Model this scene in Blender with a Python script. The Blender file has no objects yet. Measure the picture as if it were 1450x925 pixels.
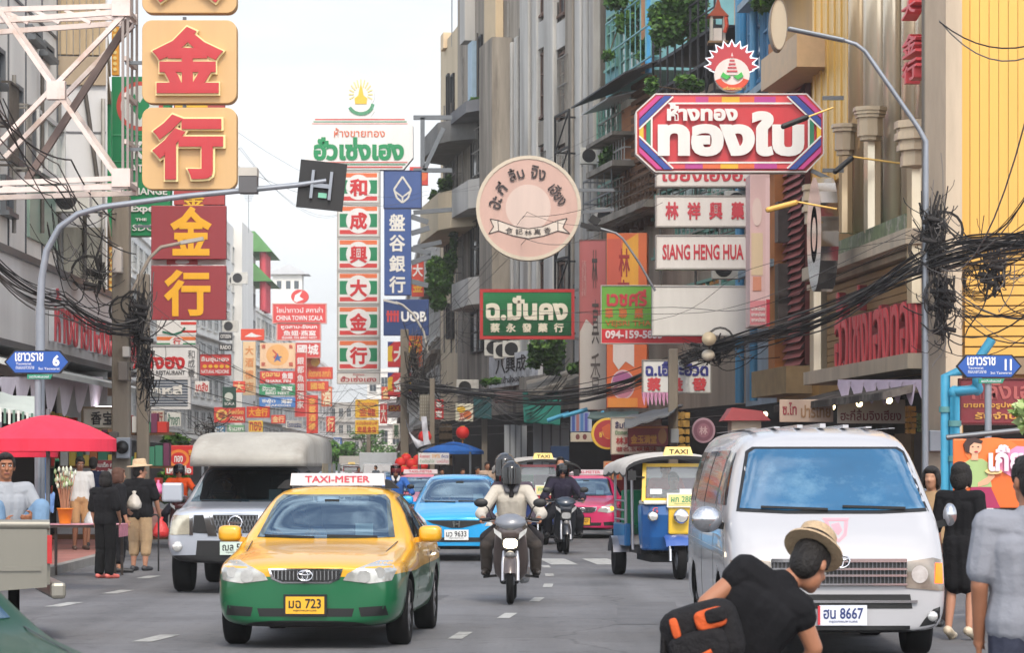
import bpy, bmesh, math, random
from mathutils import Vector, Matrix
from mathutils.bvhtree import BVHTree
from mathutils.geometry import delaunay_2d_cdt
random.seed(7)
R = math.radians
SC = bpy.context.scene
COL = SC.collection
# ---------------------------------------------------------------- camera, sky, sun, exposure
F, CX, HY, H = 4040.0, 725.0, 662.0, 1.65      # lens constant (photo pixels), horizon row, eye height (m)
cam = bpy.data.objects.new('camera', bpy.data.cameras.new('camera'))
COL.objects.link(cam); SC.camera = cam
cam.location = (0, 0, H); cam.rotation_euler = (R(90), 0, 0)
cam.data.sensor_width = 36; cam.data.lens = F/1450*36; cam.data.shift_y = (HY-462.5)/1450
cam.data.clip_start = .5; cam.data.clip_end = 6000
cam.data.dof.use_dof = True; cam.data.dof.focus_distance = 34; cam.data.dof.aperture_fstop = 9.0
SUN_EL, SUN_ROT = 46, 172
wd = bpy.data.worlds.new("World"); SC.world = wd; wd.use_nodes = True
nt = wd.node_tree; nt.nodes.clear()
def _n(t, ty, **k):
    n = t.nodes.new(ty)
    for a, b in k.items(): setattr(n, a, b)
    return n
sky = _n(nt, 'ShaderNodeTexSky'); sky.sky_type = 'NISHITA'; sky.sun_disc = False
sky.sun_elevation = R(SUN_EL); sky.sun_rotation = R(SUN_ROT); sky.dust_density = 2.5; sky.air_density = 1.0
tc = _n(nt, 'ShaderNodeTexCoord'); mp = _n(nt, 'ShaderNodeMapping'); mp.inputs['Scale'].default_value = (1.6, 1.6, 6.5)
mp.inputs['Location'].default_value = (.35, .1, .2)
nz = _n(nt, 'ShaderNodeTexNoise'); nz.inputs['Scale'].default_value = 2.6; nz.inputs['Detail'].default_value = 7; nz.inputs['Roughness'].default_value = .55
cr = _n(nt, 'ShaderNodeMapRange'); cr.inputs['From Min'].default_value = .46; cr.inputs['From Max'].default_value = .68
cr.inputs['To Min'].default_value = .12; cr.inputs['To Max'].default_value = .97
mx = _n(nt, 'ShaderNodeMix', data_type='RGBA')
dt = _n(nt, 'ShaderNodeVectorMath', operation='DOT_PRODUCT')      # hazy overcast: brighter round the hidden sun, duller opposite
dr = _n(nt, 'ShaderNodeMapRange'); dr.inputs['From Min'].default_value = -.65; dr.inputs['From Max'].default_value = 1
dr.inputs['To Min'].default_value = 3.65; dr.inputs['To Max'].default_value = 11
tint = _n(nt, 'ShaderNodeMix', data_type='RGBA', blend_type='MULTIPLY'); tint.inputs['Factor'].default_value = 1; tint.inputs['A'].default_value = (.97, 1.0, 1.03, 1)
bg = _n(nt, 'ShaderNodeBackground'); bg.inputs['Strength'].default_value = .15
wo = _n(nt, 'ShaderNodeOutputWorld')
L = nt.links.new
L(tc.outputs['Generated'], mp.inputs['Vector']); L(mp.outputs[0], nz.inputs['Vector']); L(nz.outputs['Fac'], cr.inputs['Value'])
dt.inputs[1].default_value = (math.sin(R(SUN_ROT))*math.cos(R(SUN_EL)), math.cos(R(SUN_ROT))*math.cos(R(SUN_EL)), math.sin(R(SUN_EL)))
L(tc.outputs['Generated'], dt.inputs[0]); L(dt.outputs['Value'], dr.inputs['Value']); nv = _n(nt, 'ShaderNodeMapRange'); nv.inputs['From Min'].default_value = .35; nv.inputs['From Max'].default_value = .65; nv.inputs['To Min'].default_value = .82; nv.inputs['To Max'].default_value = 1.06
L(nz.outputs['Fac'], nv.inputs['Value']); ml = _n(nt, 'ShaderNodeMath', operation='MULTIPLY'); L(dr.outputs[0], ml.inputs[0]); L(nv.outputs[0], ml.inputs[1]); L(ml.outputs[0], tint.inputs['B']); L(tint.outputs['Result'], mx.inputs['B'])
sp = _n(nt, 'ShaderNodeSeparateXYZ'); L(tc.outputs['Generated'], sp.inputs[0])
hz = _n(nt, 'ShaderNodeMapRange'); hz.inputs['From Min'].default_value = .13; hz.inputs['From Max'].default_value = .6; hz.inputs['To Min'].default_value = .97; hz.inputs['To Max'].default_value = 0
L(sp.outputs['Z'], hz.inputs['Value']); mm = _n(nt, 'ShaderNodeMath', operation='MAXIMUM'); L(hz.outputs[0], mm.inputs[0]); L(cr.outputs[0], mm.inputs[1])
L(mm.outputs[0], mx.inputs['Factor']); L(sky.outputs[0], mx.inputs['A']); L(mx.outputs['Result'], bg.inputs['Color']); L(bg.outputs[0], wo.inputs['Surface'])
sl = bpy.data.lights.new('sun', 'SUN'); sl.energy = 1.2; sl.angle = R(12); sl.color = (1, .9, .76)
so = bpy.data.objects.new('sun', sl); COL.objects.link(so)
_d = Vector((math.sin(R(SUN_ROT))*math.cos(R(SUN_EL)), math.cos(R(SUN_ROT))*math.cos(R(SUN_EL)), math.sin(R(SUN_EL))))
so.rotation_euler = _d.to_track_quat('Z', 'Y').to_euler(); so.location = _d*200
vs = SC.view_settings
vs.view_transform = 'Standard'; vs.look = 'None'; vs.gamma = 1; vs.use_curve_mapping = False; vs.exposure = .9
SC.cycles.max_bounces = 5; SC.cycles.diffuse_bounces = 3; SC.cycles.glossy_bounces = 3; SC.cycles.transmission_bounces = 3
SC.cycles.volume_bounces = 0; SC.cycles.use_denoising = True; SC.cycles.caustics_reflective = False; SC.cycles.caustics_refractive = False

# ---------------------------------------------------------------- helpers
def P(px, py, d): return Vector(((px-CX)*d/F, d, H+(HY-py)*d/F))      # point at a pixel of the photo, d metres away
def lin(c):
    c = c/255
    return c/12.92 if c <= .04045 else ((c+.055)/1.055)**2.4
_mats = {}
def M(rgb, rough=.6, metal=0, var=.12, scale=2.5, bump=0, bscale=20, streak=0, emit=0, coat=0, name=None, stain=None, spec=.5, alb=.8, trans=0):
    key = (rgb, rough, metal, var, scale, bump, bscale, streak, emit, coat, stain, spec, alb, trans)
    if key in _mats: return _mats[key]
    m = bpy.data.materials.new(name or 'surface'); m.use_nodes = True
    t = m.node_tree; b = t.nodes['Principled BSDF']; l = t.links.new
    c = tuple(lin(x)*alb for x in rgb)+(1,)
    b.inputs['Base Color'].default_value = c; b.inputs['Roughness'].default_value = rough; b.inputs['Metallic'].default_value = metal
    b.inputs['Specular IOR Level'].default_value = spec*(.35 if rough > .68 else .7 if rough > .5 else 1)
    if coat: b.inputs['Coat Weight'].default_value = coat; b.inputs['Coat Roughness'].default_value = .04
    if trans: b.inputs['Transmission Weight'].default_value = trans
    if emit: b.inputs['Emission Color'].default_value = c; b.inputs['Emission Strength'].default_value = emit
    if var or streak or bump:
        co = _n(t, 'ShaderNodeTexCoord'); mpp = _n(t, 'ShaderNodeMapping'); l(co.outputs['Object'], mpp.inputs['Vector'])
        if streak: mpp.inputs['Scale'].default_value = (1, 1, .12)
        n = _n(t, 'ShaderNodeTexNoise'); n.inputs['Scale'].default_value = scale; n.inputs['Detail'].default_value = 6; n.inputs['Roughness'].default_value = .62
        l(mpp.outputs[0], n.inputs['Vector'])
        r = _n(t, 'ShaderNodeMapRange'); r.inputs['From Min'].default_value = .3; r.inputs['From Max'].default_value = .7
        v = max(var, streak); r.inputs['To Min'].default_value = 1-v; r.inputs['To Max'].default_value = 1+v*.35
        l(n.outputs['Fac'], r.inputs['Value'])
        x = _n(t, 'ShaderNodeMix', data_type='RGBA', blend_type='MULTIPLY'); x.inputs['Factor'].default_value = 1; x.inputs['A'].default_value = c
        l(r.outputs[0], x.inputs['B']); out = x.outputs['Result']
        if stain:
            n2 = _n(t, 'ShaderNodeTexNoise'); n2.inputs['Scale'].default_value = scale*.45; n2.inputs['Detail'].default_value = 8; n2.inputs['Roughness'].default_value = .7
            l(mpp.outputs[0], n2.inputs['Vector'])
            r2 = _n(t, 'ShaderNodeMapRange'); r2.inputs['From Min'].default_value = .5; r2.inputs['From Max'].default_value = .68; l(n2.outputs['Fac'], r2.inputs['Value'])
            x2 = _n(t, 'ShaderNodeMix', data_type='RGBA'); l(r2.outputs[0], x2.inputs['Factor']); l(out, x2.inputs['A'])
            x2.inputs['B'].default_value = tuple(lin(q)*alb for q in stain)+(1,); out = x2.outputs['Result']
        l(out, b.inputs['Base Color'])
        rr = _n(t, 'ShaderNodeMapRange'); rr.inputs['To Min'].default_value = max(0, rough-.1*(var > .05)); rr.inputs['To Max'].default_value = min(1, rough+.12*(var > .05))
        l(n.outputs['Fac'], rr.inputs['Value']); l(rr.outputs[0], b.inputs['Roughness'])
        if bump:
            n3 = _n(t, 'ShaderNodeTexNoise'); n3.inputs['Scale'].default_value = bscale; n3.inputs['Detail'].default_value = 4
            l(mpp.outputs[0], n3.inputs['Vector'])
            bb = _n(t, 'ShaderNodeBump'); bb.inputs['Strength'].default_value = bump; bb.inputs['Distance'].default_value = .05
            l(n3.outputs['Fac'], bb.inputs['Height']); l(bb.outputs[0], b.inputs['Normal'])
    _mats[key] = m
    return m

def rot2(x, y, a): return x*math.cos(a)-y*math.sin(a), x*math.sin(a)+y*math.cos(a)
class MB:
    def __init__(s): s.v = []; s.f = []; s.m = []; s.sm = []; s.mats = []
    def mi(s, m):
        if m not in s.mats: s.mats.append(m)
        return s.mats.index(m)
    def add(s, vs, fs, m, smooth=False, T=None):
        o = len(s.v); k = s.mi(m)
        s.v += [tuple(T @ Vector(v)) for v in vs] if T else [tuple(v) for v in vs]
        for f in fs: s.f.append([i+o for i in f]); s.m.append(k); s.sm.append(smooth)
        return s
    def box(s, x0, x1, y0, y1, z0, z1, m, T=None):
        v = [(x0,y0,z0),(x1,y0,z0),(x1,y1,z0),(x0,y1,z0),(x0,y0,z1),(x1,y0,z1),(x1,y1,z1),(x0,y1,z1)]
        return s.add(v, [(0,3,2,1),(4,5,6,7),(0,1,5,4),(1,2,6,5),(2,3,7,6),(3,0,4,7)], m, T=T)
    def bar(s, a, b, w, h, m, up=(0,0,1)):
        a = Vector(a); b = Vector(b); d = (b-a); ln = d.length
        if ln < 1e-6: return s
        d.normalize(); u = Vector(up)
        if abs(d.dot(u)) > .98: u = Vector((0,1,0))
        sx = d.cross(u).normalized(); sz = sx.cross(d)
        v = []
        for q in (a, b):
            for i, j in ((-1,-1),(1,-1),(1,1),(-1,1)): v.append(q+sx*(i*w/2)+sz*(j*h/2))
        return s.add(v, [(0,3,2,1),(4,5,6,7),(0,1,5,4),(1,2,6,5),(2,3,7,6),(3,0,4,7)], m)
    def tube(s, pts, r, m, n=8, caps=True, smooth=True):
        pts = [Vector(p) for p in pts]; k = len(pts)
        rs = r if isinstance(r, (list, tuple)) else [r]*k
        vs = []; prev = None
        for i in range(k):
            d = (pts[min(i+1,k-1)]-pts[max(i-1,0)])
            if d.length < 1e-9: d = Vector((0,0,1))
            d.normalize()
            if prev is None:
                u = Vector((0,0,1)) if abs(d.z) < .9 else Vector((0,1,0))
                a = d.cross(u).normalized()
            else:
                a = prev-d*prev.dot(d)
                a = a.normalized() if a.length > 1e-6 else d.orthogonal().normalized()
            prev = a; b = d.cross(a)
            for j in range(n):
                t = 2*math.pi*j/n
                vs.append(pts[i]+(a*math.cos(t)+b*math.sin(t))*rs[i])
        fs = []
        for i in range(k-1):
            for j in range(n): fs.append((i*n+j, i*n+(j+1)%n, (i+1)*n+(j+1)%n, (i+1)*n+j))
        s.add(vs, fs, m, smooth)
        if caps:
            s.add(vs[:n], [tuple(range(n-1,-1,-1))], m); s.add(vs[-n:], [tuple(range(n))], m)
        return s
    def lathe(s, prof, m, n=16, T=None, smooth=True, caps=True):
        vs = []; fs = []
        for r, z in prof:
            for j in range(n):
                t = 2*math.pi*j/n; vs.append((r*math.cos(t), r*math.sin(t), z))
        for i in range(len(prof)-1):
            for j in range(n): fs.append((i*n+j, i*n+(j+1)%n, (i+1)*n+(j+1)%n, (i+1)*n+j))
        if caps:
            fs.append(tuple(range(n-1,-1,-1))); fs.append(tuple(range((len(prof)-1)*n, len(prof)*n)))
        return s.add(vs, fs, m, smooth, T)
    def ball(s, c, r, m, n=12, k=8, T=None):
        if not isinstance(r, (tuple, list)): r = (r, r, r)
        vs = []; fs = []
        for i in range(k+1):
            th = math.pi*i/k
            for j in range(n):
                t = 2*math.pi*j/n
                vs.append((c[0]+r[0]*math.sin(th)*math.cos(t), c[1]+r[1]*math.sin(th)*math.sin(t), c[2]+r[2]*math.cos(th)))
        for i in range(k):
            for j in range(n): fs.append((i*n+j, (i+1)*n+j, (i+1)*n+(j+1)%n, i*n+(j+1)%n))
        return s.add(vs, fs, m, True, T)
    def loft(s, rings, m, closed=True, caps=True, smooth=True, T=None):
        n = len(rings[0]); vs = [p for r in rings for p in r]; fs = []
        for i in range(len(rings)-1):
            for j in range(n if closed else n-1): fs.append((i*n+j, i*n+(j+1)%n, (i+1)*n+(j+1)%n, (i+1)*n+j))
        if caps and closed:
            fs.append(tuple(range(n-1,-1,-1))); fs.append(tuple(range((len(rings)-1)*n, len(rings)*n)))
        return s.add(vs, fs, m, smooth, T)
    def prism(s, poly, y0, y1, m, T=None):      # polygon in x,z, extruded along y
        n = len(poly)
        ar = sum(poly[i][0]*poly[(i+1)%n][1]-poly[(i+1)%n][0]*poly[i][1] for i in range(n))
        if ar < 0: poly = poly[::-1]
        vs = [(x,y0,z) for x,z in poly]+[(x,y1,z) for x,z in poly]
        fs = [tuple(range(n)), tuple(range(2*n-1,n-1,-1))]+[((i+1)%n, i, i+n, (i+1)%n+n) for i in range(n)]
        return s.add(vs, fs, m, T=T)
    def text(s, body, x0, x1, z0, z1, y, m, bold=.02, ext=.01, T=None, fit=True, res=2, shear=0, turn=0):
        vs, fs, (a, b, c, d) = glyphs(body, bold, res, shear)
        sx = (x1-x0)/max(b-a, 1e-6); sz = (z1-z0)/max(d-c, 1e-6)
        if not fit: sx = sz = min(sx, sz)
        mxx = (x0+x1)/2; mz = (z0+z1)/2
        out = []
        for (u, w, q) in vs:
            X = (u-(a+b)/2)*sx; Z = (w-(c+d)/2)*sz
            if turn: X, Z = rot2(X, Z, turn)
            out.append((mxx+X, y-(0 if q < 0 else ext+(.0015 if q > .5001 else 0)), mz+Z))
        return s.add(out, fs, m, T=T)
    def build(s, name, parent=None, loc=None, bevel=0):
        me = bpy.data.meshes.new(name); me.from_pydata(s.v, [], s.f)
        for m in s.mats: me.materials.append(m)
        me.polygons.foreach_set('material_index', s.m); me.polygons.foreach_set('use_smooth', s.sm); me.update()
        o = bpy.data.objects.new(name, me); COL.objects.link(o)
        if parent: o.parent = parent
        if loc is not None: o.location = loc
        if bevel:
            b = o.modifiers.new('bevel', 'BEVEL'); b.width = bevel; b.segments = 2; b.limit_method = 'ANGLE'
        return o
_gl = {}
def glyphs(body, bold, res=2, shear=0):
    key = (body, bold, res, shear)
    if key not in _gl:
        c = bpy.data.curves.new('t', 'FONT'); c.body = body; c.resolution_u = res; c.bevel_depth = max(bold,0)*.8; c.bevel_resolution = 0; c.offset = min(bold,0); c.extrude = .5; c.shear = shear
        o = bpy.data.objects.new('t', c); me = bpy.data.meshes.new_from_object(o)
        vs = [tuple(v.co) for v in me.vertices]; fs = [tuple(p.vertices) for p in me.polygons]
        bpy.data.objects.remove(o); bpy.data.curves.remove(c); bpy.data.meshes.remove(me)
        if not vs: vs = [(0,0,0)]
        bb = (min(v[0] for v in vs), max(v[0] for v in vs), min(v[1] for v in vs), max(v[1] for v in vs))
        _gl[key] = (vs, fs, bb)
    return _gl[key]
def tag(o, label=None, cat=None, group=None, kind=None):
    for k, v in (('label', label), ('category', cat), ('group', group), ('kind', kind)):
        if v: o[k] = v
    return o
def thing(name, label, cat, loc=(0,0,0), rz=0, group=None):
    o = bpy.data.objects.new(name, None); COL.objects.link(o); o.location = loc; o.rotation_euler = (0,0,rz); o.empty_display_size = .2
    return tag(o, label, cat, group)
def copy_tree(o, parent=None, loc=None, rz=None, label=None, group=None, mats=None):
    c = o.copy(); COL.objects.link(c); c.parent = parent
    if loc is not None: c.location = loc
    if rz is not None: c.rotation_euler = (0,0,rz)
    if label: c['label'] = label
    if group: c['group'] = group
    for ch in list(o.children): copy_tree(ch, c)
    return c
def baked(o):                                     # replace an object's modifiers by their result
    dg = bpy.context.evaluated_depsgraph_get()
    me = bpy.data.meshes.new_from_object(o.evaluated_get(dg))
    old = o.data; o.modifiers.clear(); o.data = me; bpy.data.meshes.remove(old)
    return o
def smooth_mesh(o, v=True):
    o.data.polygons.foreach_set('use_smooth', [v]*len(o.data.polygons)); o.data.update(); return o
def smooth_path(pts, k=7):
    q = [pts[0]*2-pts[1]]+pts+[pts[-1]*2-pts[-2]]; out = []
    for i in range(1, len(q)-2):
        a, b, c, d = q[i-1:i+3]
        for j in range(k):
            t = j/k; out.append(.5*((b*2)+(c-a)*t+(a*2-b*5+c*4-d)*t*t+(b*3-a-c*3+d)*t**3))
    return out+[pts[-1]]
def interp(tab, x):
    if x <= tab[0][0]: a, b = tab[0], tab[1]
    elif x >= tab[-1][0]: a, b = tab[-2], tab[-1]
    else:
        for i in range(len(tab)-1):
            if tab[i][0] <= x <= tab[i+1][0]: a, b = tab[i], tab[i+1]; break
    t = (x-a[0])/(b[0]-a[0]); return a[1]+(b[1]-a[1])*t
def sag(a, b, drop, n=10):
    a = Vector(a); b = Vector(b); return [a.lerp(b, i/n)-Vector((0,0,drop*4*(i/n)*(1-i/n))) for i in range(n+1)]
# common materials
STEEL = M((120,124,128), .45, .6, .15); DARK = M((28,28,30), .55, 0, .1); RUBBER = M((22,22,23), .8, 0, .15, 8); CHROME = M((225,225,228), .08, 1, .03)
CONC = M((160,152,140), .88, 0, .35, 1.4, .3, 12, .5, stain=(86,80,74)); WHITE = M((238,238,236), .5, 0, .06); BLACKW = M((20,20,20), .6)
RUST = M((112,92,76), .8, .2, .35, 3)
# ---------------------------------------------------------------- ground, road, pavements
RK = [(0,4.6),(15,5.2),(27,5.9),(41,6.5),(60,6.6),(75,5.6),(82,4.9),(100,2.3),(110,.8),(128,-3.2),(145,-6),(175,-9),(260,-13),(400,-19.8),(700,-34.5)]
LK = [(0,-8.5),(20,-7.6),(34,-7.0),(43,-6.9),(55,-7.3),(68,-8.2),(82,-9.8),(100,-12),(128,-16.8),(145,-19.5),(175,-22.3),(260,-26.3),(400,-33),(700,-48)]
DS = [-6,0,8,15,20,27,34,41,48,55,62,68,75,82,91,100,110,119,128,137,145,160,175,200,230,260,300,350,400,500,700]
asph = M((118,118,120), .72, 0, .16, .35, .25, 60, alb=.92, stain=(100,100,102))
def wear(m):                                   # long tyre tracks, tar seams and blotches in the asphalt
    t = m.node_tree; b = t.nodes['Principled BSDF']; l = b.inputs['Base Color'].links[0]; src = l.from_socket
    co = _n(t,'ShaderNodeTexCoord')
    for sc, ns, lo, hi, v in (((1.1,.03,1),1.4,.42,.62,.80),((.5,.5,1),1.0,.52,.60,.88),((3,3,1),1.6,.60,.66,.78),((1,1,1),24,.35,.7,.86)):
        mp_ = _n(t,'ShaderNodeMapping'); mp_.inputs['Scale'].default_value = sc; t.links.new(co.outputs['Object'], mp_.inputs['Vector'])
        n = _n(t,'ShaderNodeTexNoise'); n.inputs['Scale'].default_value = ns; n.inputs['Detail'].default_value = 5; t.links.new(mp_.outputs[0], n.inputs['Vector'])
        r = _n(t,'ShaderNodeMapRange'); r.inputs['From Min'].default_value = lo; r.inputs['From Max'].default_value = hi; r.inputs['To Min'].default_value = 1; r.inputs['To Max'].default_value = v; t.links.new(n.outputs['Fac'], r.inputs['Value'])
        x = _n(t,'ShaderNodeMix',data_type='RGBA',blend_type='MULTIPLY'); x.inputs['Factor'].default_value = 1; t.links.new(src, x.inputs['A']); t.links.new(r.outputs[0], x.inputs['B']); src = x.outputs['Result']
    w = _n(t,'ShaderNodeTexVoronoi',feature='DISTANCE_TO_EDGE'); w.inputs['Scale'].default_value = .33; nz_ = _n(t,'ShaderNodeTexNoise'); nz_.inputs['Scale'].default_value = 1.3; nz_.inputs['Detail'].default_value = 6
    t.links.new(co.outputs['Object'], nz_.inputs['Vector']); ad = _n(t,'ShaderNodeMix',data_type='RGBA'); ad.inputs['Factor'].default_value = .35; t.links.new(co.outputs['Object'], ad.inputs['A']); t.links.new(nz_.outputs['Color'], ad.inputs['B']); t.links.new(ad.outputs['Result'], w.inputs['Vector'])
    r = _n(t,'ShaderNodeMapRange'); r.inputs['From Max'].default_value = .008; r.inputs['To Min'].default_value = .7; t.links.new(w.outputs['Distance'], r.inputs['Value'])
    x = _n(t,'ShaderNodeMix',data_type='RGBA',blend_type='MULTIPLY'); x.inputs['Factor'].default_value = 1; t.links.new(src, x.inputs['A']); t.links.new(r.outputs[0], x.inputs['B']); t.links.new(x.outputs['Result'], b.inputs['Base Color'])
wear(asph)
pave = M((176,122,112), .85, 0, .2, 1.2, .2, 25, stain=(138,112,104)); kerbm = M((158,155,150), .85, 0, .25, 2, .2, 20)
g = MB(); g.box(-300,300,-90,640,-1,-.05, M((128,122,112),.95,0,.2,.05)); tag(g.build('ground'), kind='structure')
g = MB()
vs = []; fs = []
for i, d in enumerate(DS): vs += [(interp(LK,d),d,0),(interp(RK,d),d,0)]
for i in range(len(DS)-1): fs.append((2*i,2*i+1,2*i+3,2*i+2))
g.add(vs, fs, asph); tag(g.build('road'), kind='structure')
for nm, tab, sgn in (('pavement_left', LK, -1), ('pavement_right', RK, 1)):
    g = MB(); k = MB()
    for i in range(len(DS)-1):
        a, b = DS[i], DS[i+1]; xa, xb = interp(tab,a), interp(tab,b)
        lo, hi = (xa-40, xb-40) if sgn < 0 else (xa+40, xb+40)
        q = sgn*.16
        g.add([(xa+q,a,.13),(xb+q,b,.13),(hi,b,.13),(lo,a,.13)], [(0,1,2,3) if sgn < 0 else (3,2,1,0)], pave)
        v = [(xa,a,-.04),(xb,b,-.04),(xb+q,b,-.04),(xa+q,a,-.04),(xa,a,.134),(xb,b,.134),(xb+q,b,.134),(xa+q,a,.134)]
        k.add(v, [(4,5,6,7) if sgn < 0 else (7,6,5,4),(0,1,5,4) if sgn < 0 else (4,5,1,0)], kerbm)
    tag(g.build(nm), kind='structure'); tag(k.build('kerb'), kind='structure')
g = MB(); pm = M((190,190,186), .8, 0, .35, 9, stain=(118,118,118), alb=.75)
def gp(px, py): d = F*H/(py-HY); return ((px-CX)*d/F, d)
def dash(px, py, ln=1.15, w=.14, sl=.08):
    x, d = gp(px, py); g.add([(x-w/2-sl*ln/2,d-ln/2,.005),(x+w/2-sl*ln/2,d-ln/2,.005),(x+w/2+sl*ln/2,d+ln/2,.005),(x-w/2+sl*ln/2,d+ln/2,.005)], [(0,1,2,3)], pm)
for a in ((652,901),(718,873),(760,850,1.15,.13,.07),(776,830,1.15,.13,.03),(778,815,1.1,.13,0),(773,803,1.1,.13,-.02)): dash(*a)
for a in ((221,905,1.1,.2,.12),(91,857,1.1,.2,.1),(168,839,1.1,.2,.08),(210,818,1,.2,.05)): dash(*a)
for px in (790,853): dash(px,796,3.2,.46,-.06)
for d in range(60,170,4):
    xc = interp(RK,d)-6.4; xc2 = interp(RK,d)-3.3
    for x in (xc,xc2): g.add([(x-.07,d,.005),(x+.07,d,.005),(x+.03,d+1.1,.005),(x-.11,d+1.1,.005)], [(0,1,2,3)], pm)
tag(g.build('lane_markings'), kind='structure')
g = MB(); patch = M((104,104,106),.75,0,.25,1.5,.3,60,alb=.9,stain=(92,92,94))
for px,py,w,l in ((560,850,.9,2.5),(905,868,.7,5)):
    x, d = gp(px,py); g.add([(x-w/2,d-l/2,.003),(x+w/2,d-l/2,.003),(x+w/2+.2,d+l/2,.003),(x-w/2+.2,d+l/2,.003)], [(0,1,2,3)], patch)
tag(g.build('road_patches'), kind='structure')

# ---------------------------------------------------------------- buildings: a Face turns photo pixels into points of its wall plane
FACES = {}
class Face:
    def __init__(s, a, b, name, label, cat='building', group=None):
        s.A = Vector(((a[0]-CX)*a[1]/F, a[1])); s.B = Vector(((b[0]-CX)*b[1]/F, b[1])); s.D = s.B-s.A; s.W = s.D.length
        s.rz = math.atan2(s.D.y, s.D.x)
        s.t = thing(name, label, cat, (s.A.x, s.A.y, 0), s.rz, group); FACES[name] = s
    def pt(s, px, py, out=0):
        k = (px-CX)/F; den = s.D.x-k*s.D.y; ax = s.A.x+math.sin(s.rz)*out; ay = s.A.y-math.cos(s.rz)*out
        t = (k*ay-ax)/den
        d = ay+t*s.D.y
        return t*s.W, H+(HY-py)*d/F
    def rect(s, a, b, c, d, o=0): # px0,py0,px1,py1 -> x0,x1,z0,z1 (heights read at the middle, o metres before the wall)
        x0, _ = s.pt(a, b, o); x1, _ = s.pt(c, d, o); _, z1 = s.pt((a+c)/2, b, o); _, z0 = s.pt((a+c)/2, d, o)
        return x0, x1, z0, z1
    def wall(s, z1, depth, m, z0=0, name='wall', x0=0, x1=None):
        g = MB(); g.box(x0, s.W if x1 is None else x1, 0, depth, z0, z1, m); return g.build(name, s.t)
    def box(s, name, r, y0, y1, m, par=None, bevel=0):
        x0, x1, z0, z1 = s.rect(*r, -y0*.6); g = MB(); g.box(min(x0,x1), max(x0,x1), y0, y1, z0, z1, m); return g.build(name, par or s.t, bevel=bevel)
    def window(s, r, fm, gm, y=-.03, mull=1, rows=1, local=False, sill=True, par=None, fw=.09):
        x0, x1, z0, z1 = r if local else s.rect(*r)
        g = MB(); w = fw
        g.box(x0,x0+w,y-.08,.02,z0,z1,fm); g.box(x1-w,x1,y-.08,.02,z0,z1,fm); g.box(x0+w,x1-w,y-.075,.02,z1-w,z1,fm); g.box(x0+w,x1-w,y-.075,.02,z0,z0+w,fm)
        for i in range(1, mull+1):
            xm = x0+(x1-x0)*i/(mull+1); g.box(xm-.03,xm+.03,y-.065,.01,z0+w,z1-w,fm)
        for i in range(1, rows):
            zm = z0+(z1-z0)*i/rows; g.box(x0+w,x1-w,y-.055,.01,zm-.03,zm+.03,fm)
        o = g.build('window', par or s.t)
        p = MB(); p.box(x0+w*.5,x1-w*.5,y,.0,z0+w*.5,z1-w*.5,gm); p.build('pane', o)
        if sill:
            q = MB(); q.box(x0-.08,x1+.08,y-.16,.0,z0-.1,z0-.004,fm); q.build('sill', o)
        return o
GLASS = M((70,84,92), .07, 0, .25, .4, spec=.8, alb=.6); GLASSG = M((86,140,130), .08, 0, .25, .5, spec=.8, alb=.6); GLASSB = M((60,120,160), .08, 0, .2, .5, spec=.8, alb=.7)
INSIDE_SHADE = M((26,22,21), .8, 0, .4, .7); GOLD = M((240,196,108), .36, .3, .16, .6, streak=.25, alb=1); GOLDP = M((236,186,92), .5, .2, .12, .5, streak=.15)  # inside colour has interior shade put into it; the openings are solid
CHR2 = M((244,228,200), .24, .45, .2, .5, streak=.3, stain=(214,186,146), alb=1); STONE = M((206,190,166), .6, 0, .2, 1, .1, 8, streak=.35, alb=.9); BRICK = M((188,112,108), .7, 0, .2, 2)
GREYW = M((166,157,144), .88, 0, .35, 1.1, .3, 9, streak=.55, stain=(98,90,82)); PALE = M((205,202,196), .8, 0, .15, .5, .15, 8, streak=.3, stain=(160,158,152))
BEIGE = M((214,196,166), .8, 0, .15, .5, .1, 8, streak=.25); TEAL = M((80,150,140), .6, 0, .2); WOODB = M((120,84,58), .7, 0, .3, 3); FRAMEW = M((206,206,202), .5, 0, .15)
AL = M((226,224,216), .5, .0, .1, .6, streak=.22, stain=(206,204,198), alb=1)

# R1 gold corner building facing the camera
b = Face((1338,56),(1700,55.4), 'gold_clad_building', 'gold planked building at the right edge, roll shutters over a dark red sign')
b.wall(22, 1.2, M((196,158,104),.7,0,.2)); g = MB()
x0 = b.pt(1360,0)[0]; i = 0
while x0 < b.W:                                   # upright planks
    g.box(x0, x0+.175, -.1-.012*(i%2), 0, b.pt(1400,335)[1], 21.6, GOLDP); x0 += .185; i += 1
g.build('plank_cladding', b.t)
g = MB(); z0 = b.pt(1400,505)[1]; z1 = b.pt(1400,352)[1]; z = z0
while z < z1-.1: g.box(b.pt(1366,0)[0], b.W, -.14, 0, z, z+.17, GOLDP); g.box(b.pt(1366,0)[0], b.W, -.09, 0, z+.17, z+.2, M((120,80,30),.6)); z += .2
g.build('roll_shutter', b.t)
b.box('pillar', (1338,-200,1362,640), -.3, 0, STONE)
b.box('beam', (1363,338,1700,352), -.28, 0, M((120,116,110),.6)); b.box('beam', (1363,507,1700,530), -.3, 0, M((150,130,104),.6))
b.box('shop_opening_shade', (1364,600,1700,760), -.02, 0, INSIDE_SHADE)

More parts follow.
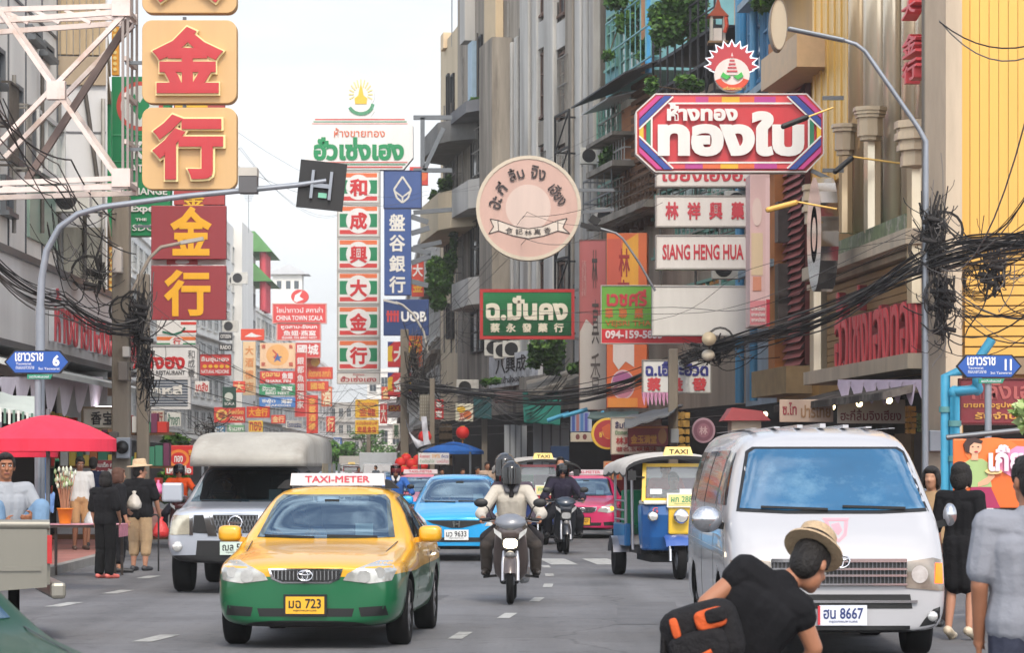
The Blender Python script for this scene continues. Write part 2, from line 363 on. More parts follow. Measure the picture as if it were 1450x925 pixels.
# R2 gold shop along the street
b = Face((1160,75),(1345,60), 'gold_shop_building', 'gold and steel fronted shop with big red channel letters and stacked stone capitals')
b.wall(26, 8, M((190,148,82),.5,.3,.2,.6,streak=.3), z0=3.3); b.wall(3.3, 8, INSIDE_SHADE, name='shop_opening_shade')
g = MB(); n = 0; px = 1148.
xw = b.pt(1226,0)[0]; x = 0
while x < xw: g.box(x, x+.26, -.14-.04*(n%3 == 0), 0, b.pt(1190,255)[1], 25.6, GOLD); x += .3; n += 1
g.build('plank_cladding', b.t)
for i, (p0, p1, pr) in enumerate(((1228,1240,.5),(1243,1252,.35),(1255,1270,.6),(1273,1284,.35),(1304,1316,.5),(1319,1328,.4),(1331,1344,.7))):
    x0, x1, z0, z1 = b.rect(p0,-330,p1,330); g = MB(); xm = (x0+x1)/2; r = (x1-x0)/2
    g.loft([[(xm+r*math.cos(t), -pr*.4+r*.5*math.sin(t)-.1, z) for t in [math.pi*2*k/12 for k in range(12)]] for z in (z0,z1)], CHR2); g.box(x0-.05,x1+.05,-.12,0,z0,z1,CHR2); g.build('column', b.t)
def capital(px, py, w, h, pr, m, steps):
    x, z = b.pt(px, py, pr); ww = w*65/F
    g = MB(); hz = h*65/F; zz = z
    for k, (f, q) in enumerate(steps):
        r = ww/2*f; g.lathe([(r*1.02,zz-hz*q),(r,zz)], m, 8, T=Matrix.Translation((x,-pr,0)) @ Matrix.Rotation(R(22.5),4,'Z'), smooth=False); zz -= hz*q
    g.build('capital', b.t)
CAP = M((206,188,160), .4, .2, .25, 1.5, streak=.35, alb=.95)
capital(1300,172,62,58,.85,CAP,[(1,.16),(.9,.1),(1,.16),(.82,.1),(.9,.14),(.7,.1),(.75,.24)])
capital(1232,152,48,46,.9,CAP,[(1,.12),(.94,.1),(.86,.1),(.74,.56),(.6,.12)]); capital(1196,176,40,46,.7,CAP,[(1,.12),(.9,.12),(.74,.6),(.6,.16)])
capital(1160,262,54,60,.8,CAP,[(1,.14),(.92,.14),(1,.14),(.9,.14),(1,.14),(.85,.3)])
for px, y0, y1, w in ((1300,230,430,30),(1236,198,330,26),(1198,222,330,22),(1160,322,530,30)):
    x, z = b.pt(px,y0,.72); z2 = b.pt(px,y1,.72)[1]; g = MB(); g.lathe([(w*32/F,z2),(w*32/F,z)], CHR2, 8, T=Matrix.Translation((x,-.72,0)), smooth=False); g.build('column', b.t)
b.box('ledge', (1160,352,1312,372), -1.1, 0, STONE); b.box('ledge', (1160,378,1312,386), -.8, 0, STONE)
b.box('green_mosaic_band', (1170,330,1305,350), -.9, 0, M((120,140,96),.5,0,.6,5,stain=(190,182,170)))
g = MB(); x0,x1,z0,z1 = b.rect(1172,388,1296,512,.6); z = z0                                      # ribbed board behind the letters
while z < z1: g.box(x0,x1,-.62,0,z,z+.15,M((176,138,88),.55,.2,.2)); z += .17
g.box(x0,x1,-.58,0,z0,z1,M((96,72,46),.7)); g.build('ribbed_board', b.t)
b.box('ledge', (1160,514,1312,534), -1.0, 0, STONE)
RED = M((228,84,90), .45, 0, .2, 3, streak=.2, alb=1); REDS = M((150,52,54), .5, 0, .1)
g = MB(); xs0, xs1, zz0, zz1 = b.rect(1176,418,1292,512,.9)
T = Matrix.Translation((0,-.62,0))
g.text('ฮั้วเซ่งเฮงทอง', xs0, xs1, zz0-.2, zz1+.35, 0, REDS, .03, .16, T=T); g.text('ฮั้วเซ่งเฮงทอง', xs0, xs1, zz0-.2, zz1+.35, -.162, RED, .012, .03, T=T); g.build('channel_lettering', b.t)
g = MB(); x, z = b.pt(1165,332,1.8)                                            # polished steel ring emblem
for k in range(24):
    a, c = k*math.pi/12, (k+1)*math.pi/12
    for (r0, r1) in ((.5,1.0),(.0,.3)):
        v = [(x+q*math.cos(t)*.9, y, z+q*math.sin(t)*1.3) for y in (-2.0,-1.6) for (q,t) in ((r0,a),(r1,a),(r1,c),(r0,c))]
        g.add(v, [(0,1,2,3),(7,6,5,4),(1,5,6,2),(0,3,7,4)], CHROME)
g.build('ring_emblem', b.t)
g = MB(); x0, x1, z0, z1 = b.rect(1165,536,1335,556,1); g.add([(x0,-2.2,z0-.15),(x1,-2.2,z0-.15),(x1,0,z1+.1),(x0,0,z1+.1),(x0,-2.2,z0-.3),(x1,-2.2,z0-.3),(x1,0,z1-.05),(x0,0,z1-.05)], [(0,1,2,3),(7,6,5,4),(4,5,1,0),(5,6,2,1),(7,4,0,3)], M((70,64,60),.8,0,.3,2,stain=(130,124,116))); g.build('canopy', b.t)
for k in range(9): g = MB(); g.box(.4+k*2.05, .4+k*2.05+1.75, -.25, 0, .15, 2.4, M(((70,52,44),(120,100,70),(44,44,50),(90,40,36))[k%4],.6,0,.5,2)); g.build('display_case', b.t)
g = MB()
for k in range(6): g = MB(); g.ball((1+k*3.1, -1.6, 3.02), .07, M((255,226,170),.4,emit=6,var=0)); g.build('shop_lamp', b.t)
for p0, y0, p1, y1 in ((1290,0,1302,30),(1291,48,1303,122)): 
    x0,x1,z0,z1 = b.rect(p0,y0,p1,y1,.9); g = MB()
    for j, ch in enumerate('金行' if y0 else '大'): 
        hh = (z1-z0)/(2 if y0 else 1); g.text(ch, x0-.3, x1+.3, z1-hh*(j+1)+.1, z1-hh*j, -.75, RED, .03, .3)
    g.build('channel_lettering', b.t)

# R3 narrow front with red louvres
b = Face((1100,81),(1160,75.2), 'louvred_building', 'narrow gold front with brick red louvres and a boxed awning')
b.wall(27, 8, M((206,160,88),.5,.3,.2,.6,streak=.3), z0=3.5); b.wall(3.5, 8, INSIDE_SHADE, name='shop_opening_shade')
x0,x1,z0,z1 = b.rect(1108,95,1148,520); g = MB(); z = z0
while z < z1: g.add([(x0,-.3,z),(x1,-.3,z),(x1,-.16,z+.2),(x0,-.16,z+.2)], [(0,1,2,3)], BRICK); z += .21
g.box(x0,x1,-.15,0,z0,z1,M((110,60,58),.8)); g.build('louvre', b.t)
b.box('pillar', (1098,60,1107,560), -.5, 0, M((198,128,70),.6,.1,.2)); b.box('boxed_awning', (1098,66,1150,112), -1.0, 0, M((226,190,146),.5,0,.15)); g = MB()
for k, y in enumerate((312,400,445)): x, z = b.pt(1128,y); g = MB(); g.box(x-.3,x+.2,-.55,-.2,z-.6,z+.5,M((96,88,84),.5,0,.4,3)); g.build('channel_letter', b.t)
x0,x1,z0,z1 = b.rect(1108,522,1150,560); g = MB(); g.box(x0-1,x1,-.7,0,z0,z1,M((176,150,110),.6,0,.3,2)); g.build('fascia', b.t)

# R4 blue framed windows
b = Face((1056,87),(1101,81.2), 'blue_window_building', 'building of blue framed windows and pale blue drainpipes behind the vertical pink sign')
b.wall(24, 8, M((176,190,200),.7,0,.2,.6,streak=.3), z0=3.5); b.wall(3.5, 8, INSIDE_SHADE, name='shop_opening_shade')
BLF = M((96,150,190),.5,0,.15)
for y0, y1 in ((-140,-20),(0,120),(150,240),(280,370)):
    b.window((1063,y0,1082,y1), BLF, GLASSB, mull=1, rows=3); b.window((1084,y0,1098,y1), BLF, GLASSB, mull=1, rows=3)
    b.box('ledge', (1057,y1+6,1100,y1+16), -.7, 0, M((170,186,196),.7,0,.2))
g = MB(); x, _ = b.pt(1059,0); g.tube([(x,-.25,3.6),(x,-.25,23.5)], .14, M((90,160,200),.4)); g.build('drainpipe', b.t); g = MB(); x, _ = b.pt(1079,0); g.tube([(x,-.25,3.6),(x,-.25,23.5)], .12, M((90,160,200),.4)); g.build('drainpipe', b.t)

# R5 building with caged balconies, plants and a steel terrace
b = Face((846,110),(1057,87.2), 'balcony_building', 'weathered shophouse of green caged balconies, hanging plants and a dark steel roof terrace')
b.wall(b.pt(950,150)[1], 8, M((168,152,134),.85,0,.4,.8,.2,8,streak=.4,stain=(120,104,90)), z0=3.6); b.wall(3.6, 8, INSIDE_SHADE, name='shop_opening_shade')
b.wall(27, 3, M((120,170,175),.7,0,.3,.7), z0=b.pt(880,125)[1], name='upper_wall', x0=b.pt(858,0)[0], x1=b.pt(922,0)[0])
GRN = M((120,168,150),.6,0,.25,2)
for (p0,y0,p1,y1,mu,ro) in ((848,140,878,195,3,2),(848,205,878,235,3,1),(880,12,920,98,3,4),(862,20,876,95,1,3),(850,256,880,300,3,2),(960,300,1000,330,3,2),(1005,300,1050,330,3,2),(930,250,1050,285,5,1),(930,330,1050,345,4,1),(960,395,1050,410,3,1)):
    b.window((p0,y0,p1,y1), GRN, GLASSG, mull=mu, rows=ro)
for (p0,y0,p1,y1) in ((846,236,884,244),(846,300,930,310),(846,196,884,201)): b.box('ledge', (p0,y0,p1,y1), -1.1, 0, CONC)
def sheet(b, name, r, out, drop, m, th=.06):
    x0,x1,z0,z1 = b.rect(*r,out*.5); g = MB(); v = [(x0,-out,z1-drop),(x1,-out,z1-drop),(x1,0,z1),(x0,0,z1)]
    g.add(v+[(a,c,d-th) for a,c,d in v], [(0,1,2,3),(7,6,5,4),(4,5,1,0),(5,6,2,1),(6,7,3,2),(7,4,0,3)], m); return g.build(name, b.t)
sheet(b,'roof_sheet',(838,103,918,112),1.6,.6,M((52,54,58),.6,0,.2)); sheet(b,'roof_sheet',(846,138,884,142),1.2,.3,M((190,194,196),.5,.4,.2))
b.box('shutter', (884,150,905,250), -.25, 0, M((168,110,70),.7,0,.2)); g = MB(); x0,x1,z0,z1 = b.rect(905,120,930,300); z = z0
while z < z1: g.box(x0,x1,-.3,0,z,z+.16,WOODB); z += .3
g.build('slat_screen', b.t)
g = MB(); x0,x1,z0,z1 = b.rect(884,235,928,330)
random.seed(3)
for k in range(46): x = x0+(x1-x0)*k/46; g.box(x, x+.05+.05*random.random(), -.2-.1*random.random(), -.05, z0+random.random()*.5, z1-random.random()*.4, M((112,80,60),.9,0,.4,3))
g.build('reed_screen', b.t)
def cage(p0,y0,p1,y1,out,nb,m):
    out *= .5; x0,x1,z0,z1 = b.rect(p0,y0,p1,y1,out); g = MB()
    for z in (z0,(z0+z1)/2,z1):
        g.bar((x0,-out,z),(x1,-out,z),.05,.05,m); g.bar((x0,0,z),(x0,-out,z),.05,.05,m); g.bar((x1,0,z),(x1,-out,z),.05,.05,m)
    for k in range(nb+1): x = x0+(x1-x0)*k/nb; g.bar((x,-out,z0),(x,-out,z1),.035,.035,m)
    g.build('balcony_cage', b.t)
cage(858,10,922,100,1.1,9,M((110,170,176),.5,.1,.1)); cage(846,200,884,236,1.0,10,FRAMEW); cage(826,248,866,312,1.8,4,STEEL); cage(846,258,930,300,1.2,16,RUST)
g = MB(); S2 = M((62,62,66),.6,.3,.2)                                    # steel terrace
x0,x1,z0,z1 = b.rect(925,62,1012,150,.5)
for zf in (z0, z0+(z1-z0)*.52, z1): g.box(x0,x1,-.5,2.5,zf-.1,zf,S2)
for k in range(9):
    x = x0+(x1-x0)*k/8; g.bar((x,-.5,z0-.6),(x,-.5,z1+1.1),.06,.06,S2)
    if k < 8: xx = x0+(x1-x0)*(k+1)/8; g.bar((x,-.5,z0),(xx,-.5,z0+(z1-z0)*.5),.035,.035,S2)
g.bar((x0,-.5,z1+1.1),(x1,-.5,z1+1.1),.05,.05,S2); g.bar((x0,-.5,z1+.55),(x1,-.5,z1+.55),.04,.04,S2); g.build('steel_terrace', b.t)
g = MB(); 
for px, m in ((912,M((196,140,96),.5)),(918,M((64,156,206),.4)),(1052,M((64,156,206),.4))):
    x, z = b.pt(px, 103, .3); g = MB(); g.tube([(x,-.3,z),(x,-.3,z+4.4)], .12, m); g.build('drainpipe', b.t)

# R6 art deco grey building with white pilasters
b = Face((706,128),(846,110.2), 'pilastered_building', 'tall grey building of white upright pilasters and narrow dark windows above the green sign')
b.wall(27, 9, GREYW, z0=4.0); b.wall(4.0, 9, INSIDE_SHADE, name='shop_opening_shade')
LP = M((206,203,196), .8, 0, .2, 1.0, .15, 9, streak=.45, stain=(156,150,142))
for (p0,p1,y0,pr,m) in ((707,710,60,.5,LP),(714,718,66,.6,LP),(722,726,60,.6,LP),(730,734,52,.6,LP),(740,752,-120,1.0,LP),(756,763,-120,.8,LP),(774,787,-120,1.0,LP),(804,814,-120,.9,GREYW),(817,825,-120,.8,LP),(829,834,-120,.8,LP),(838,844,-120,.9,LP)):
    b.box('pilaster', (p0,y0,p1,545), -pr*.35, 0, m, bevel=.06)
WF = M((116,92,80),.7,0,.3,3)
for (p0,p1) in ((764,773),(788,803)):
    for (y0,y1) in ((-60,22),(76,166),(210,300),(372,440)): b.window((p0,y0,p1,y1), WF, GLASS, mull=1, rows=3)
    b.box('spandrel_panel', (p0,30,p1,68), -.2, 0, PALE); b.box('spandrel_panel', (p0,172,p1,205), -.2, 0, GREYW); b.box('spandrel_panel', (p0,310,p1,365), -.2, 0, PALE)
g = MB(); x0,x1,z0,z1 = b.rect(786,160,806,470,1.1)
for k in range(7): z = z0+(z1-z0)*k/6; g.bar((x0,-1.1,z),(x1,-1.1,z),.07,.07,DARK); g.bar((x0,-1.1,z),(x0,-.2,z),.07,.07,DARK)
for x in (x0,x1): g.bar((x,-1.1,z0),(x,-1.1,z1),.08,.08,DARK)
for k in range(6): z = z0+(z1-z0)*k/6; g.bar((x0,-1.1,z),(x1,-1.1,z+(z1-z0)/6),.05,.05,DARK)
g.build('fire_stair', b.t)
b.box('painted_board', (700,500,770,546), -.6, -.4, M((222,222,222),.8,0,.3,1.5,stain=(120,120,120))); g = MB(); x0,x1,z0,z1 = b.rect(702,505,745,528,.6)
g.text('八興成', x0,x1,z0,z1,-.61,M((60,54,54),.8),.02,.01); x0,x1,z0,z1 = b.rect(703,532,742,542,.6); g.text('นำเข้าส่งออก', x0,x1,z0,z1,-.61,M((60,54,54),.8),.01,.01); g.build('lettering', b.t)
b.box('balcony', (744,530,820,552), -.7, 0, CONC)
g = MB(); x0,x1,z0,z1 = b.rect(744,412,830,535); g.box(x0,x1,-.25,-.02,z0,z1,M((70,76,74),.8,0,.4)); g.build('dark_window', b.t)

# R7, R8 concrete and beige buildings with balcony ledges
b = Face((648,140),(706,128.2), 'concrete_building', 'grey concrete building with round balcony ledges and a tiled brick upper wall')
b.wall(b.pt(680,-40)[1], 9, GREYW, z0=4); b.wall(4, 9, INSIDE_SHADE, name='shop_opening_shade')
b.box('tiled_wall', (690,-120,706,60), -.35, 0, M((212,190,156),.75,0,.12,1)); b.box('tiled_wall', (690,60,708,480), -.9, 0, GREYW)
b.box('pilaster', (657,-60,664,60), -.5, 0, PALE); b.box('pilaster', (666,60,672,150), -.3, 0, M((160,184,200),.6,0,.15))
for (p0,y0,p1,y1) in ((669,60,674,148),(680,50,684,150),(669,175,686,250),(669,300,686,395),(669,440,686,500)): b.window((p0,y0,p1,y1), DARK, GLASS, mull=1, rows=2, sill=False)
def ledge(p0,y0,p1,y1,out,m,under):
    out *= .5; x0,x1,z0,z1 = b.rect(p0,y0,p1,y1,out*.5); g = MB(); n = 10
    top = [(x0+(x1-x0)*k/n, -out*min(1,min(k/n,1-k/n)/.14)) for k in range(n+1)]
    ring = [(x,y) for x,y in top]
    vs = [(x,y,z1) for x,y in ring]+[(x,y,z0) for x,y in ring]; q = n+1
    g.add(vs, [tuple(range(q))[::-1], tuple(range(q,2*q))]+[(k,k+1,k+1+q,k+q) for k in range(n)]+[(n,0,q,2*q-1)], m); g.build('balcony', b.t)
ledge(650,152,688,168,2.6,M((120,120,122),.85,0,.3,1),1); ledge(650,262,690,302,2.4,PALE,1); ledge(650,398,690,436,2.4,PALE,1)
b2 = b
b = Face((624,148),(649,140.2), 'beige_building', 'beige plastered building behind the grey concrete one, its balconies grown with creepers')
b.wall(b.pt(636,52)[1], 9, BEIGE, z0=4); b.wall(4, 9, INSIDE_SHADE, name='shop_opening_shade'); b.box('chimney', (626,48,630,70), -.2, .6, M((230,205,170),.8))
for y0,y1 in ((105,180),(215,280),(345,390),(430,480)): b.window((634,y0,637,y1), DARK, GLASS, mull=0, sill=False); b.window((640,y0,644,y1), DARK, GLASS, mull=0, sill=False)
ledge(612,186,652,215,3.2,M((128,126,122),.85,0,.3,1),1); ledge(608,284,652,335,3.0,BEIGE,1); b.box('opening_shade', (628,216,648,284), -.05, 0, INSIDE_SHADE)

# more right hand side, farther off
random.seed(11)
def far_block(a, b_, ztop, name, label, m, floors, cols, gm=GLASS, fm=None, group=None, roofm=None, dep=9):
    f = Face(a, b_, name, label, group=group); f.wall(ztop, dep, m); fm = fm or FRAMEW
    fh = (ztop-4)/floors
    for i in range(floors):
        for j in range(cols):
            w = f.W/cols; x = j*w+w*.18; f.window((x, x+w*.64, 4+i*fh+fh*.25, 4+i*fh+fh*.82), fm, gm, mull=1, rows=2, local=True)
        g = MB(); g.box(0, f.W, -.5, 0, 4+i*fh-.1, 4+i*fh+.12, m); g.build('ledge', f.t)
    g = MB(); g.box(-.1, f.W+.1, -.2, dep+.1, ztop, ztop+.5, roofm or m); g.build('parapet', f.t)
    g = MB(); g.box(.3, f.W-.3, -.06, 0, .1, 3.4, INSIDE_SHADE); g.build('shop_opening_shade', f.t)
    return f
far_block((596,175),(624,148.3), 15, 'shophouse', 'low shophouse beyond the beige building with blue bank signs before it', GREYW, 3, 5)
far_block((574,250),(596,175.3), 15, 'shophouse', 'pale far shophouse at the bend on the right of the street', PALE, 3, 9)
# ---------------------------------------------------------------- left side buildings
b = Face((-60,50),(80,61), 'panelled_building', 'grey metal panelled building at the left edge with slit windows and long shop fascia')
b.wall(26, 9, AL, z0=3.4); b.wall(3.4, 9, INSIDE_SHADE, name='shop_opening_shade')
for k in range(7):
    z = 5.6+k*2.6; g = MB(); g.box(0,b.W,-.03,0,z,z+.05,M((90,92,96),.5)); g.build('panel_joint', b.t)
for k in range(6): g = MB(); x = 1+k*2; g.box(x,x+.05,-.028,0,5.5,25.8,M((90,92,96),.5)); g.build('panel_joint', b.t)
for (p0,y0,p1,y1) in ((14,120,26,230),(38,40,52,55),(56,62,70,78),(38,150,44,240),(-30,60,0,110),(0,250,12,300)): b.window((p0,y0,p1,y1), STEEL, GLASS, mull=0)
b.window((48,168,86,250), FRAMEW, M((196,204,196),.2,0,.2), mull=2, rows=1)
g = MB(); x0,x1,z0,z1 = b.rect(38,250,78,345); g.box(x0,x1,-.06,0,z0,z1,M((150,176,160),.3,0,.2)); g.build('green_glass_band', b.t)
# fascia with red letters, lower canopy
f = Face((-40,48),(167,66), 'shop_fascia', 'long grey fascia with thin red neon channel letters over the left pavement', 'shop sign')
g = MB(); g.box(0,f.W,-.35,.4,3.85,5.35,M((206,206,204),.45,.1,.15,.6,streak=.25,alb=.95)); g.box(-.02,f.W+.02,-.42,.42,5.35,5.47,M((120,122,124),.4,.5)); g.box(-.02,f.W+.02,-.42,.42,3.73,3.85,M((96,96,98),.5,.3)); g.build('panel', f.t)
NEON = M((196,74,84),.4,0,.1); g = MB(); x0 = f.pt(42,0)[0]; x1 = f.pt(163,0)[0]
g.text('ห้างขายทองเยาวราช', x0,x1,4.02,5.05,-.36,M((206,206,208),.5),.0,.1); g.text('ห้างขายทองเยาวราช', x0,x1,4.02,5.05,-.465,NEON,-.004,.03); g.build('lettering', f.t)
g = MB(); g.add([(0,-1.0,3.35),(f.W,-1.0,3.35),(f.W,.3,3.72),(0,.3,3.72),(0,-1.0,3.25),(f.W,-1.0,3.25),(f.W,.3,3.62),(0,.3,3.62)], [(0,1,2,3),(7,6,5,4),(4,5,1,0),(5,6,2,1),(7,4,0,3)], M((186,190,186),.5,.2,.2)); g.build('canopy', f.t)
b = Face((76,62),(152,62.16), 'stone_faced_block', 'block with a stained stone panel above white metal cladding behind the steel truss')
b.wall(28, 1.0, M((222,222,222),.6,0,.12,.5,streak=.2), z0=0)
g = MB(); x0,x1,z0,z1 = b.rect(76,-160,150,78)
for k in range(8): x = x0+(x1-x0)*k/8; g.box(x+.01,x+(x1-x0)/8-.01,-.12,0,z0,z1,M((206,184,150),.8,0,.35,1.5,.2,9,.4,stain=(150,128,102)))
g.build('stone_panel', b.t); b.box('panel_band', (76,80,150,120), -.1, 0, M((184,166,142),.7,0,.2,1)); 
for y in (186,252): b.box('panel_joint', (76,y,150,y+2), -.03, 0, M((120,120,124),.5))
b.box('stained_wall', (90,322,150,470), -.06, 0, M((196,190,172),.85,0,.3,1.5,.1,8,.4,stain=(120,116,104)))
b.window((84,165,90,250), FRAMEW, GLASSG, mull=0)
# hidden run of shophouses along the bend
far_block((120,64),(148,90), 14, 'shophouse', 'cream shophouse half hidden behind the left utility pole', BEIGE, 3, 6)
far_block((104,91),(140,128), 15, 'shophouse', 'grey shophouse hidden along the bend on the left', GREYW, 3, 8)
far_block((118,130),(176,178), 16, 'shophouse', 'pale shophouse on the left bend beyond the utility pole', PALE, 4, 10)
WH = M((236,234,228),.75,0,.08,.5,streak=.12)
f = far_block((176,180),(262,235), 17, 'shophouse', 'white shophouse row behind the white restaurant sign on the left', WH, 4, 12)
f = far_block((262,236),(318,262), 19, 'shophouse', 'white apartment house with air conditioners beyond the maroon gold shop sign', WH, 5, 6)
# white tower with green tiled roofs
t = Face((318,262),(362,300), 'green_roofed_building', 'white corner building with two green tiled eaves and red columns')
t.wall(24.5, 12, WH)
for k in range(7):
    for j in range(6): w = t.W/6; t.window((j*w+w*.2, j*w+w*.75, 4.2+k*2.8, 5.8+k*2.8), FRAMEW, GLASS, mull=1, rows=1, local=True, sill=False)
t.box('corner_pier', (338,322,354,640), -.8, 0, WH)
GT = M((96,150,88),.6,0,.2,1)
for yb, hh in ((352,26),(394,22)):
    x0, z = t.pt(352,yb); g = MB(); x1 = t.W+1.5
    v = [(x0,-2.4,z-.3),(x1+1.6,-2.4,z-.3),(x1+1.6,3,z-.3),(x0,3,z-.3),(x0+.2,-.6,z+hh*280/F),(x1-1,-.6,z+hh*280/F),(x1-1,2,z+hh*280/F),(x0+.2,2,z+hh*280/F)]
    g.add(v, [(0,1,5,4),(1,2,6,5),(2,3,7,6),(3,0,4,7),(4,5,6,7),(3,2,1,0)], GT); g.build('tiled_eave', t.t)
    for k in range(3): g = MB(); x = x0+1+k*3; g.tube([(x,-1.4,z-3.2),(x,-1.4,z-.3)], .35, M((214,84,96),.6)); g.build('column', t.t)
f = far_block((356,330),(400,372), 20, 'shophouse', 'white far building with a small roof hut behind the round restaurant logo', WH, 5, 8)
t = thing('roof_hut', 'small white roof hut with a grey pitched roof on the far white building', 'roof hut', P(408,410,345)); t.scale = (.55,.6,.6); g = MB()
g.box(-3.2,3.2,-2,3,-7,3.0,WH); g.build('wall', t); g = MB(); g.prism([(-4.6,2.9),(4.8,2.9),(.3,4.9)],-3,4,M((206,208,210),.5,.2)); g.build('roof', t)
for x in (-1.8,.2,2): g = MB(); g.box(x-.5,x+.5,-2.06,-2,0,1.6,GLASS); g.build('window', t)
f = far_block((398,375),(470,520), 19, 'shophouse', 'hazy white building row behind the stacked red restaurant signs', WH, 5, 12)
f = far_block((520,430),(585,430), 16, 'end_block', 'plain white block closing the far end of the street under the yellow signs', WH, 3, 4)
f = far_block((455,520),(522,520), 13, 'end_block', 'low grey block at the far end of the street left of the yellow signs', PALE, 3, 6)
far_block((566,400),(574,250.4), 14, 'shophouse', 'last grey shophouse seen at the far right end of the street', GREYW, 3, 10)
# ---------------------------------------------------------------- signs: everything in photo pixels of the sign's own plane
def sm(c, e=0): return M(c, .42, 0, .13, 1.5, alb=.85, emit=e, streak=.13)
def sign(name, label, r, d, face, items=(), th=.25, frame=None, fw=3, group=None, yaw=0, poly=None, arms=(), art='lettering', armz=.06):
    x0, y0, x1, y1 = r; s = d/F; cx = (x0+x1)/2
    t = thing(name, label, 'shop sign', P(cx, y1, d), yaw, group)
    X = lambda px: (px-cx)*s
    Z = lambda py: (y1-py)*s
    g = MB()
    if poly: g.prism([(X(a), Z(c)) for a, c in poly], 0, th, sm(face))
    else: g.box(X(x0), X(x1), 0, th, 0, Z(y0), sm(face))
    g.build('panel', t, bevel=.012)
    if frame:
        g = MB(); w = fw*s; m = M(frame, .45, .2, .12, 2)
        if poly:
            q = [(X(a), Z(c)) for a, c in poly]; n = len(q)
            for i in range(n): a = q[i]; c = q[(i+1)%n]; g.bar((a[0],th/2,a[1]),(c[0],th/2,c[1]),w,th+.05,m,up=(0,1,0))
        else:
            g.box(X(x0)-w,X(x1)+w,-.03,th+.02,-w,-.001,m); g.box(X(x0)-w,X(x1)+w,-.03,th+.02,Z(y0)+.001,Z(y0)+w,m)
            g.box(X(x0)-w,X(x0)-.001,-.028,th+.018,-.001,Z(y0)+.001,m); g.box(X(x1)+.001,X(x1)+w,-.028,th+.018,-.001,Z(y0)+.001,m)
        g.build('frame', t)
    if arms:
        for (ax0, ay0, ax1, ay1) in arms: g = MB(); g.bar((X(ax0), th/2, Z(ay0)), (X(ax1), th/2, Z(ay1)), armz, armz, STEEL); g.build('bracket', t)
    A = MB(); Bm = MB(); lay = 0
    for it in items:
        k = it[0]; lay += 1; y = -.004-.003*lay
        if k == 't':
            _, s_, a, b_, c, e, col = it[:7]; o = it[7] if len(it) > 7 else {}
            m = o.get('mat') or sm(col)
            Bm.text(s_, X(a), X(c), Z(e), Z(b_), y, m, o.get('bold', .03), o.get('ext', .012), fit=o.get('fit', True), shear=o.get('shear', 0), turn=o.get('turn', 0))
        elif k == 'r':
            _, a, b_, c, e, col = it; A.box(X(a), X(c), y, 0, Z(e), Z(b_), sm(col))
        elif k == 'e':
            _, a, b_, rx, ry, col = it; A.prism([(X(a)+rx*s*math.cos(q*math.pi/16), Z(b_)+ry*s*math.sin(q*math.pi/16)) for q in range(32)], y, 0, sm(col))
        elif k == 'p':
            _, pts, col = it; A.prism([(X(a), Z(b_)) for a, b_ in pts], y, 0, sm(col))
        elif k == 'l':
            _, pts, w, col = it
            for i in range(len(pts)-1):
                a, c = pts[i], pts[i+1]; Bm.bar((X(a[0]), y, Z(a[1])), (X(c[0]), y, Z(c[1])), w*s, .006+.002*(i % 2), sm(col), up=(0,1,0))
    if A.v: A.build('artwork', t)
    if Bm.v: Bm.build(art, t)
    return t
RD=(204,62,68); WT=(240,238,234); GD=(240,184,56); CREAM=(236,214,178); GN=(24,136,84); BL=(48,66,120)
# big gold panels with red raised characters, hung from the steel truss
for i, (ch, y0, y1, lb) in enumerate((('大',-98,18,'topmost gold sign panel with raised red character, cut by the top edge'),('金',28,146,'gold rounded sign panel with raised red roof-shaped character, middle of its column'),('行',152,268,'gold rounded sign panel with raised red two-part character, lowest of its column'))):
    x0, x1 = (201, 335); q = 14
    pl = [(x0+q-q*math.sin(a*R(15)), y0+q-q*math.cos(a*R(15))) for a in range(7)][::1]
    cor = []
    for (ax, ay, st) in ((x0+q,y0+q,180),(x1-q,y0+q,270),(x1-q,y1-q,0),(x0+q,y1-q,90)):
        for a in range(7): an = R(st+a*15); cor.append((ax+q*math.cos(an), ay+q*math.sin(an)))
    sign('gold_shop_sign', lb, (x0,y0,x1,y1), 50, (206,168,114), [('t',ch,x0+13,y0+8,x1-15,y1-10,(246,226,160),dict(bold=.085,ext=.1)),('t',ch,x0+16,y0+11,x1-18,y1-13,(184,42,48),dict(bold=.055,ext=.14))], th=.3, poly=cor, group='gold panels on the truss', arms=((176,(y0+y1)/2,201,(y0+y1)/2),(260,y0-6,260,y0)))
# maroon pair
sign('maroon_shop_sign','maroon square sign with gold roof-shaped character below the truss panels',(214,291,320,367),64,(150,52,58),[('t','金',241,292,300,362,(240,176,30),dict(bold=.04))],th=.2,group='maroon gold shop signs',arms=((190,320,214,320),))
sign('maroon_shop_sign','maroon square sign with gold two-part character, lower of the pair',(214,376,320,453),64,(150,52,58),[('t','行',232,382,298,448,(240,176,30),dict(bold=.04))],th=.2,group='maroon gold shop signs',arms=((190,415,214,415),))
sign('striped_shop_sign','white and red striped sign strip between the two maroon panels',(214,367,320,375),64.3,(226,214,206),[('r',236,367,280,375,(206,70,70)),('e',258,371,10,3.5,WT)],th=.1)
sign('striped_shop_sign','red and yellow strip of a sign behind the gold truss panels',(246,146,318,290),66,(178,70,70),[('r',248,148,294,152,(240,190,50)),('r',246,264,318,276,(178,70,70)),('t','金',258,274,290,292,(240,190,50))],th=.2)
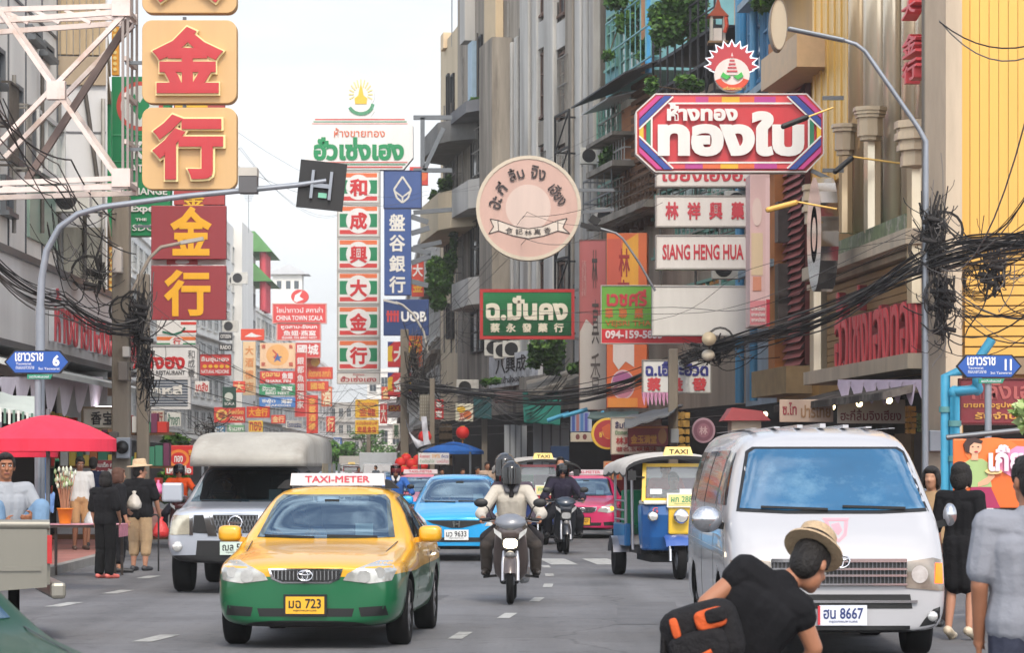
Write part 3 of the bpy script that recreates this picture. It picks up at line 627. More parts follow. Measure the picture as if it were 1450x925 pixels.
# green bank sign
K = (30,142,88)
sign('bank_sign','tall green bank sign with leaf emblem ring behind the gold panels',(158,108,241,334),72,K,[('e',198,150,33,35,(214,84,74)),('e',198,150,27,29,(226,230,226)),('p',[(198,170),(184,150),(190,132),(198,146),(206,132),(212,150)],K),('t','K',186,200,206,225,WT,dict(bold=.05)),('r',158,190,241,191.5,(90,180,130)),('r',158,228,241,229,(90,180,130)),('t','ATM',184,233,214,244,WT),('t','EXCHANGE',162,266,237,276,WT,dict(bold=.03)),('t','K-Expert',170,290,230,303,WT,dict(bold=.04)),('t','THE',192,309,208,313,WT),('t','WISDOM',166,318,232,327,WT,dict(bold=.01))],th=.5,arms=((150,130,158,130),(150,300,158,300)))
sign('green_edge_sign','narrow green sign edge beside the tall green bank sign',(146,128,157,334),70,(40,160,98),[],th=.3)
g = None
t = sign('lamp_bulb_strip','upright orange strip of small bulbs behind the steel truss',(158,20,168,106),69,(240,170,60),[('e',163,26+i*8,2.6,2.6,(255,230,150)) for i in range(10)],th=.2)
t = sign('lamp_bulb_strip','lower orange bulb strip beside the left utility pole',(154,350,160,432),69,(232,160,70),[('e',157,356+i*8,2,2,(255,230,150)) for i in range(10)],th=.2)
# left small signs
sign('restaurant_sign','white restaurant sign with red Thai word and grey capitals at the left',(210,491,279,536),100,(236,236,236),[('t','ฮั่วเซ่งฮง',168,498,262,523,(206,40,46),dict(bold=.05)),('t','G RESTAURANT',214,525,262,531,(90,90,94)),('t','和成興',0,0,0,0,WT)][:2]+[('t',c,266,496+i*13,276,508+i*13,(110,110,112),dict(bold=0)) for i,c in enumerate('和成豐')],frame=(180,180,182),th=.3)
sign('slatted_sign','dark slatted sign with white Thai script in a white frame',(210,538,266,576),96,(88,100,116),[('r',210,541+i*4,266,542.2+i*4,(196,200,206)) for i in range(9)]+[('t','ฏหลี',212,546,258,562,(238,236,230),dict(bold=.05))],frame=(232,232,232),fw=4)
sign('striped_shop_sign','orange white and green striped sign above the white restaurant sign',(222,476,277,491),104,(240,240,236),[('r',222,477,277,482,(232,124,62)),('r',222,486,277,491,(40,140,88)),('e',250,484,10,7,WT),('t','行',245,478,256,490,(206,50,54))])
sign('curled_logo_sign','white sign with green curling tail and red stripe under the maroon signs',(222,454,278,475),106,(238,236,232),[('r',256,456,278,460,(220,70,60)),('l',[(230,470),(246,474),(258,470),(262,464)],3,(30,110,84)),('r',256,468,278,471,(214,60,50))])
sign('medicine_sign','red natural medicine sign with Thai line over gold leaves',(282,503,326,531),150,(206,66,66),[('t','ลิ้มซุ่นเฮง',285,505,324,514,WT,dict(bold=.03)),('t','NATURAL MEDICINE',285,524,324,529,WT,dict(bold=.02))]+[('e',290+8*i,519,3,2.5,GD) for i in range(5)],frame=(190,60,60),fw=1)
sign('medallion_sign','red sign with gold medallion far left of the stacked restaurant signs',(303,577,347,599),165,(214,66,60),[('e',314,588,8,8,(240,200,110)),('e',314,588,5,5,(180,90,60)),('t','ลิ้มเหล่าโหงว',324,580,345,587,(250,210,120)),('t','VOCASIA',325,590,345,596,(250,226,190))])
sign('red_shop_sign','small red sign with gold characters right of the medallion sign',(349,576,382,592),172,(216,64,50),[('t','大金行',352,578,379,590,(244,180,60))])
sign('citizen_board','small dark notice board on the white wall above the medicine sign',(310,471,329,482),150,(70,72,76),[('t','CITIZEN',312,474,327,479,WT)],th=.1); sign('citizen_board','small dark sign reading RADO under the other notice board',(310,487,329,497),150,(60,62,66),[('t','RADO',312,489,327,495,WT)],th=.1)
sign('green_badge_sign','dark green upright badge sign over the red medallion sign',(315,548,334,578),160,(50,84,74),[('e',324,562,6,6,(210,216,206)),('t','SCALA',318,570,332,574,WT)],th=.2)
# clock / scrollwork, Chinese cream board
sign('cream_board','cream board with black brushed character under the left canopy',(118,579,158,606),58,(226,218,200),[('t','香',129,583,144,602,(40,38,36),dict(bold=.02)),('t','宝',146,583,160,602,(40,38,36))],frame=(150,130,100),th=.1)
# central column
for i, ch in enumerate('和成興大金行'):
    y0 = 243+47.6*i
    sign('gold_shop_sign','white red and green column panel, '+('topmost, beside the blue emblem sign','second from the top, right of the traffic light','third from the top of the tall column','fourth from the top with the big spreading character','fifth from the top beside the blue UOB sign','lowest of the six, above the white strip')[i],(479,y0,536,y0+43),132,(238,236,230),
      [('r',481,y0+2,534,y0+8,(236,120,70)),('r',481,y0+35,534,y0+41,(216,66,62)),('r',481,y0+12,534,y0+31,(22,136,88)),('e',507.5,y0+22,17.5,18,(240,238,234)),('t',ch,495,y0+10,520,y0+35,(212,46,50),dict(bold=.05))],th=.6,frame=(196,192,186),fw=2,group='striped panels of the tall column sign')
sign('gold_shop_sign','white strip with red Thai name at the foot of the striped column sign',(478,528,537,543),132,(232,226,218),[('t','ฮั่วเซ่งเฮง',482,533,533,541,(190,80,84)),('t','ห้างทอง',500,529,516,532,(200,120,120))],th=.4,frame=(200,196,190),fw=1)
pl = [(446,165),(571,165),(585,178),(585,223),(571,240),(432,240),(432,176)]
t = sign('gold_shop_sign','large white octagonal sign with green Thai name topping the striped column',(432,165,585,240),132,(240,238,234),[('r',446,168,573,170,(214,90,84)),('r',444,171.5,576,173,(40,140,92)),('r',442,174.5,577,175.5,(214,110,100)),('t','ห้างขายทอง',473,181,545,194,(226,110,70),dict(bold=.01)),('t','ฮั่วเซ่งเฮง',444,194,572,227,(24,146,88),dict(bold=.06)),('r',440,229,577,230.5,(214,110,100)),('r',442,232,574,233.5,(40,140,92)),('r',445,235.5,570,237.5,(214,90,84))],th=.7,poly=pl,arms=((585,165,640,165),(598,165,598,236),(585,240,640,240),(600,240,628,180),(585,300,640,296),(585,350,625,342)),armz=.2)
t = thing('garuda_emblem','white and gold royal style emblem on top of the column sign','emblem',P(511,165,132)); s = 132/F
g = MB(); pr = [(-19*s+38*s*k/20, 0) for k in range(21)]
g.prism([(x*s,z*s) for x,z in ((-19,6),(-12,0),(14,0),(20,8),(15,16),(19,26),(19,38),(14,49),(6,56),(0,58),(-6,56),(-14,49),(-19,38),(-19,26),(-14,16))],0,.25,sm((244,243,238))); g.build('panel',t)
g = MB(); Y = sm((246,204,70))
g.prism([(x*s,z*s) for x,z in ((-8,18),(8,18),(9,26),(4,30),(2,40),(0,46),(-2,40),(-4,30),(-9,26))],-.03,0,Y)
for k in range(13): a = R(-20+k*18.3); g.bar((math.cos(a)*10*s,-.01,(32+math.sin(a)*10)*s),(math.cos(a)*17*s,-.01,(32+math.sin(a)*21)*s),1.6*s,.03,sm((248,226,150)),up=(0,1,0))
g.build('gold_figure',t); g = MB(); G2 = sm((90,160,120))
for k in range(8): a = R(200+k*20); g.bar((math.cos(a)*17*s,-.02,(18+math.sin(a)*14)*s),(math.cos(a+R(20))*17*s,-.02,(18+math.sin(a+R(20))*14)*s),5*s,.03,G2,up=(0,1,0))
g.build('ribbon',t)
# blue bank signs
sign('bank_sign','blue square sign with white petal emblem beside the striped column',(544,242,596,294),126,(66,92,150),[('l',[(570,250),(558,268),(562,280),(570,287),(578,280),(582,268),(570,250)],2.6,(222,218,206)),('l',[(558,270),(570,279),(582,270)],2.2,(222,218,206)),('l',[(570,279),(570,286)],2.2,(222,218,206))],th=.5,frame=(60,72,110),fw=1)
sign('bank_sign','tall blue sign with four white characters under the petal emblem',(544,296,582,418),126,(58,88,150),[('t',c,551,303+i*29.3,574,327+i*29.3,(236,232,222),dict(bold=.035)) for i,c in enumerate('盤谷銀行')],th=.5,arms=((582,306,606,314),(582,330,608,322),(582,352,610,358),(582,372,610,362),(582,398,606,404)),armz=.22)
sign('bank_sign','dark blue sign with red emblem and white letters UOB',(543,424,607,475),124,(34,62,116),[('r',548+4.6*i,440,551+4.6*i,456,(206,60,62)) for i in range(4)]+[('r',547,444,565,447,(206,60,62)),('t','UOB',568,441,604,456,WT,dict(bold=.05))],th=.5)
for i, ch in enumerate('大金'):
    sign('checked_shop_sign','red sign with white '+('big spreading' if i==0 else 'roof-shaped')+' character in blue and yellow corners',(549,484+44*i,582,520+42*i),138,(214,58,62),[('r',549,490+44*i,556,512+42*i,(240,196,60)),('r',576,490+44*i,582,512+42*i,(240,196,60)),('p',[(549,484+44*i),(558,484+44*i),(549,492+44*i)],(66,70,140)),('p',[(582,520+42*i),(572,520+42*i),(582,512+42*i)],(66,70,140)),('e',566,502+43*i,11,15,(214,58,62)),('t',ch,557,491+44*i,576,513+42*i,WT,dict(bold=.04))],th=.5,group='checked red signs below the bank signs')
sign('small_rate_sign','small white and red exchange board far below the checked signs',(548,570,578,592),140,(228,220,214),[('r',550,574,568,583,(200,60,50)),('t','EXX',552,575,566,582,GD)],th=.3)
sign('red_gold_sign','upright red and gold sign behind the tall blue bank sign',(583,370,600,420),150,(220,80,60),[('t','大',584,374,599,392,WT),('t','金',584,396,599,414,GD)],th=.3); sign('red_gold_sign','orange upright sign behind the blue UOB sign',(576,476,598,520),150,(230,110,50),[('t','行',578,480,596,500,GD),('t','金',578,500,596,518,RD)],th=.3)
sign('red_gold_sign','round red lantern shaped signs behind the blue emblem sign',(580,236,606,262),150,(224,70,60),[('e',586,248,6,8,(240,120,70)),('e',599,248,6,8,(240,120,70))],th=.4)
# yellow far signs
sign('yellow_street_sign','upper yellow sign with red characters over the far street',(503,566,536,592),190,(240,190,60),[('t','ห้างทอง',506,568,533,576,(206,120,60)),('t','金龍',508,578,532,590,(206,84,50))],th=.3,group='yellow signs over the far street'); sign('yellow_street_sign','lower yellow sign with small red characters over the far street',(503,595,536,615),190,(240,190,60),[('t','หนังสือพิมพ์',505,597,534,602,(206,120,60)),('t','南星食店',506,604,533,613,(206,84,50))],th=.3,group='yellow signs over the far street')
# red restaurant cluster
d = 235
RS = (216,70,66)
sign('restaurant_sign','red wide sign reading CHINA TOWN SCALA topping the far stack',(387,431,461,457),d,RS,[('t','ไชน่าทาวน์ สกาล่า',391,435,457,443,WT,dict(bold=.01)),('t','CHINA TOWN SCALA',391,447,457,454,WT,dict(bold=.02))],frame=(230,170,160),fw=1.5,th=.5)
t = sign('restaurant_logo','round red logo with white swirl above the wide red restaurant sign',(412,410,437,430),d,RS,[('p',[(416,426),(418,418),(428,412),(424,420),(430,424),(420,428)],WT)],th=.5,poly=[(424.5+12.5*math.cos(a*math.pi/10),420+10*math.sin(a*math.pi/10)) for a in range(20)])
sign('restaurant_sign','red sign with two rows of characters under the wide SCALA sign',(393,458,453,481),d,RS,[('t','หูฉลาม-รังนก',398,460,449,467,WT),('t','魚翅·燕窩',401,468,447,476,WT,dict(bold=.02)),('t','SHARK FIN BIRD NEST',399,477,449,480,WT)],frame=(230,170,160),fw=1.5,th=.5)
sign('restaurant_sign','pale square sign with star in a gold disc and corner characters',(368,486,418,522),d-6,(238,200,160),[('e',393,503,16,15,(240,180,110)),('p',[(393,500),(395,505),(400,505),(396,508),(398,513),(393,510),(388,513),(390,508),(386,505),(391,505)],(70,110,170)),('l',[(386,496),(392,502),(388,508)],2.2,(206,80,60)),('t','酒',370,488,376,494,(206,90,70)),('t','家',370,513,376,519,(206,90,70)),('t','魚',409,488,415,494,(206,90,70)),('t','翅',409,513,415,519,(206,90,70))],th=.4)
sign('restaurant_sign','red upright sign with a white column of characters behind the star sign',(418,500,433,590),d-3,RS,[('t',c,420.5,506+12.4*i,430.5,516.5+12.4*i,WT,dict(bold=.02)) for i,c in enumerate('銀都魚翅酒家')],frame=(230,170,160),fw=1,th=.4)
sign('restaurant_sign','red sign with two large white characters right of the star sign',(419,486,453,506),d-1,RS,[('t','國城',421,488,451,503,WT,dict(bold=.03))],th=.4,frame=(230,170,160),fw=1)
sign('restaurant_sign','red sign reading SHARK FIN under the star sign',(368,526,418,543),d-6,(216,60,56),[('t','หูฉลาม',371,528,396,536,(246,214,120)),('t','魚翅',399,528,415,537,WT),('t','SHARK FIN',376,538,412,542,WT)],th=.4)
sign('restaurant_sign','green sign reading BIRD NEST in the far stack',(367,545,418,560),d-6,(60,150,104),[('t','รังนก',371,547,390,554,WT),('t','燕窩',398,547,414,554,WT),('t','BIRD NEST',376,555,410,559,WT)],th=.4); sign('restaurant_sign','blue sign reading SEAFOOD lowest of the far stack',(367,563,418,577),d-6,(74,130,200),[('t','ซีฟู้ด',371,565,390,572,WT),('t','海鮮',398,565,414,572,WT),('t','SEAFOOD',376,573,412,576,WT)],th=.4)
sign('restaurant_sign','orange red Thai sign right of the red upright sign',(434,520,471,537),d,(222,74,56),[('t','ภัตตาคาร สกาล่า',437,523,468,534,(246,190,90))],th=.4); sign('restaurant_sign','orange red sign with two gold characters below the Thai one',(434,540,465,554),d,(222,74,56),[('t','國城',440,542,460,552,(246,190,90))],th=.4)
sign('restaurant_sign','narrow red upright sign with gold characters at the foot of the far stack',(434,560,450,614),d-10,(220,70,56),[('t',c,437,563+12*i,447,573+12*i,(246,190,90)) for i,c in enumerate('金都酒楼')],th=.4)
sign('gold_ball_sign','small orange swirl logo under the two large white characters',(434,507,454,520),d,(232,120,60),[('e',446,513,6,6,(246,190,80))],th=.4,poly=[(434,507),(453,507),(453,514),(448,520),(434,520)])
sign('airline_sign','orange red sign with a white swoosh at the far left',(341,466,374,482),200,(230,84,56),[('p',[(346,477),(356,471),(362,474),(371,476),(362,477.5)],WT)],th=.3); sign('upright_pale_sign','pale upright orange sign below the swoosh sign',(344,484,362,560),204,(240,206,160),[('t',c,347,490+17*i,359,503+17*i,(226,150,90)) for i,c in enumerate('大酒樓店')],th=.3)
sign('red_shop_sign','red sign with white word hanging by the leafy shrub behind the silver pickup',(234,631,273,673),64,(212,50,48),[('e',253,650,15,13,(236,140,60)),('e',253,650,11,9,(206,50,48)),('t','ทอง',247,646,259,655,WT,dict(bold=.03)),('t','เหล่าสื่อ',236,660,271,671,WT,dict(bold=.05)),('t','大',235,637,240,645,GD),('t','吉',267,637,272,645,GD)],th=.06)
sign('red_shop_sign','maroon shop board with white Thai words behind the white shirted man',(132,652,168,684),57,(150,44,56),[('t','ร้านเต็ก กวง',134,655,166,662,WT),('t','เภสัช',138,664,166,674,WT,dict(bold=.04)),('t','หุ้นยาจีน',136,677,166,683,WT)],th=.08)
# ---- right hand signs
t = sign('round_shop_sign','large round pink sign with black Thai lettering around its rim and a scroll banner',(675,221,822,368),92,(224,186,172),[('e',748,294,32,33,(236,212,200)),('p',[(705,312),(730,321),(748,324),(768,321),(790,312),(803,309),(797,322),(807,331),(790,327),(770,334),(748,338),(727,334),(706,327),(692,331),(699,321),(694,310)],(240,226,212)),('l',[(705,312),(730,321),(748,324),(768,321),(790,312)],1.2,(70,56,54)),('l',[(706,327),(727,334),(748,338),(770,334),(790,327)],1.2,(70,56,54)),('l',[(694,310),(705,312),(706,327),(692,331),(699,321),(694,310)],1.1,(70,56,54)),('l',[(803,309),(790,312),(790,327),(807,331),(797,322),(803,309)],1.1,(70,56,54))]
  +[('t',c,748+a-5,329.5-abs(a)*.13-4,748+a+5,329.5-abs(a)*.13+4,(60,50,50),dict(bold=0,turn=-a*.004)) for a,c in zip((-27,-13,0,13,27),'合記林真香')]
  +[('t',w,748+46*math.cos(R(an))-ww,294-52*math.sin(R(an))-9,748+46*math.cos(R(an))+ww,294-52*math.sin(R(an))+9,(62,50,50),dict(bold=.02,fit=True,turn=R(an-90)*.8)) for w,an,ww in (('อะ',172,8),('กี่',148,6),('ลิ้ม',112,11),('จิง',72,11),('เฮียง',22,15))],
  th=.5,frame=(232,218,196),fw=5,poly=[(748.5+72*math.cos(a*math.pi/20),294.5+72*math.sin(a*math.pi/20)) for a in range(40)],arms=((820,268,870,268),(820,300,870,296)),armz=.1)
sign('medicine_sign','green ribbed sign with cream Thai name in a red frame below the round sign',(684,414,809,476),104,(26,138,76),[('r',684,414+3.1*i,809,415+3.1*i,(20,116,64)) for i in range(20)]+[('t','ฉ.มั่นคง',688,419,804,454,(232,226,204),dict(bold=.06)),]+[('t',c,694+22.5*i,458,708+22.5*i,471,(226,220,196),dict(bold=.04)) for i,c in enumerate('蔡永發藥行')],frame=(196,54,52),fw=4.5,th=.4,arms=((809,412,830,408),(809,478,830,482)),armz=.1)
t = sign('gold_shop_sign','big red octagonal sign with bold white Thai letters and rainbow border',(901,133,1166,243),66,(212,54,62),[],th=.4,poly=[(928,133),(1142,133),(1166,158),(1166,218),(1142,243),(928,243),(901,218),(901,158)],frame=(226,220,214),fw=2,arms=((1166,137,1196,137),(1166,240,1196,240),(1150,240,1180,254)),armz=.09)
x0s = (901,133)
its = [('p',[(949,137),(1118,137),(1125,145),(942,145)],(226,78,84)),('p',[(985,137),(1003,137),(1003,145),(985,145)],(200,70,140)),('p',[(1003,137),(1022,137),(1022,145),(1003,145)],(232,110,60)),('p',[(1022,137),(1047,137),(1047,145),(1022,145)],(240,186,40)),('p',[(1047,137),(1068,137),(1068,145),(1047,145)],(232,110,60)),('p',[(1068,137),(1098,137),(1098,145),(1068,145)],(190,66,150)),
 ('p',[(949,239),(1118,239),(1125,232),(942,232)],(226,78,84)),('p',[(970,232),(995,232),(995,239),(970,239)],(190,66,150)),('p',[(995,232),(1020,232),(1020,239),(995,239)],(232,110,60)),('p',[(1020,232),(1045,232),(1045,239),(1020,239)],(240,186,40)),('p',[(1045,232),(1068,232),(1068,239),(1045,239)],(232,110,60)),('p',[(1068,232),(1100,232),(1100,239),(1068,239)],(190,66,150)),
 ('l',[(946,146.5),(1122,146.5)],2.4,WT),('l',[(946,230.5),(1122,230.5)],2.4,WT)]
for sx in (1,-1):
    q = lambda x: 1033.5+sx*(1033.5-x)*-1 if sx > 0 else 1033.5*2-x
    its += [('p',[(q(905),160),(q(930),136),(q(938),136),(q(905),168)],(206,60,140)),('p',[(q(905),170),(q(940),136),(q(951),136),(q(905),180)],(44,74,160)),('p',[(q(905),216),(q(930),240),(q(938),240),(q(905),208)],(206,60,140)),('p',[(q(905),206),(q(940),240),(q(951),240),(q(905),196)],(44,74,160)),('p',[(q(905),182),(q(911),176),(q(911),200),(q(905),194)],(240,196,50)),('p',[(q(915),172),(q(921),166),(q(921),210),(q(915),204)],(24,128,90)),('l',[(q(905),183),(q(953),137)],2.2,WT),('l',[(q(905),193),(q(953),239)],2.2,WT),('l',[(q(922.5),165),(q(922.5),211)],2.4,WT)]
its += [('t','ห้างทอง',944,147,1044,172,WT,dict(bold=.06)),('t','ทองใบ',931,158,1138,222,WT,dict(bold=.075))]
t2 = sign('gold_shop_sign','x',(901,133,1166,243),65.99,(212,54,62),its,th=.01)
for o in list(t2.children):
    if o.name.startswith('panel'): bpy.data.objects.remove(o)
    else: o.parent = t; o.location.y -= .02
bpy.data.objects.remove(t2)
t = thing('sunburst_emblem','red and silver sunburst emblem with green leaves standing on the big red sign','emblem',P(1036,133,66)); s = 66/F
g = MB()
for k in range(23):
    a = R(-8+k*8.9); r = 40 if k % 2 else 33
    for (w, q, y, m) in ((5.2,r,0,CHROME),(3.4,r-3,-.05,sm((196,56,66)))):
        ca, sa = math.cos(a), math.sin(a); c0 = (0,38)
        pts = [(c0[0]+12*ca-sa*w*.5, c0[1]+12*sa+ca*w*.5),(c0[0]+q*.75*ca-sa*w, c0[1]+q*.75*sa+ca*w),(c0[0]+q*ca, c0[1]+q*sa),(c0[0]+q*.75*ca+sa*w, c0[1]+q*.75*sa-ca*w),(c0[0]+12*ca+sa*w*.5, c0[1]+12*sa-ca*w*.5)]
        g.prism([(x*s,z*s) for x,z in pts], y-.002*k, y+.06-.002*k, m)
g.build('ray', t); g = MB()
disc = [(25*math.cos(a*math.pi/12)*s,(26+24*math.sin(a*math.pi/12))*s) for a in range(24)]
g.prism(disc,-.12,.02,sm((236,226,220))); g.prism([(x*s,z*s) for x,z in ((-9,26),(9,26),(0,58))],-.15,0,sm((232,214,212))); 
for k in range(5): z = 30+k*5; w = 8.5*(58-z)/32; g.box(-w*s,w*s,-.165,-.1,z*s,(z+2.4)*s,sm((200,76,84)))
for sx in (-1,1): g.prism([(sx*x*s,z*s) for x,z in ((2,24),(8,19),(16,24),(13,30),(8,26))],-.17,0,sm((70,190,80)))
n = 14; arc = [(25*math.cos(R(200+k*10)),26+22*math.sin(R(200+k*10))) for k in range(n+1)]+[(17*math.cos(R(340-k*10)),26+14*math.sin(R(340-k*10))) for k in range(n+1)]
g.prism([(x*s,z*s) for x,z in arc],-.16,0,sm((226,80,50))); g.build('disc', t)
g = MB(); 
for k,c in enumerate('เครื่องหมายทอง'): pass
g.text('เครื่องหมาย',-13*s,13*s,4.6*s,9.6*s,-.165,sm((246,220,120)),.02,.01); g.build('lettering', t)
# white stacked pharmacy boards
for i,(y0,y1,tx,lb) in enumerate(((226,263,'เซี่ยงเฮงฮั้ว','white board with red Thai curls just under the big octagonal sign'),(278,320,'林祥興藥行','white board with five red characters, middle of the stack'),(334,380,'SIANG HENG HUA K','white board reading SIANG HENG HUA in red serif capitals'))):
    sign('pharmacy_sign',lb,(930,y0,1068,y1),80,(236,232,226),([('t',c,942+i2*31,286,961+i2*31,311,(206,62,76),dict(bold=.05)) for i2,c in enumerate('林祥興藥行') if i2<4] if i==1 else [('t',tx,938,y0+(12 if i==2 else 6),1066,y1-(12 if i==2 else 6),(206,52,68),dict(bold=.035))]),th=.45,frame=(178,172,166),fw=1.6,group='white stacked pharmacy boards')
sign('vertical_banner','tall pale pink banner box with a red edge at the end of the white boards',(1062,245,1090,462),75,(232,196,194),[('r',1084,252,1090,425,(240,206,206)),('r',1085,424,1090,462,(206,40,66)),('r',1062,426,1084,460,(226,140,148)),('r',1064,330,1080,390,(230,206,170)),('e',1072,300,7,20,(238,214,206)),('r',1066,392,1078,412,(224,150,120))]+[('t','ยาหม่อง',1064,434+8*i,1083,440+8*i,WT) for i in range(3)],th=1.4)
sign('medicine_sign','green and red sign with Thai name and phone number 094-159',(852,405,1000,486),84,(106,172,52),[('r',852,466,1000,486,(214,34,44)),('t','เวชศรี',859,410,916,434,(200,52,60),dict(bold=.05)),('t','華',857,436,868,451,(214,110,40),dict(bold=.03)),('t','聯',876,436,888,451,(214,110,40),dict(bold=.03)),('t','藥',898,436,911,451,(214,110,40),dict(bold=.03)),('t','VEJSRI THA',857,454,922,464,(206,120,40),dict(bold=.02)),('t','094-159-5855',857,468,938,480,(244,220,220),dict(bold=.05))],th=.3,frame=(206,200,190),fw=1.2)
sign('blank_lightbox','blank white lightbox sign hung in front of the green phone number sign',(925,406,1060,474),78,(228,226,220),[],th=.5,frame=(206,204,200),fw=1.5,arms=((1060,440,1066,440),))
sign('weathered_banner','weathered dark pink banner with a peeling grey foot and brushed black strokes',(821,340,858,580),100,(176,96,96),[('p',[(821,580),(821,470),(830,452),(840,462),(848,446),(858,456),(858,580)],(198,192,184)),('t','林',838,354,846,408,(60,54,52),dict(bold=.02)),('t','真',838,424,848,488,(70,62,58),dict(bold=.0)),('t','香',836,500,850,560,(96,88,84),dict(bold=-.005)),('t','LIM CHIN',824,368,830,420,(206,160,156),dict(bold=0))],th=.4,frame=(150,120,112),fw=1)
sign('orange_banner','orange banner with dark red brushed characters and a round pink badge at its foot',(859,330,916,578),97,(226,110,54),[('p',[(882,344),(904,330),(904,470),(876,470),(884,440),(876,410)],(240,170,50)),('r',860,338,880,470,(206,92,70)),('t','林',876,352,892,392,(160,44,40),dict(bold=.03)),('t','真',874,396,892,440,(160,44,40),dict(bold=.02)),('p',[(868,480),(898,480),(898,520),(886,512),(876,524),(868,512)],(232,220,214)),('e',882,545,17,21,(220,196,200)),('e',882,545,15.5,19,(206,130,150)),('p',[(867,548),(867.5,536),(872,530),(882,526.5),(892,530),(896.5,536),(897,548)],(176,100,150)),('t','LIM JING HENG',866,541,898,551,(240,220,190),dict(bold=.02)),('r',861,564,903,577,(240,150,60))],th=.7,yaw=R(-8))
sign('pharmacy_sign','white sign with blue Thai name over three red characters',(911,511,1006,556),76,(228,228,224),[('t','ฉ.เอี๊ยะฮ้วด',914,512,1003,533,(40,44,130),dict(bold=.055)),('t','蔡',916,535,936,554,RD,dict(bold=.06)),('t','益',947,535,967,554,RD,dict(bold=.06)),('t','發',980,535,1001,554,RD,dict(bold=.06))],th=.35,frame=(150,146,138),fw=1.6)
sign('food_sign','cream sign with Thai and red characters half hidden by a grey awning',(866,592,936,643),72,(228,214,192),[('t','ลิ้มซี',871,597,888,607,(64,52,96),dict(bold=.04)),('t','ปิดทอง',871,610,890,616,(70,130,76)),('t','林真',872,619,894,630,(196,54,50),dict(bold=.03)),('t','著名玉峡燒味',872,633,930,640,(180,70,60),dict(bold=.03))],th=.3,frame=(190,176,160),fw=1)
sign('red_gold_board','dark red carved board with gold figures hanging before the cream food sign',(890,604,948,632),70,(150,34,36),[('t','金玉满堂',893,616,930,629,(232,170,60),dict(bold=.05)),('e',938,618,6,11,(190,130,60)),('r',890,604,948,607,(206,130,60))],th=.15,frame=(120,30,30),fw=1)
sign('round_shop_sign','round red and yellow sign half hidden beside the cream food sign',(837,592,884,637),74,(236,190,50),[('e',861,614.5,20,19.5,(176,40,42)),('e',862,612,9,10,(232,180,60)),('p',[(852,606),(862,600),(872,608),(866,622),(856,620)],(206,90,40)),('t','香',848,612,853,620,GD)],th=.2,poly=[(860.5+23.5*math.cos(a*math.pi/16),614.5+22.5*math.sin(a*math.pi/16)) for a in range(32)])
sign('round_shop_sign','round dull purple sign in shadow above the tuk-tuk and van',(980,592,1013,628),70,(176,140,150),[('e',996,610,14,15,(124,72,88)),('e',996,610,9,10,(150,96,110)),('t','林',990,604,1002,616,(206,170,170))],th=.2,poly=[(996.5+16.5*math.cos(a*math.pi/16),610+18*math.sin(a*math.pi/16)) for a in range(32)])
sign('shop_board','cream sign board with brown Thai letters under the right canopy, left one',(1104,566,1180,598),64,(196,170,150),[('t','ซ.ไท',1108,570,1128,588,(150,40,50),dict(bold=.03)),('t','ปารีไทย',1134,572,1176,592,(160,120,80),dict(bold=.03))],th=.1); sign('shop_board','long grey cream board with brown Thai letters under the white swag cloths',(1186,566,1282,600),62.5,(190,182,172),[('t','ฮะกี่ลิ้มจิงเฮียง',1190,580,1276,596,(120,60,70),dict(bold=.02))],th=.1)
sign('shop_board','dark red shop board with gold Thai lines behind the blue street sign',(1360,538,1500,600),52,(126,30,40),[('t','หลังเฮง',1376,540,1480,566,(170,84,80),dict(bold=.03)),('t','ขายทองรูปพรรณ',1364,570,1460,580,(206,150,60)),('t','รับจำนำ',1380,584,1450,594,(206,150,60))],th=.15,frame=(90,24,30),fw=2)
t = sign('disc_sign','round steel rimmed sign seen almost edge on, high on the gold facade',(1091,-2,1116,70),72,(222,206,180),[],th=.5,poly=[(1103+12*math.cos(a*math.pi/14),34+36*math.sin(a*math.pi/14)) for a in range(28)],frame=(150,130,110),fw=1.5)
# colourful small hanging boards and awnings in front of the dark shops, right side
sign('hanging_board','small pale flyer board with yellow cartoon shapes among dark shopfronts',(645,572,670,597),118,(226,222,200),[('e',653,580,6,5,(236,190,50)),('e',662,588,6,6,(206,110,60)),('t','五',650,586,657,595,(200,60,50))],th=.08); sign('hanging_board','red upright lightbox with white figures beside the pale flyer board',(615,566,628,594),120,(206,44,44),[('t','茶',617,569,626,578,WT),('t','室',617,582,626,591,WT)],th=.3)
sign('drinks_case','row of blue drink cases hung over the dark doorway',(808,584,838,612),96,(150,170,206),[('r',810+6*i,585,814+6*i,611,((60,90,170),(176,120,120),(80,130,190),(90,96,180),(190,200,220))[i]) for i in range(5)],th=.5); sign('shelf_box','cream shelf box under the row of blue drink cases',(808,613,840,626),96,(206,196,176),[('e',818,619,3,4,(120,60,60)),('e',828,619,3,4,(120,60,60))],th=.5)
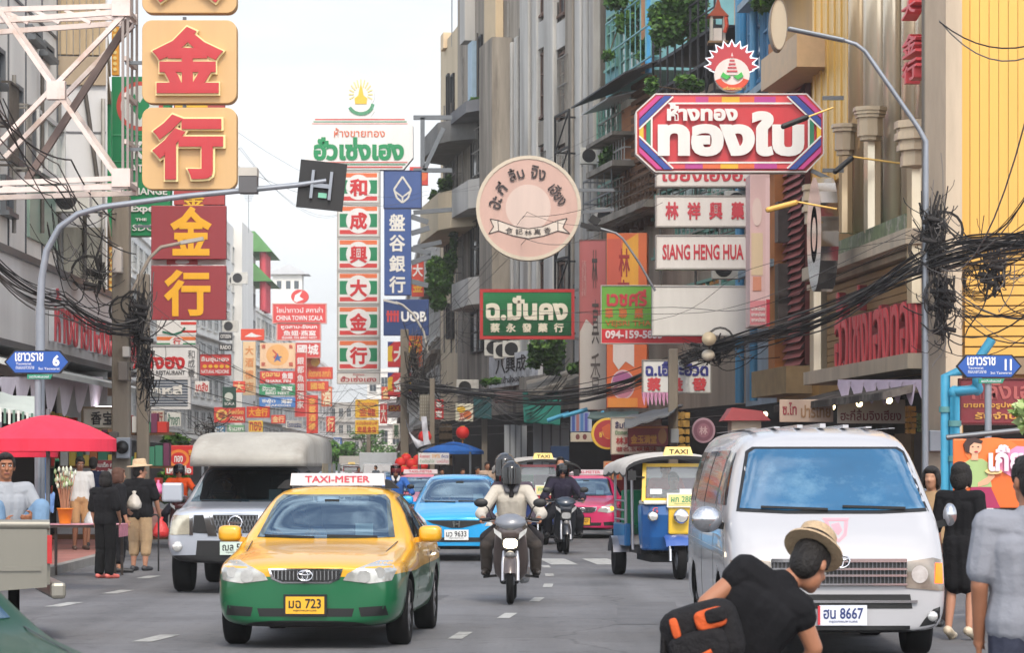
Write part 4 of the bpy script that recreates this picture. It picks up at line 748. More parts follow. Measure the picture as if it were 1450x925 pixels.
# ---------------------------------------------------------------- vehicles
def car_paint(rgb, metal=.15, alb=.8): return M(rgb, .3, metal, .08, 1.2, coat=.7, alb=alb) if rgb[0] > 10 else M(rgb, .5, 0, .1, 2, coat=.08, spec=.3, alb=alb)
CGLASS = M((36,74,104), .03, 0, .25, .9, spec=1, alb=.6, coat=.5); TINT = M((16,18,20), .05, 0, 0, spec=.8)
LENS = M((206,206,200), .12, .35, .3, 9, coat=.8, alb=.75); LENSC = M((232,232,228), .08, .5, .2, 14, coat=.8); AMBER = M((255,150,30), .3, emit=3.2, var=0); BLK = M((14,14,15), .5, 0, .1, 4)
PLASTIC = M((34,35,37), .6, 0, .1, 4)
def car_body(parent, st, bands, names, arches=(), sub=2):
    """st: stations front to back, each (y, [(halfwidth, z) x n]); bands: material of each strip between section points"""
    g = MB(); n = len(st[0][1]); rings = []
    for y, sec in st:
        r = [(w, y, z) for w, z in sec]+[(-w, y, z) for w, z in reversed(sec[1:-1])] if False else None
        half = [(w, y, z) for w, z in sec]
        other = [(-w, y, z) for w, z in reversed(sec)]
        ring = half+[p for p in other if abs(p[0]) > 1e-6]
        rings.append(ring)
    m = len(rings[0]); vs = [p for r in rings for p in r]; nb = len(bands)
    def mat_of(j): return bands[j] if j < nb else bands[m-1-j] if 0 <= m-1-j < nb else bands[0]
    for i in range(len(rings)-1):
        for j in range(m):
            g.add([], [], mat_of(j)); k = g.mi(mat_of(j))
            g.f.append([i*m+j, i*m+(j+1)%m, (i+1)*m+(j+1)%m, (i+1)*m+j]); g.m.append(k); g.sm.append(True)
    g.v = vs
    for i, fl in ((0, 1), (len(rings)-1, 0)):                 # end caps as strips between left and right
        h = n
        for j in range(h-1):
            a, b_ = j, j+1; c, d = (m-j) % m, (m-j-1) % m
            q = [i*m+a, i*m+b_, i*m+d, i*m+c]
            q2 = []
            for e in q:
                if e not in q2: q2.append(e)
            if len(q2) < 3: continue
            if fl: q2 = q2[::-1]
            g.f.append(q2); g.m.append(g.mi(mat_of(j))); g.sm.append(True)
    o = g.build(names, parent)
    bm = bmesh.new(); bm.from_mesh(o.data); bmesh.ops.recalc_face_normals(bm, faces=bm.faces); bm.to_mesh(o.data); bm.free()
    s = o.modifiers.new('s', 'SUBSURF'); s.levels = s.render_levels = sub; baked(o)
    if arches:
        c = MB()
        for (y, z, r, x0, x1) in arches:
            for sx in (-1, 1):
                T = Matrix.Translation((sx*x0, y, z)) @ Matrix.Rotation(R(90)*sx, 4, 'Y')
                c.lathe([(r, 0), (r, x1-x0)], BLK, 28, T=T, smooth=False)
        co = c.build('cutter'); co.data.materials.clear()
        bm = bmesh.new(); bm.from_mesh(co.data); bmesh.ops.recalc_face_normals(bm, faces=bm.faces); bm.to_mesh(co.data); bm.free()
        co.data.materials.append(BLK)
        md = o.modifiers.new('b', 'BOOLEAN'); md.operation = 'DIFFERENCE'; md.object = co; md.solver = 'EXACT'; md.material_mode = 'TRANSFER'
        co.parent = parent; baked(o); bpy.data.objects.remove(co)
    return o
def see_glass(name, tint, refl):
    m = bpy.data.materials.new(name); m.use_nodes = True; t = m.node_tree; t.nodes.clear()
    tr = _n(t,'ShaderNodeBsdfTransparent'); tr.inputs['Color'].default_value = tint; gl = _n(t,'ShaderNodeBsdfGlossy'); gl.inputs['Roughness'].default_value = .02; gl.inputs['Color'].default_value = (.62,.83,1,1)  # blue gloss colour stands in for reflected blue sky
    fr = _n(t,'ShaderNodeFresnel'); ad = _n(t,'ShaderNodeMath',operation='ADD'); ad.inputs[1].default_value = refl; mxs = _n(t,'ShaderNodeMixShader'); o = _n(t,'ShaderNodeOutputMaterial')
    t.links.new(fr.outputs[0], ad.inputs[0]); t.links.new(ad.outputs[0], mxs.inputs[0]); t.links.new(tr.outputs[0], mxs.inputs[1]); t.links.new(gl.outputs[0], mxs.inputs[2]); t.links.new(mxs.outputs[0], o.inputs['Surface']); return m
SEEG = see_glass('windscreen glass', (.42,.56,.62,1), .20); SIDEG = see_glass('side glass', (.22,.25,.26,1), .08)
TRIM = M((62,60,58), .75, 0, .1); SEATM = M((96,92,88), .8, 0, .15, 5)
def cabin_cut(body, parent, ws, y0, y1, sides=()):          # hollow the cabin out behind the glass
    c = MB(); c.prism(ws, y0, y1, TRIM)
    for (pts) in sides:
        T = Matrix.Rotation(R(90), 4, 'Z'); c2 = MB(); c2.prism(pts, -1.2, 1.2, TRIM, T=T)
        _bool(body, parent, c2)
    _bool(body, parent, c)
def _bool(body, parent, c):
    co = c.build('cutter'); bm = bmesh.new(); bm.from_mesh(co.data); bmesh.ops.recalc_face_normals(bm, faces=bm.faces); bm.to_mesh(co.data); bm.free(); co.parent = parent
    md = body.modifiers.new('b', 'BOOLEAN'); md.operation = 'DIFFERENCE'; md.object = co; md.solver = 'EXACT'; md.material_mode = 'TRANSFER'; baked(body); bpy.data.objects.remove(co)
def interior(t, y, z, right=True, w=.40):
    for sx in (-1, 1):
        g = MB(); T = Matrix.Translation((sx*w, y+.75, z)); rr = lambda a, b, zz, dy: [(a*(abs(math.cos(q))**.5)*(1 if math.cos(q)>0 else -1), dy+b*(abs(math.sin(q))**.5)*(1 if math.sin(q)>0 else -1), zz) for q in [2*math.pi*k/16 for k in range(16)]]
        g.loft([rr(.22,.07,-.25,-.05), rr(.23,.075,.0,0), rr(.21,.06,.22,.06), rr(.10,.04,.25,.07)], SEATM, T=T); g.loft([rr(.12,.045,.25,.08), rr(.125,.05,.33,.09), rr(.09,.04,.40,.1)], SEATM, T=T); g.build('seat', t)
    s = -1 if right else 1
    g = MB(); g.tube([(s*w+.18*math.cos(a*math.pi/10), y+.18-.06*math.sin(a*math.pi/10), z+.02+.17*math.sin(a*math.pi/10)) for a in range(21)], .014, BLK, 6); g.bar((s*w-.17,y+.18,z+.02),(s*w+.17,y+.18,z+.02),.03,.03,BLK); g.build('steering_wheel', t)
    g = MB(); g.box(-.07,.07,y+.12,y+.15,z+.22,z+.28,BLK); g.build('rear_view_mirror', t)
    g = MB(); g.box(.25,.42,y-.06,y-.05,z-.10,z+.05,M((214,220,216),.6)); g.box(-.2,.05,y-.12,y-.02,z-.115,z-.08,M((190,186,176),.8)); g.build('dashboard_paper', t)
class Skin:                                                   # patches that follow a body's surface
    def __init__(s, o): 
        me = o.data; s.b = BVHTree.FromPolygons([v.co.copy() for v in me.vertices], [tuple(p.vertices) for p in me.polygons]); s.o = o
    def patch(s, g, pts, m, ax='y', sgn=-1, off=.010, step=.035, th=.03, rnd=0):
        """pts: outline, (x,z) seen along y or (y,z) seen along x"""
        n = len(pts); q = []
        for i in range(n):
            a, b = Vector(pts[i]), Vector(pts[(i+1)%n]); k = max(1, int((b-a).length/step))
            q += [a.lerp(b, j/k) for j in range(k)]
        ne = len(q); u0 = min(p[0] for p in q); u1 = max(p[0] for p in q); v0 = min(p[1] for p in q); v1 = max(p[1] for p in q)
        def inside(p):
            c = False
            for i in range(ne):
                a, b = q[i], q[i-1]
                if (a[1] > p[1]) != (b[1] > p[1]) and p[0] < (b[0]-a[0])*(p[1]-a[1])/(b[1]-a[1])+a[0]: c = not c
            return c
        ins = []
        u = u0+step*.7
        while u < u1:
            v = v0+step*.7
            while v < v1:
                p = Vector((u, v))
                if inside(p) and min((p-e).length for e in q) > step*.4: ins.append(p)
                v += step
            u += step
        r = delaunay_2d_cdt(q+ins, [], [list(range(ne))], 1, 1e-5)
        P2, tris = r[0], r[2]; out = []; last = None
        for p in P2:
            o = Vector((p[0], sgn*8, p[1])) if ax == 'y' else Vector((sgn*8, p[0], p[1])); d = Vector((0,-sgn,0)) if ax == 'y' else Vector((-sgn,0,0))
            hit, no, _, _ = s.b.ray_cast(o, d)
            if hit is None: hit, no, _, _ = s.b.find_nearest(Vector((p[0], 0, p[1])) if ax == 'y' else Vector((sgn*.8, p[0], p[1]))); 
            out.append(hit-d*off)
        e = Vector((0,-sgn,0)) if ax == 'y' else Vector((-sgn,0,0))
        N = len(out); tris = [list(t) for t in tris]
        # orient outward
        a = 0
        for t in tris[:10]: a += (out[t[1]]-out[t[0]]).cross(out[t[2]]-out[t[0]]).dot(-e)
        if a < 0: tris = [t[::-1] for t in tris]
        cnt = {}
        for t in tris:
            for i in range(3): cnt[(t[i], t[(i+1)%3])] = 1
        rim = [(i, j) for (i, j) in cnt if (j, i) not in cnt]
        vs = out+[p+e*th for p in out]
        g.add(vs[:N], tris, m, True)
        g.add(vs, [(j, i, i+N, j+N) for i, j in rim], m)
        return s
    def at(s, x, z, sgn=-1):
        h = s.b.ray_cast(Vector((x, sgn*8, z)), Vector((0,-sgn,0)))[0]; return h.y if h else 0
def mir(pts): return [(-x, z) for x, z in pts][::-1]
def wheel(parent, x, y, r, w, side, rimm, rr=.66, name='wheel', spokes=5):
    g = MB(); T = Matrix.Translation((x, y, r)) @ Matrix.Rotation(R(90)*side, 4, 'Y')
    g.lathe([(r*rr,-w/2),(r*.93,-w/2),(r,-w*.36),(r,w*.36),(r*.93,w/2),(r*rr,w/2),(r*rr,w*.3)], RUBBER, 28, T=T)
    o = g.build(name, parent); q = MB()
    q.lathe([(r*rr,w*.42),(r*rr*.92,w*.42),(r*rr*.88,w*.2),(r*.16,w*.3),(r*.14,w*.38)], rimm, 24, T=T)
    for k in range(spokes): a = 2*math.pi*k/spokes; q.bar(T @ Vector((r*.1*math.cos(a), r*.1*math.sin(a), w*.36)), T @ Vector((r*rr*.95*math.cos(a), r*rr*.95*math.sin(a), w*.38)), r*.16, .03, rimm, up=(side,0,0))
    q.build('rim', o); return o
def plate(parent, x, y, z, w, h, txt, sub, face, ink, frame=None):
    g = MB(); g.box(x-w/2,x+w/2,y-.012,y+.02,z-h/2,z+h/2,sm(face)); o = g.build('licence_plate', parent); q = MB()
    q.text(txt, x-w*.42, x+w*.42, z-h*.18, z+h*.38, y-.013, sm(ink), .02, .003); q.text(sub, x-w*.3, x+w*.3, z-h*.4, z-h*.26, y-.013, sm(ink), .0, .003); q.build('lettering', o)
    if frame: q = MB(); q.box(x-w/2-.02,x+w/2+.02,y-.006,y+.03,z-h/2-.02,z+h/2+.02,frame); q.build('plate_frame', o)
    return o
def mirror(parent, x, y, z, side, m, w=.2, h=.14):
    g = MB(); xc = x+side*w*.5; g.loft([[(xc+w*.5*sc_*(abs(math.cos(a))**.55)*(1 if math.cos(a)>0 else -1), y+yy, z+h*.5*sc_*(abs(math.sin(a))**.55)*(1 if math.sin(a)>0 else -1)) for a in [2*math.pi*k/20 for k in range(20)]] for yy, sc_ in ((-.08,.55),(-.07,.85),(-.03,1),(.05,1),(.055,.9))], m); g.bar((x-side*.08,y+.04,z-h*.45),(x+side*w*.2,y+.01,z-h*.3),.06,.05,m); o = g.build('wing_mirror', parent)
    return o
def wiper(parent, sk, a, b):
    g = MB(); pa = Vector((a[0], sk.at(*a)-.03, a[1])); pb = Vector((b[0], sk.at(*b)-.03, b[1])); g.bar(pa, pb, .022, .02, BLK); g.bar(pa+Vector((0,.02,-.03)), pa.lerp(pb,.5), .02, .02, BLK); g.build('wiper', parent)
def star_logo(g, x, y, z, r, m):                                # three oval badge
    for (rx, rz, cz) in ((r, r*.68, 0), (r*.36, r*.62, 0), (r*.8, r*.24, r*.34)):
        g.tube([(x+rx*math.cos(t*math.pi/12), y, z+cz+rz*math.sin(t*math.pi/12)) for t in range(25)], r*.11, m, 6)

def sedan(name, label, loc, rz, upper, lower, cat='car', taxi=None, pl=None, group=None, amber=False, lens=LENS, detail=True):
    t = thing(name, label, cat, loc, rz, group)
    S = lambda y, zb, a, b_, c, d, e, f, g_: (y, [(0,zb),(a*.9,zb),(a,zb+.1),(b_[0],b_[1]),(c[0],c[1]),(d[0],d[1]),(e[0],e[1]),(f[0],f[1]),(0,g_)])
    st = [S(-.03,.25,.60,(.66,.42),(.64,.70),(.58,.735),(.5,.73),(.3,.745),.75),
          S(.03,.21,.70,(.745,.42),(.73,.71),(.68,.75),(.6,.755),(.36,.775),.78),
          S(.16,.19,.80,(.83,.43),(.82,.725),(.78,.772),(.68,.785),(.42,.81),.815),
          S(.5,.19,.83,(.865,.45),(.86,.72),(.83,.79),(.73,.84),(.45,.87),.875),
          S(1.0,.19,.84,(.875,.46),(.872,.70),(.845,.835),(.75,.89),(.45,.925),.93),
          S(1.32,.19,.84,(.875,.47),(.876,.68),(.855,.86),(.78,.92),(.5,.955),.96),
          S(1.5,.19,.84,(.875,.47),(.878,.69),(.86,.90),(.76,1.0),(.5,1.06),1.07),
          S(2.02,.19,.84,(.875,.48),(.878,.70),(.862,.93),(.62,1.36),(.46,1.425),1.44),
          S(2.3,.19,.84,(.875,.48),(.878,.70),(.862,.935),(.60,1.41),(.44,1.465),1.478),
          S(3.1,.19,.84,(.875,.48),(.878,.70),(.86,.95),(.60,1.39),(.44,1.45),1.465),
          S(3.75,.2,.84,(.872,.49),(.873,.71),(.85,.96),(.66,1.08),(.5,1.14),1.15),
          S(4.1,.22,.83,(.86,.5),(.86,.72),(.82,.95),(.7,1.01),(.5,1.03),1.035),
          S(4.45,.26,.78,(.80,.5),(.8,.72),(.76,.92),(.66,.98),(.45,1.0),1.0)]
    U = car_paint(upper); Lo = car_paint(lower) if lower else U
    body = car_body(t, st, [BLK, Lo, Lo, Lo, U, U, U, U], 'body', ((.87,.32,.36,.55,1.2),(3.47,.32,.36,.55,1.2)))
    sk = Skin(body)
    cabin_cut(body, t, [(-.60,.99),(.60,.99),(.52,1.33),(.46,1.365),(-.46,1.365),(-.52,1.33)], .9, 3.45, ([(1.74,.985),(2.6,.985),(2.6,1.345),(2.18,1.33)],[(2.72,.985),(3.42,1.0),(3.14,1.31),(2.72,1.345)])); interior(t, 1.75, 1.06)
    g = MB(); ws = [(-.66,.985),(-.3,.975),(.3,.975),(.66,.985),(.555,1.33),(.50,1.385),(-.50,1.385),(-.555,1.33)]
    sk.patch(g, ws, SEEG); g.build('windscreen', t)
    for sx in (-1, 1):
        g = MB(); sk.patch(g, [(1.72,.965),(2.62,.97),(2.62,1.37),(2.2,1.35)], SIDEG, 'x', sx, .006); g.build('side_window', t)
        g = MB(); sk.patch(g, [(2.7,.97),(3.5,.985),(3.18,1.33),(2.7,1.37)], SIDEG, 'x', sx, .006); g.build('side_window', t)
        g = MB(); sk.patch(g, [(2.655,.3),(2.67,.3),(2.67,.95),(2.655,.95)], BLK, 'x', sx, .002, .1, .01); sk.patch(g, [(1.55,.3),(1.565,.3),(1.6,.93),(1.585,.93)], BLK, 'x', sx, .002, .1, .01); g.build('door_seam', t)
        for y in (2.45, 3.3): g = MB(); g.bar((sx*.885,y,.80),(sx*.885,y+.2,.805),.03,.035,CHROME); g.build('door_handle', t)
        hl = [(sx*x, z) for x, z in ((.34,.63),(.58,.60),(.77,.625),(.805,.72),(.75,.80),(.64,.805),(.48,.745),(.38,.69))]
        g = MB(); sk.patch(g, hl, lens, off=.012); h = g.build('headlight', t)
        g = MB(); c = (sx*.53,.665); g.prism([(c[0]+.06*math.cos(a*math.pi/8), c[1]+.058*math.sin(a*math.pi/8)) for a in range(16)], sk.at(*c)-.02, sk.at(*c)+.01, LENSC); c = (sx*.67,.70)
        g.prism([(c[0]+.05*math.cos(a*math.pi/8), c[1]+.05*math.sin(a*math.pi/8)) for a in range(16)], sk.at(*c)-.022, sk.at(*c)+.01, AMBER if amber else LENSC); g.build('lamp', h)
        mirror(t, sx*.86, 1.72, 1.01, sx, U, .22, .16)
        g = MB(); sk.patch(g, [(sx*.5,.30),(sx*.74,.31),(sx*.72,.40),(sx*.48,.385)], BLK, off=.004); g.build('fog_recess', t)
        for y in (.87, 3.47): wheel(t, sx*.76, y, .312, .2, sx, M((150,150,154),.35,.7,.1), spokes=7)
    g = MB(); ow = [(-.34,.735),(.34,.735),(.31,.64),(.22,.60),(-.22,.60),(-.31,.64)]
    sk.patch(g, ow, CHROME, off=.01); gr = g.build('grille', t)
    g = MB(); inn = [(-.315,.72),(.315,.72),(.285,.645),(.205,.615),(-.205,.615),(-.285,.645)]; sk.patch(g, inn, BLK, off=.016)
    for k in range(17): x = -.28+k*.035; y = sk.at(x,.67); g.box(x-.005,x+.005,y-.026,y,.63+.04*max(0,abs(x)-.2)*4,.715,M((170,170,172),.2,.8))
    y = sk.at(0,.67)-.035; star_logo(g, 0, y, .67, .068, CHROME); g.build('grille_bars', gr)
    g = MB(); sk.patch(g, [(-.42,.30),(.42,.30),(.44,.375),(-.44,.375)], BLK, off=.004); g.build('air_intake', t)
    plate(t, 0, sk.at(0,.40)-.03, .405, .35, .155, pl[0] if pl else 'ทย 9027', pl[1] if pl else 'กรุงเทพมหานคร', pl[2] if pl else (240,180,40), (30,30,30), BLK)
    g = MB()
    for sx in (-1,1): sk.patch(g, [(sx*.615,.815),(sx*.625,.815),(sx*.70,.95),(sx*.69,.95)], BLK, off=.002, step=.1, th=.008)
    g.build('bonnet_seam', t)
    wiper(t, sk, (.5,.99), (.02,1.0)); wiper(t, sk, (-.1,.985), (-.58,1.0))
    if taxi:
        g = MB(); g.prism([(-.47,0),(.47,0),(.455,.12),(-.455,.12)],0,.16,sm((226,224,228)),T=Matrix.Translation((0,2.3,1.47))); g.prism([(-.60,0),(-.47,0),(-.47,.09),(-.52,.08)],.02,.18,PLASTIC,T=Matrix.Translation((0,2.28,1.44))); g.prism([(.60,0),(.47,0),(.47,.09),(.52,.08)],.02,.18,PLASTIC,T=Matrix.Translation((0,2.28,1.44))); o = g.build('taxi_sign', t)
        q = MB(); q.text(taxi,-.32,.32,1.50,1.565,2.3-.003,sm((206,70,90)),.02,.004); q.build('lettering', o)
    return t
tx = sedan('taxi','yellow over green taxi with a lit roof sign reading TAXI METER in the foreground', (-1.86,25.75,0), R(-3.6), (240,176,30), (14,104,62), 'taxi', 'TAXI-METER', ('มฉ 723','กรุงเทพมหานคร',(240,180,40)))
pk = sedan('taxi','magenta pink taxi with one amber indicator lit beside the tuk-tuk', (1.62,65.6,0), R(-4), (222,36,104), None, 'taxi', 'TAXI-METER', amber=True)
pk2 = sedan('taxi','pale pink taxi far back, half hidden behind the blue hatchback', (-2.55,76,0), R(-1), (240,120,140), None, 'taxi', 'TAXI-METER')
gc = sedan('taxi','dark green car cut off by the lower left corner of the photo', (-1.93,10.5,.03), R(32), (8,62,40), (8,62,42), 'taxi', None)
for o in list(gc.children):
    if o.name.startswith('wing_mirror'): bpy.data.objects.remove(o)
# white commuter van
def van(loc, rz):
    t = thing('van','white passenger van with windscreen coloured blue like reflected sky and amber indicators lit on the right',  'van', loc, rz)
    W = M((232,232,236), .25, 0, .03, 1, coat=.5, alb=.46); GR = M((176,178,184), .3, .4, .05, 1, coat=.5)
    S = lambda y, zb, a, b_, c, d, e, f, g_: (y, [(0,zb),(a*.9,zb),(a,zb+.08),b_,c,d,e,f,(0,g_)])
    st = [S(-.03,.27,.74,(.80,.48),(.78,.70),(.76,.80),(.6,.84),(.3,.85),.85),
          S(.0,.25,.84,(.88,.48),(.86,.72),(.84,.83),(.7,.875),(.4,.89),.89),
          S(.10,.24,.89,(.925,.5),(.915,.78),(.885,.98),(.76,1.05),(.4,1.07),1.08),
          S(.32,.24,.90,(.935,.5),(.93,.85),(.90,1.16),(.79,1.21),(.45,1.235),1.24),
          S(.44,.24,.90,(.935,.5),(.935,.88),(.912,1.24),(.82,1.31),(.5,1.335),1.34),
          S(.95,.24,.91,(.935,.5),(.94,.9),(.93,1.28),(.76,1.80),(.6,1.89),1.91),
          S(1.25,.24,.91,(.935,.5),(.94,.9),(.93,1.28),(.75,1.91),(.58,1.985),2.0),
          S(2.2,.24,.91,(.935,.5),(.94,.9),(.93,1.28),(.76,1.95),(.58,2.02),2.035),
          S(5.0,.24,.91,(.935,.5),(.94,.9),(.93,1.28),(.77,1.94),(.58,2.005),2.02),
          S(5.25,.26,.88,(.90,.5),(.9,.9),(.89,1.28),(.74,1.88),(.55,1.94),1.95)]
    body = car_body(t, st, [BLK, W, W, W, W, W, W, W], 'body', ((1.0,.34,.40,.6,1.3),(3.95,.34,.40,.6,1.3)))
    sk = Skin(body)
    VG = M((30,98,140), .03, 0, .3, .8, spec=1, coat=.5, alb=.8, stain=(120,160,180))  # reflected blue sky and pale clouds put into the glass colour
    g = MB(); sk.patch(g, [(-.83,1.27),(-.4,1.25),(.4,1.25),(.83,1.27),(.70,1.79),(.64,1.83),(-.64,1.83),(-.70,1.79)], BLK, off=.004); f = g.build('windscreen_seal', t)
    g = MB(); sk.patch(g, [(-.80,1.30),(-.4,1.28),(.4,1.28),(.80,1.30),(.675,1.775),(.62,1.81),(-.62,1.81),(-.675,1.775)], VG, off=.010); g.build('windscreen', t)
    wiper(t, sk, (.62,1.30), (.08,1.315)); wiper(t, sk, (-.05,1.29), (-.62,1.31))
    for sx in (-1, 1):
        g = MB(); sk.patch(g, [(sx*x, z) for x, z in ((.56,.63),(.90,.60),(.905,.86),(.80,.885),(.58,.855))], M((150,140,128),.12,.4,.3,9,coat=.8), off=.012); h = g.build('headlight', t)
        g = MB(); sk.patch(g, [(sx*x, z) for x, z in ((.81,.67),(.885,.665),(.888,.835),(.82,.84))], M((255,84,4),.35,emit=2.4,var=.2,scale=20,alb=.9), off=.02); g.build('indicator', h)
        g = MB(); c = (sx*.68,.745); g.prism([(c[0]+.07*math.cos(a*math.pi/8), c[1]+.075*math.sin(a*math.pi/8)) for a in range(16)], sk.at(*c)-.022, sk.at(*c), LENSC); g.build('lamp', h)
        g = MB(); sk.patch(g, [(sx*x, z) for x, z in ((.68,.30),(.86,.33),(.86,.47),(.80,.45),(.72,.36))], BLK, off=.004); fr = g.build('fog_recess', t)
        g = MB(); g.ball((sx*.79,sk.at(sx*.79,.39)-.02,.39),(.045,.03,.045),LENSC); g.build('fog_lamp', fr)
        g = MB(); sk.patch(g, [(.75,1.32),(1.5,1.32),(1.5,1.78),(1.2,1.78)], TINT, 'x', sx, .006); g.build('side_window', t)
        for (a, b_) in ((1.66,2.85),(2.95,4.0),(4.1,5.0)):
            g = MB(); sk.patch(g, [(a,1.32),(b_,1.32),(b_,1.80),(a,1.80)], TINT, 'x', sx, .006); g.build('side_window', t)
        for y in (1.58, 2.9): g = MB(); sk.patch(g, [(y,.32),(y+.016,.32),(y+.016,1.85),(y,1.85)], BLK, 'x', sx, .002, .1, .01); g.build('door_seam', t)
        g = MB(); g.bar((sx*.945,1.35,1.12),(sx*.945,1.52,1.12),.03,.04,CHROME); g.build('door_handle', t)
        g = MB(); sk.patch(g, [(.3,.88),(5.0,.94),(5.0,.98),(.3,.92)], GR, 'x', sx, .004, .2); g.build('side_moulding', t)
        for y in (1.0, 3.95): wheel(t, sx*.80, y, .335, .22, sx, M((120,120,124),.4,.6,.1))
    g = MB(); g.ball((-1.07,.55,1.20),(.135,.08,.115),M((200,202,206),.12,.9,.1),16,10); g.bar((-.93,.6,1.14),(-1.04,.57,1.16),.06,.06,BLK); g.build('wing_mirror', t)
    g = MB(); g.ball((1.03,.55,1.24),(.06,.07,.10),M((200,202,206),.12,.9,.1),16,10); g.bar((.90,.6,1.14),(1.02,.57,1.18),.06,.06,BLK); g.build('wing_mirror', t)
    g = MB(); sk.patch(g, [(-.56,.645),(.56,.645),(.575,.87),(-.575,.87)], BLK, off=.008); gr = g.build('grille', t)
    g = MB()
    for z, hh in ((.862,.03),(.79,.018),(.735,.018),(.66,.018)):
        n = 12
        for k in range(n): xa = -.57+1.14*k/n; xb = -.57+1.14*(k+1)/n; g.bar((xa,sk.at(xa,z)-.025,z),(xb,sk.at(xb,z)-.025,z),.03,hh,CHROME)
    for k in range(34): x = -.55+k*.0333; g.bar((x,sk.at(x,.70)-.014,.65),(x,sk.at(x,.82)-.014,.85),.008,.012,M((110,110,114),.3,.7))
    star_logo(g, 0, sk.at(0,.86)-.06, .855, .082, CHROME); g.build('grille_bars', gr)
    g = MB(); sk.patch(g, [(-.62,.455),(.62,.455),(.60,.575),(-.60,.575)], BLK, off=.005); ai = g.build('air_intake', t)
    g = MB(); g.bar((-.66,sk.at(-.6,.52)-.02,.515),(.66,sk.at(.6,.52)-.02,.515),.02,.022,CHROME); g.build('chrome_strip', ai)
    g = MB(); sk.patch(g, [(-.6,.275),(.6,.275),(.6,.31),(-.6,.31)], BLK, off=.005); g.build('air_intake', t)
    g = MB(); sk.patch(g, [(-.86,.235),(.86,.235),(.86,.262),(-.86,.262)], BLK, off=.006); g.build('bumper_lip', t)
    plate(t, .03, sk.at(.03,.40)-.03, .40, .40, .17, 'ฮน 8667', 'กรุงเทพมหานคร', (222,226,236), (30,50,110))
    g = MB(); g.box(-.185,-.165,sk.at(0,.40)-.046,sk.at(0,.4)-.03,.32,.48,sm((206,50,60))); g.build('plate_strip', t)
    g = MB(); q = sm((226,150,160)); z = 1.115
    for pts in ([(-.115,.11),(.115,.11),(.1,.085),(-.1,.085)],[(-.10,.08),(-.07,.08),(-.05,-.03),(0,-.085),(0,-.115),(-.07,-.05)],[(.10,.08),(.07,.08),(.05,-.03),(0,-.085),(0,-.115),(.07,-.05)],[(-.05,.05),(.02,.07),(.04,.0),(0,-.05),(-.03,.0)]): sk.patch(g, [(x+.01, z+w*.9) for x, w in pts], q, off=.004, step=.04, th=.008)
    g.build('crest_sticker', t)
    g = MB()
    for k in range(7): x = -.62+k*.205; g.box(x,x+.05,1.3,5.0,2.0,2.04-.012*abs(k-3)**1.2,W)
    g.build('roof_rib', t)
    g = MB(); g.box(-.04,.04,.95,1.0,1.72,1.78,BLK); g.build('rear_view_mirror', t)
    return t
van((1.83+.95-.02,24.1,0), R(.6))

# silver pickup with a canvas canopy
t = thing('pickup_truck','silver pickup truck with grey canvas canopy above its cab, behind the yellow taxi','pickup truck',(-3.57,36.9,0),R(-1.5))
SV = M((190,196,206), .3, .45, .05, 1.2, coat=.6)
S = lambda y, zb, a, b_, c, d, e, f, g_: (y, [(0,zb),(a*.9,zb),(a,zb+.1),b_,c,d,e,f,(0,g_)])
st = [S(-.03,.42,.70,(.76,.6),(.76,.78),(.72,1.0),(.6,1.04),(.3,1.06),1.06), S(.02,.40,.84,(.90,.6),(.89,.80),(.85,1.03),(.72,1.09),(.4,1.11),1.11), S(.3,.40,.89,(.925,.62),(.92,.85),(.88,1.06),(.76,1.12),(.4,1.15),1.15),
      S(1.1,.40,.9,(.925,.62),(.92,.88),(.895,1.10),(.78,1.155),(.45,1.185),1.19), S(1.3,.4,.9,(.925,.62),(.92,.9),(.90,1.13),(.8,1.2),(.5,1.235),1.24), S(1.95,.4,.9,(.925,.62),(.92,.9),(.90,1.16),(.69,1.62),(.54,1.70),1.715),
      S(2.3,.4,.9,(.925,.62),(.92,.9),(.90,1.16),(.67,1.68),(.52,1.745),1.755), S(3.2,.4,.9,(.925,.62),(.92,.9),(.90,1.16),(.68,1.67),(.52,1.735),1.745), S(3.35,.4,.9,(.925,.62),(.92,.9),(.90,1.12),(.75,1.2),(.5,1.22),1.22), S(5.1,.42,.89,(.92,.62),(.915,.9),(.89,1.08),(.74,1.12),(.5,1.13),1.13)]
body = car_body(t, st, [BLK, BLK, SV, SV, SV, SV, SV, SV], 'body', ((.95,.37,.45,.6,1.3),(4.1,.37,.45,.6,1.3))); sk = Skin(body)
cabin_cut(body, t, [(-.72,1.22),(.72,1.22),(.60,1.58),(.55,1.615),(-.55,1.615),(-.60,1.58)], 1.0, 3.0, ([(1.8,1.22),(2.48,1.22),(2.48,1.57),(2.12,1.56)],[(2.62,1.22),(3.15,1.22),(3.08,1.57),(2.62,1.57)])); interior(t, 1.65, 1.3)
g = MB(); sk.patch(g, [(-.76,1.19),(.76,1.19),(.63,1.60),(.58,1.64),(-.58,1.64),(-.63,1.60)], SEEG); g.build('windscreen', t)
wiper(t, sk, (.55,1.19), (.05,1.2)); wiper(t, sk, (-.05,1.19), (-.6,1.2))
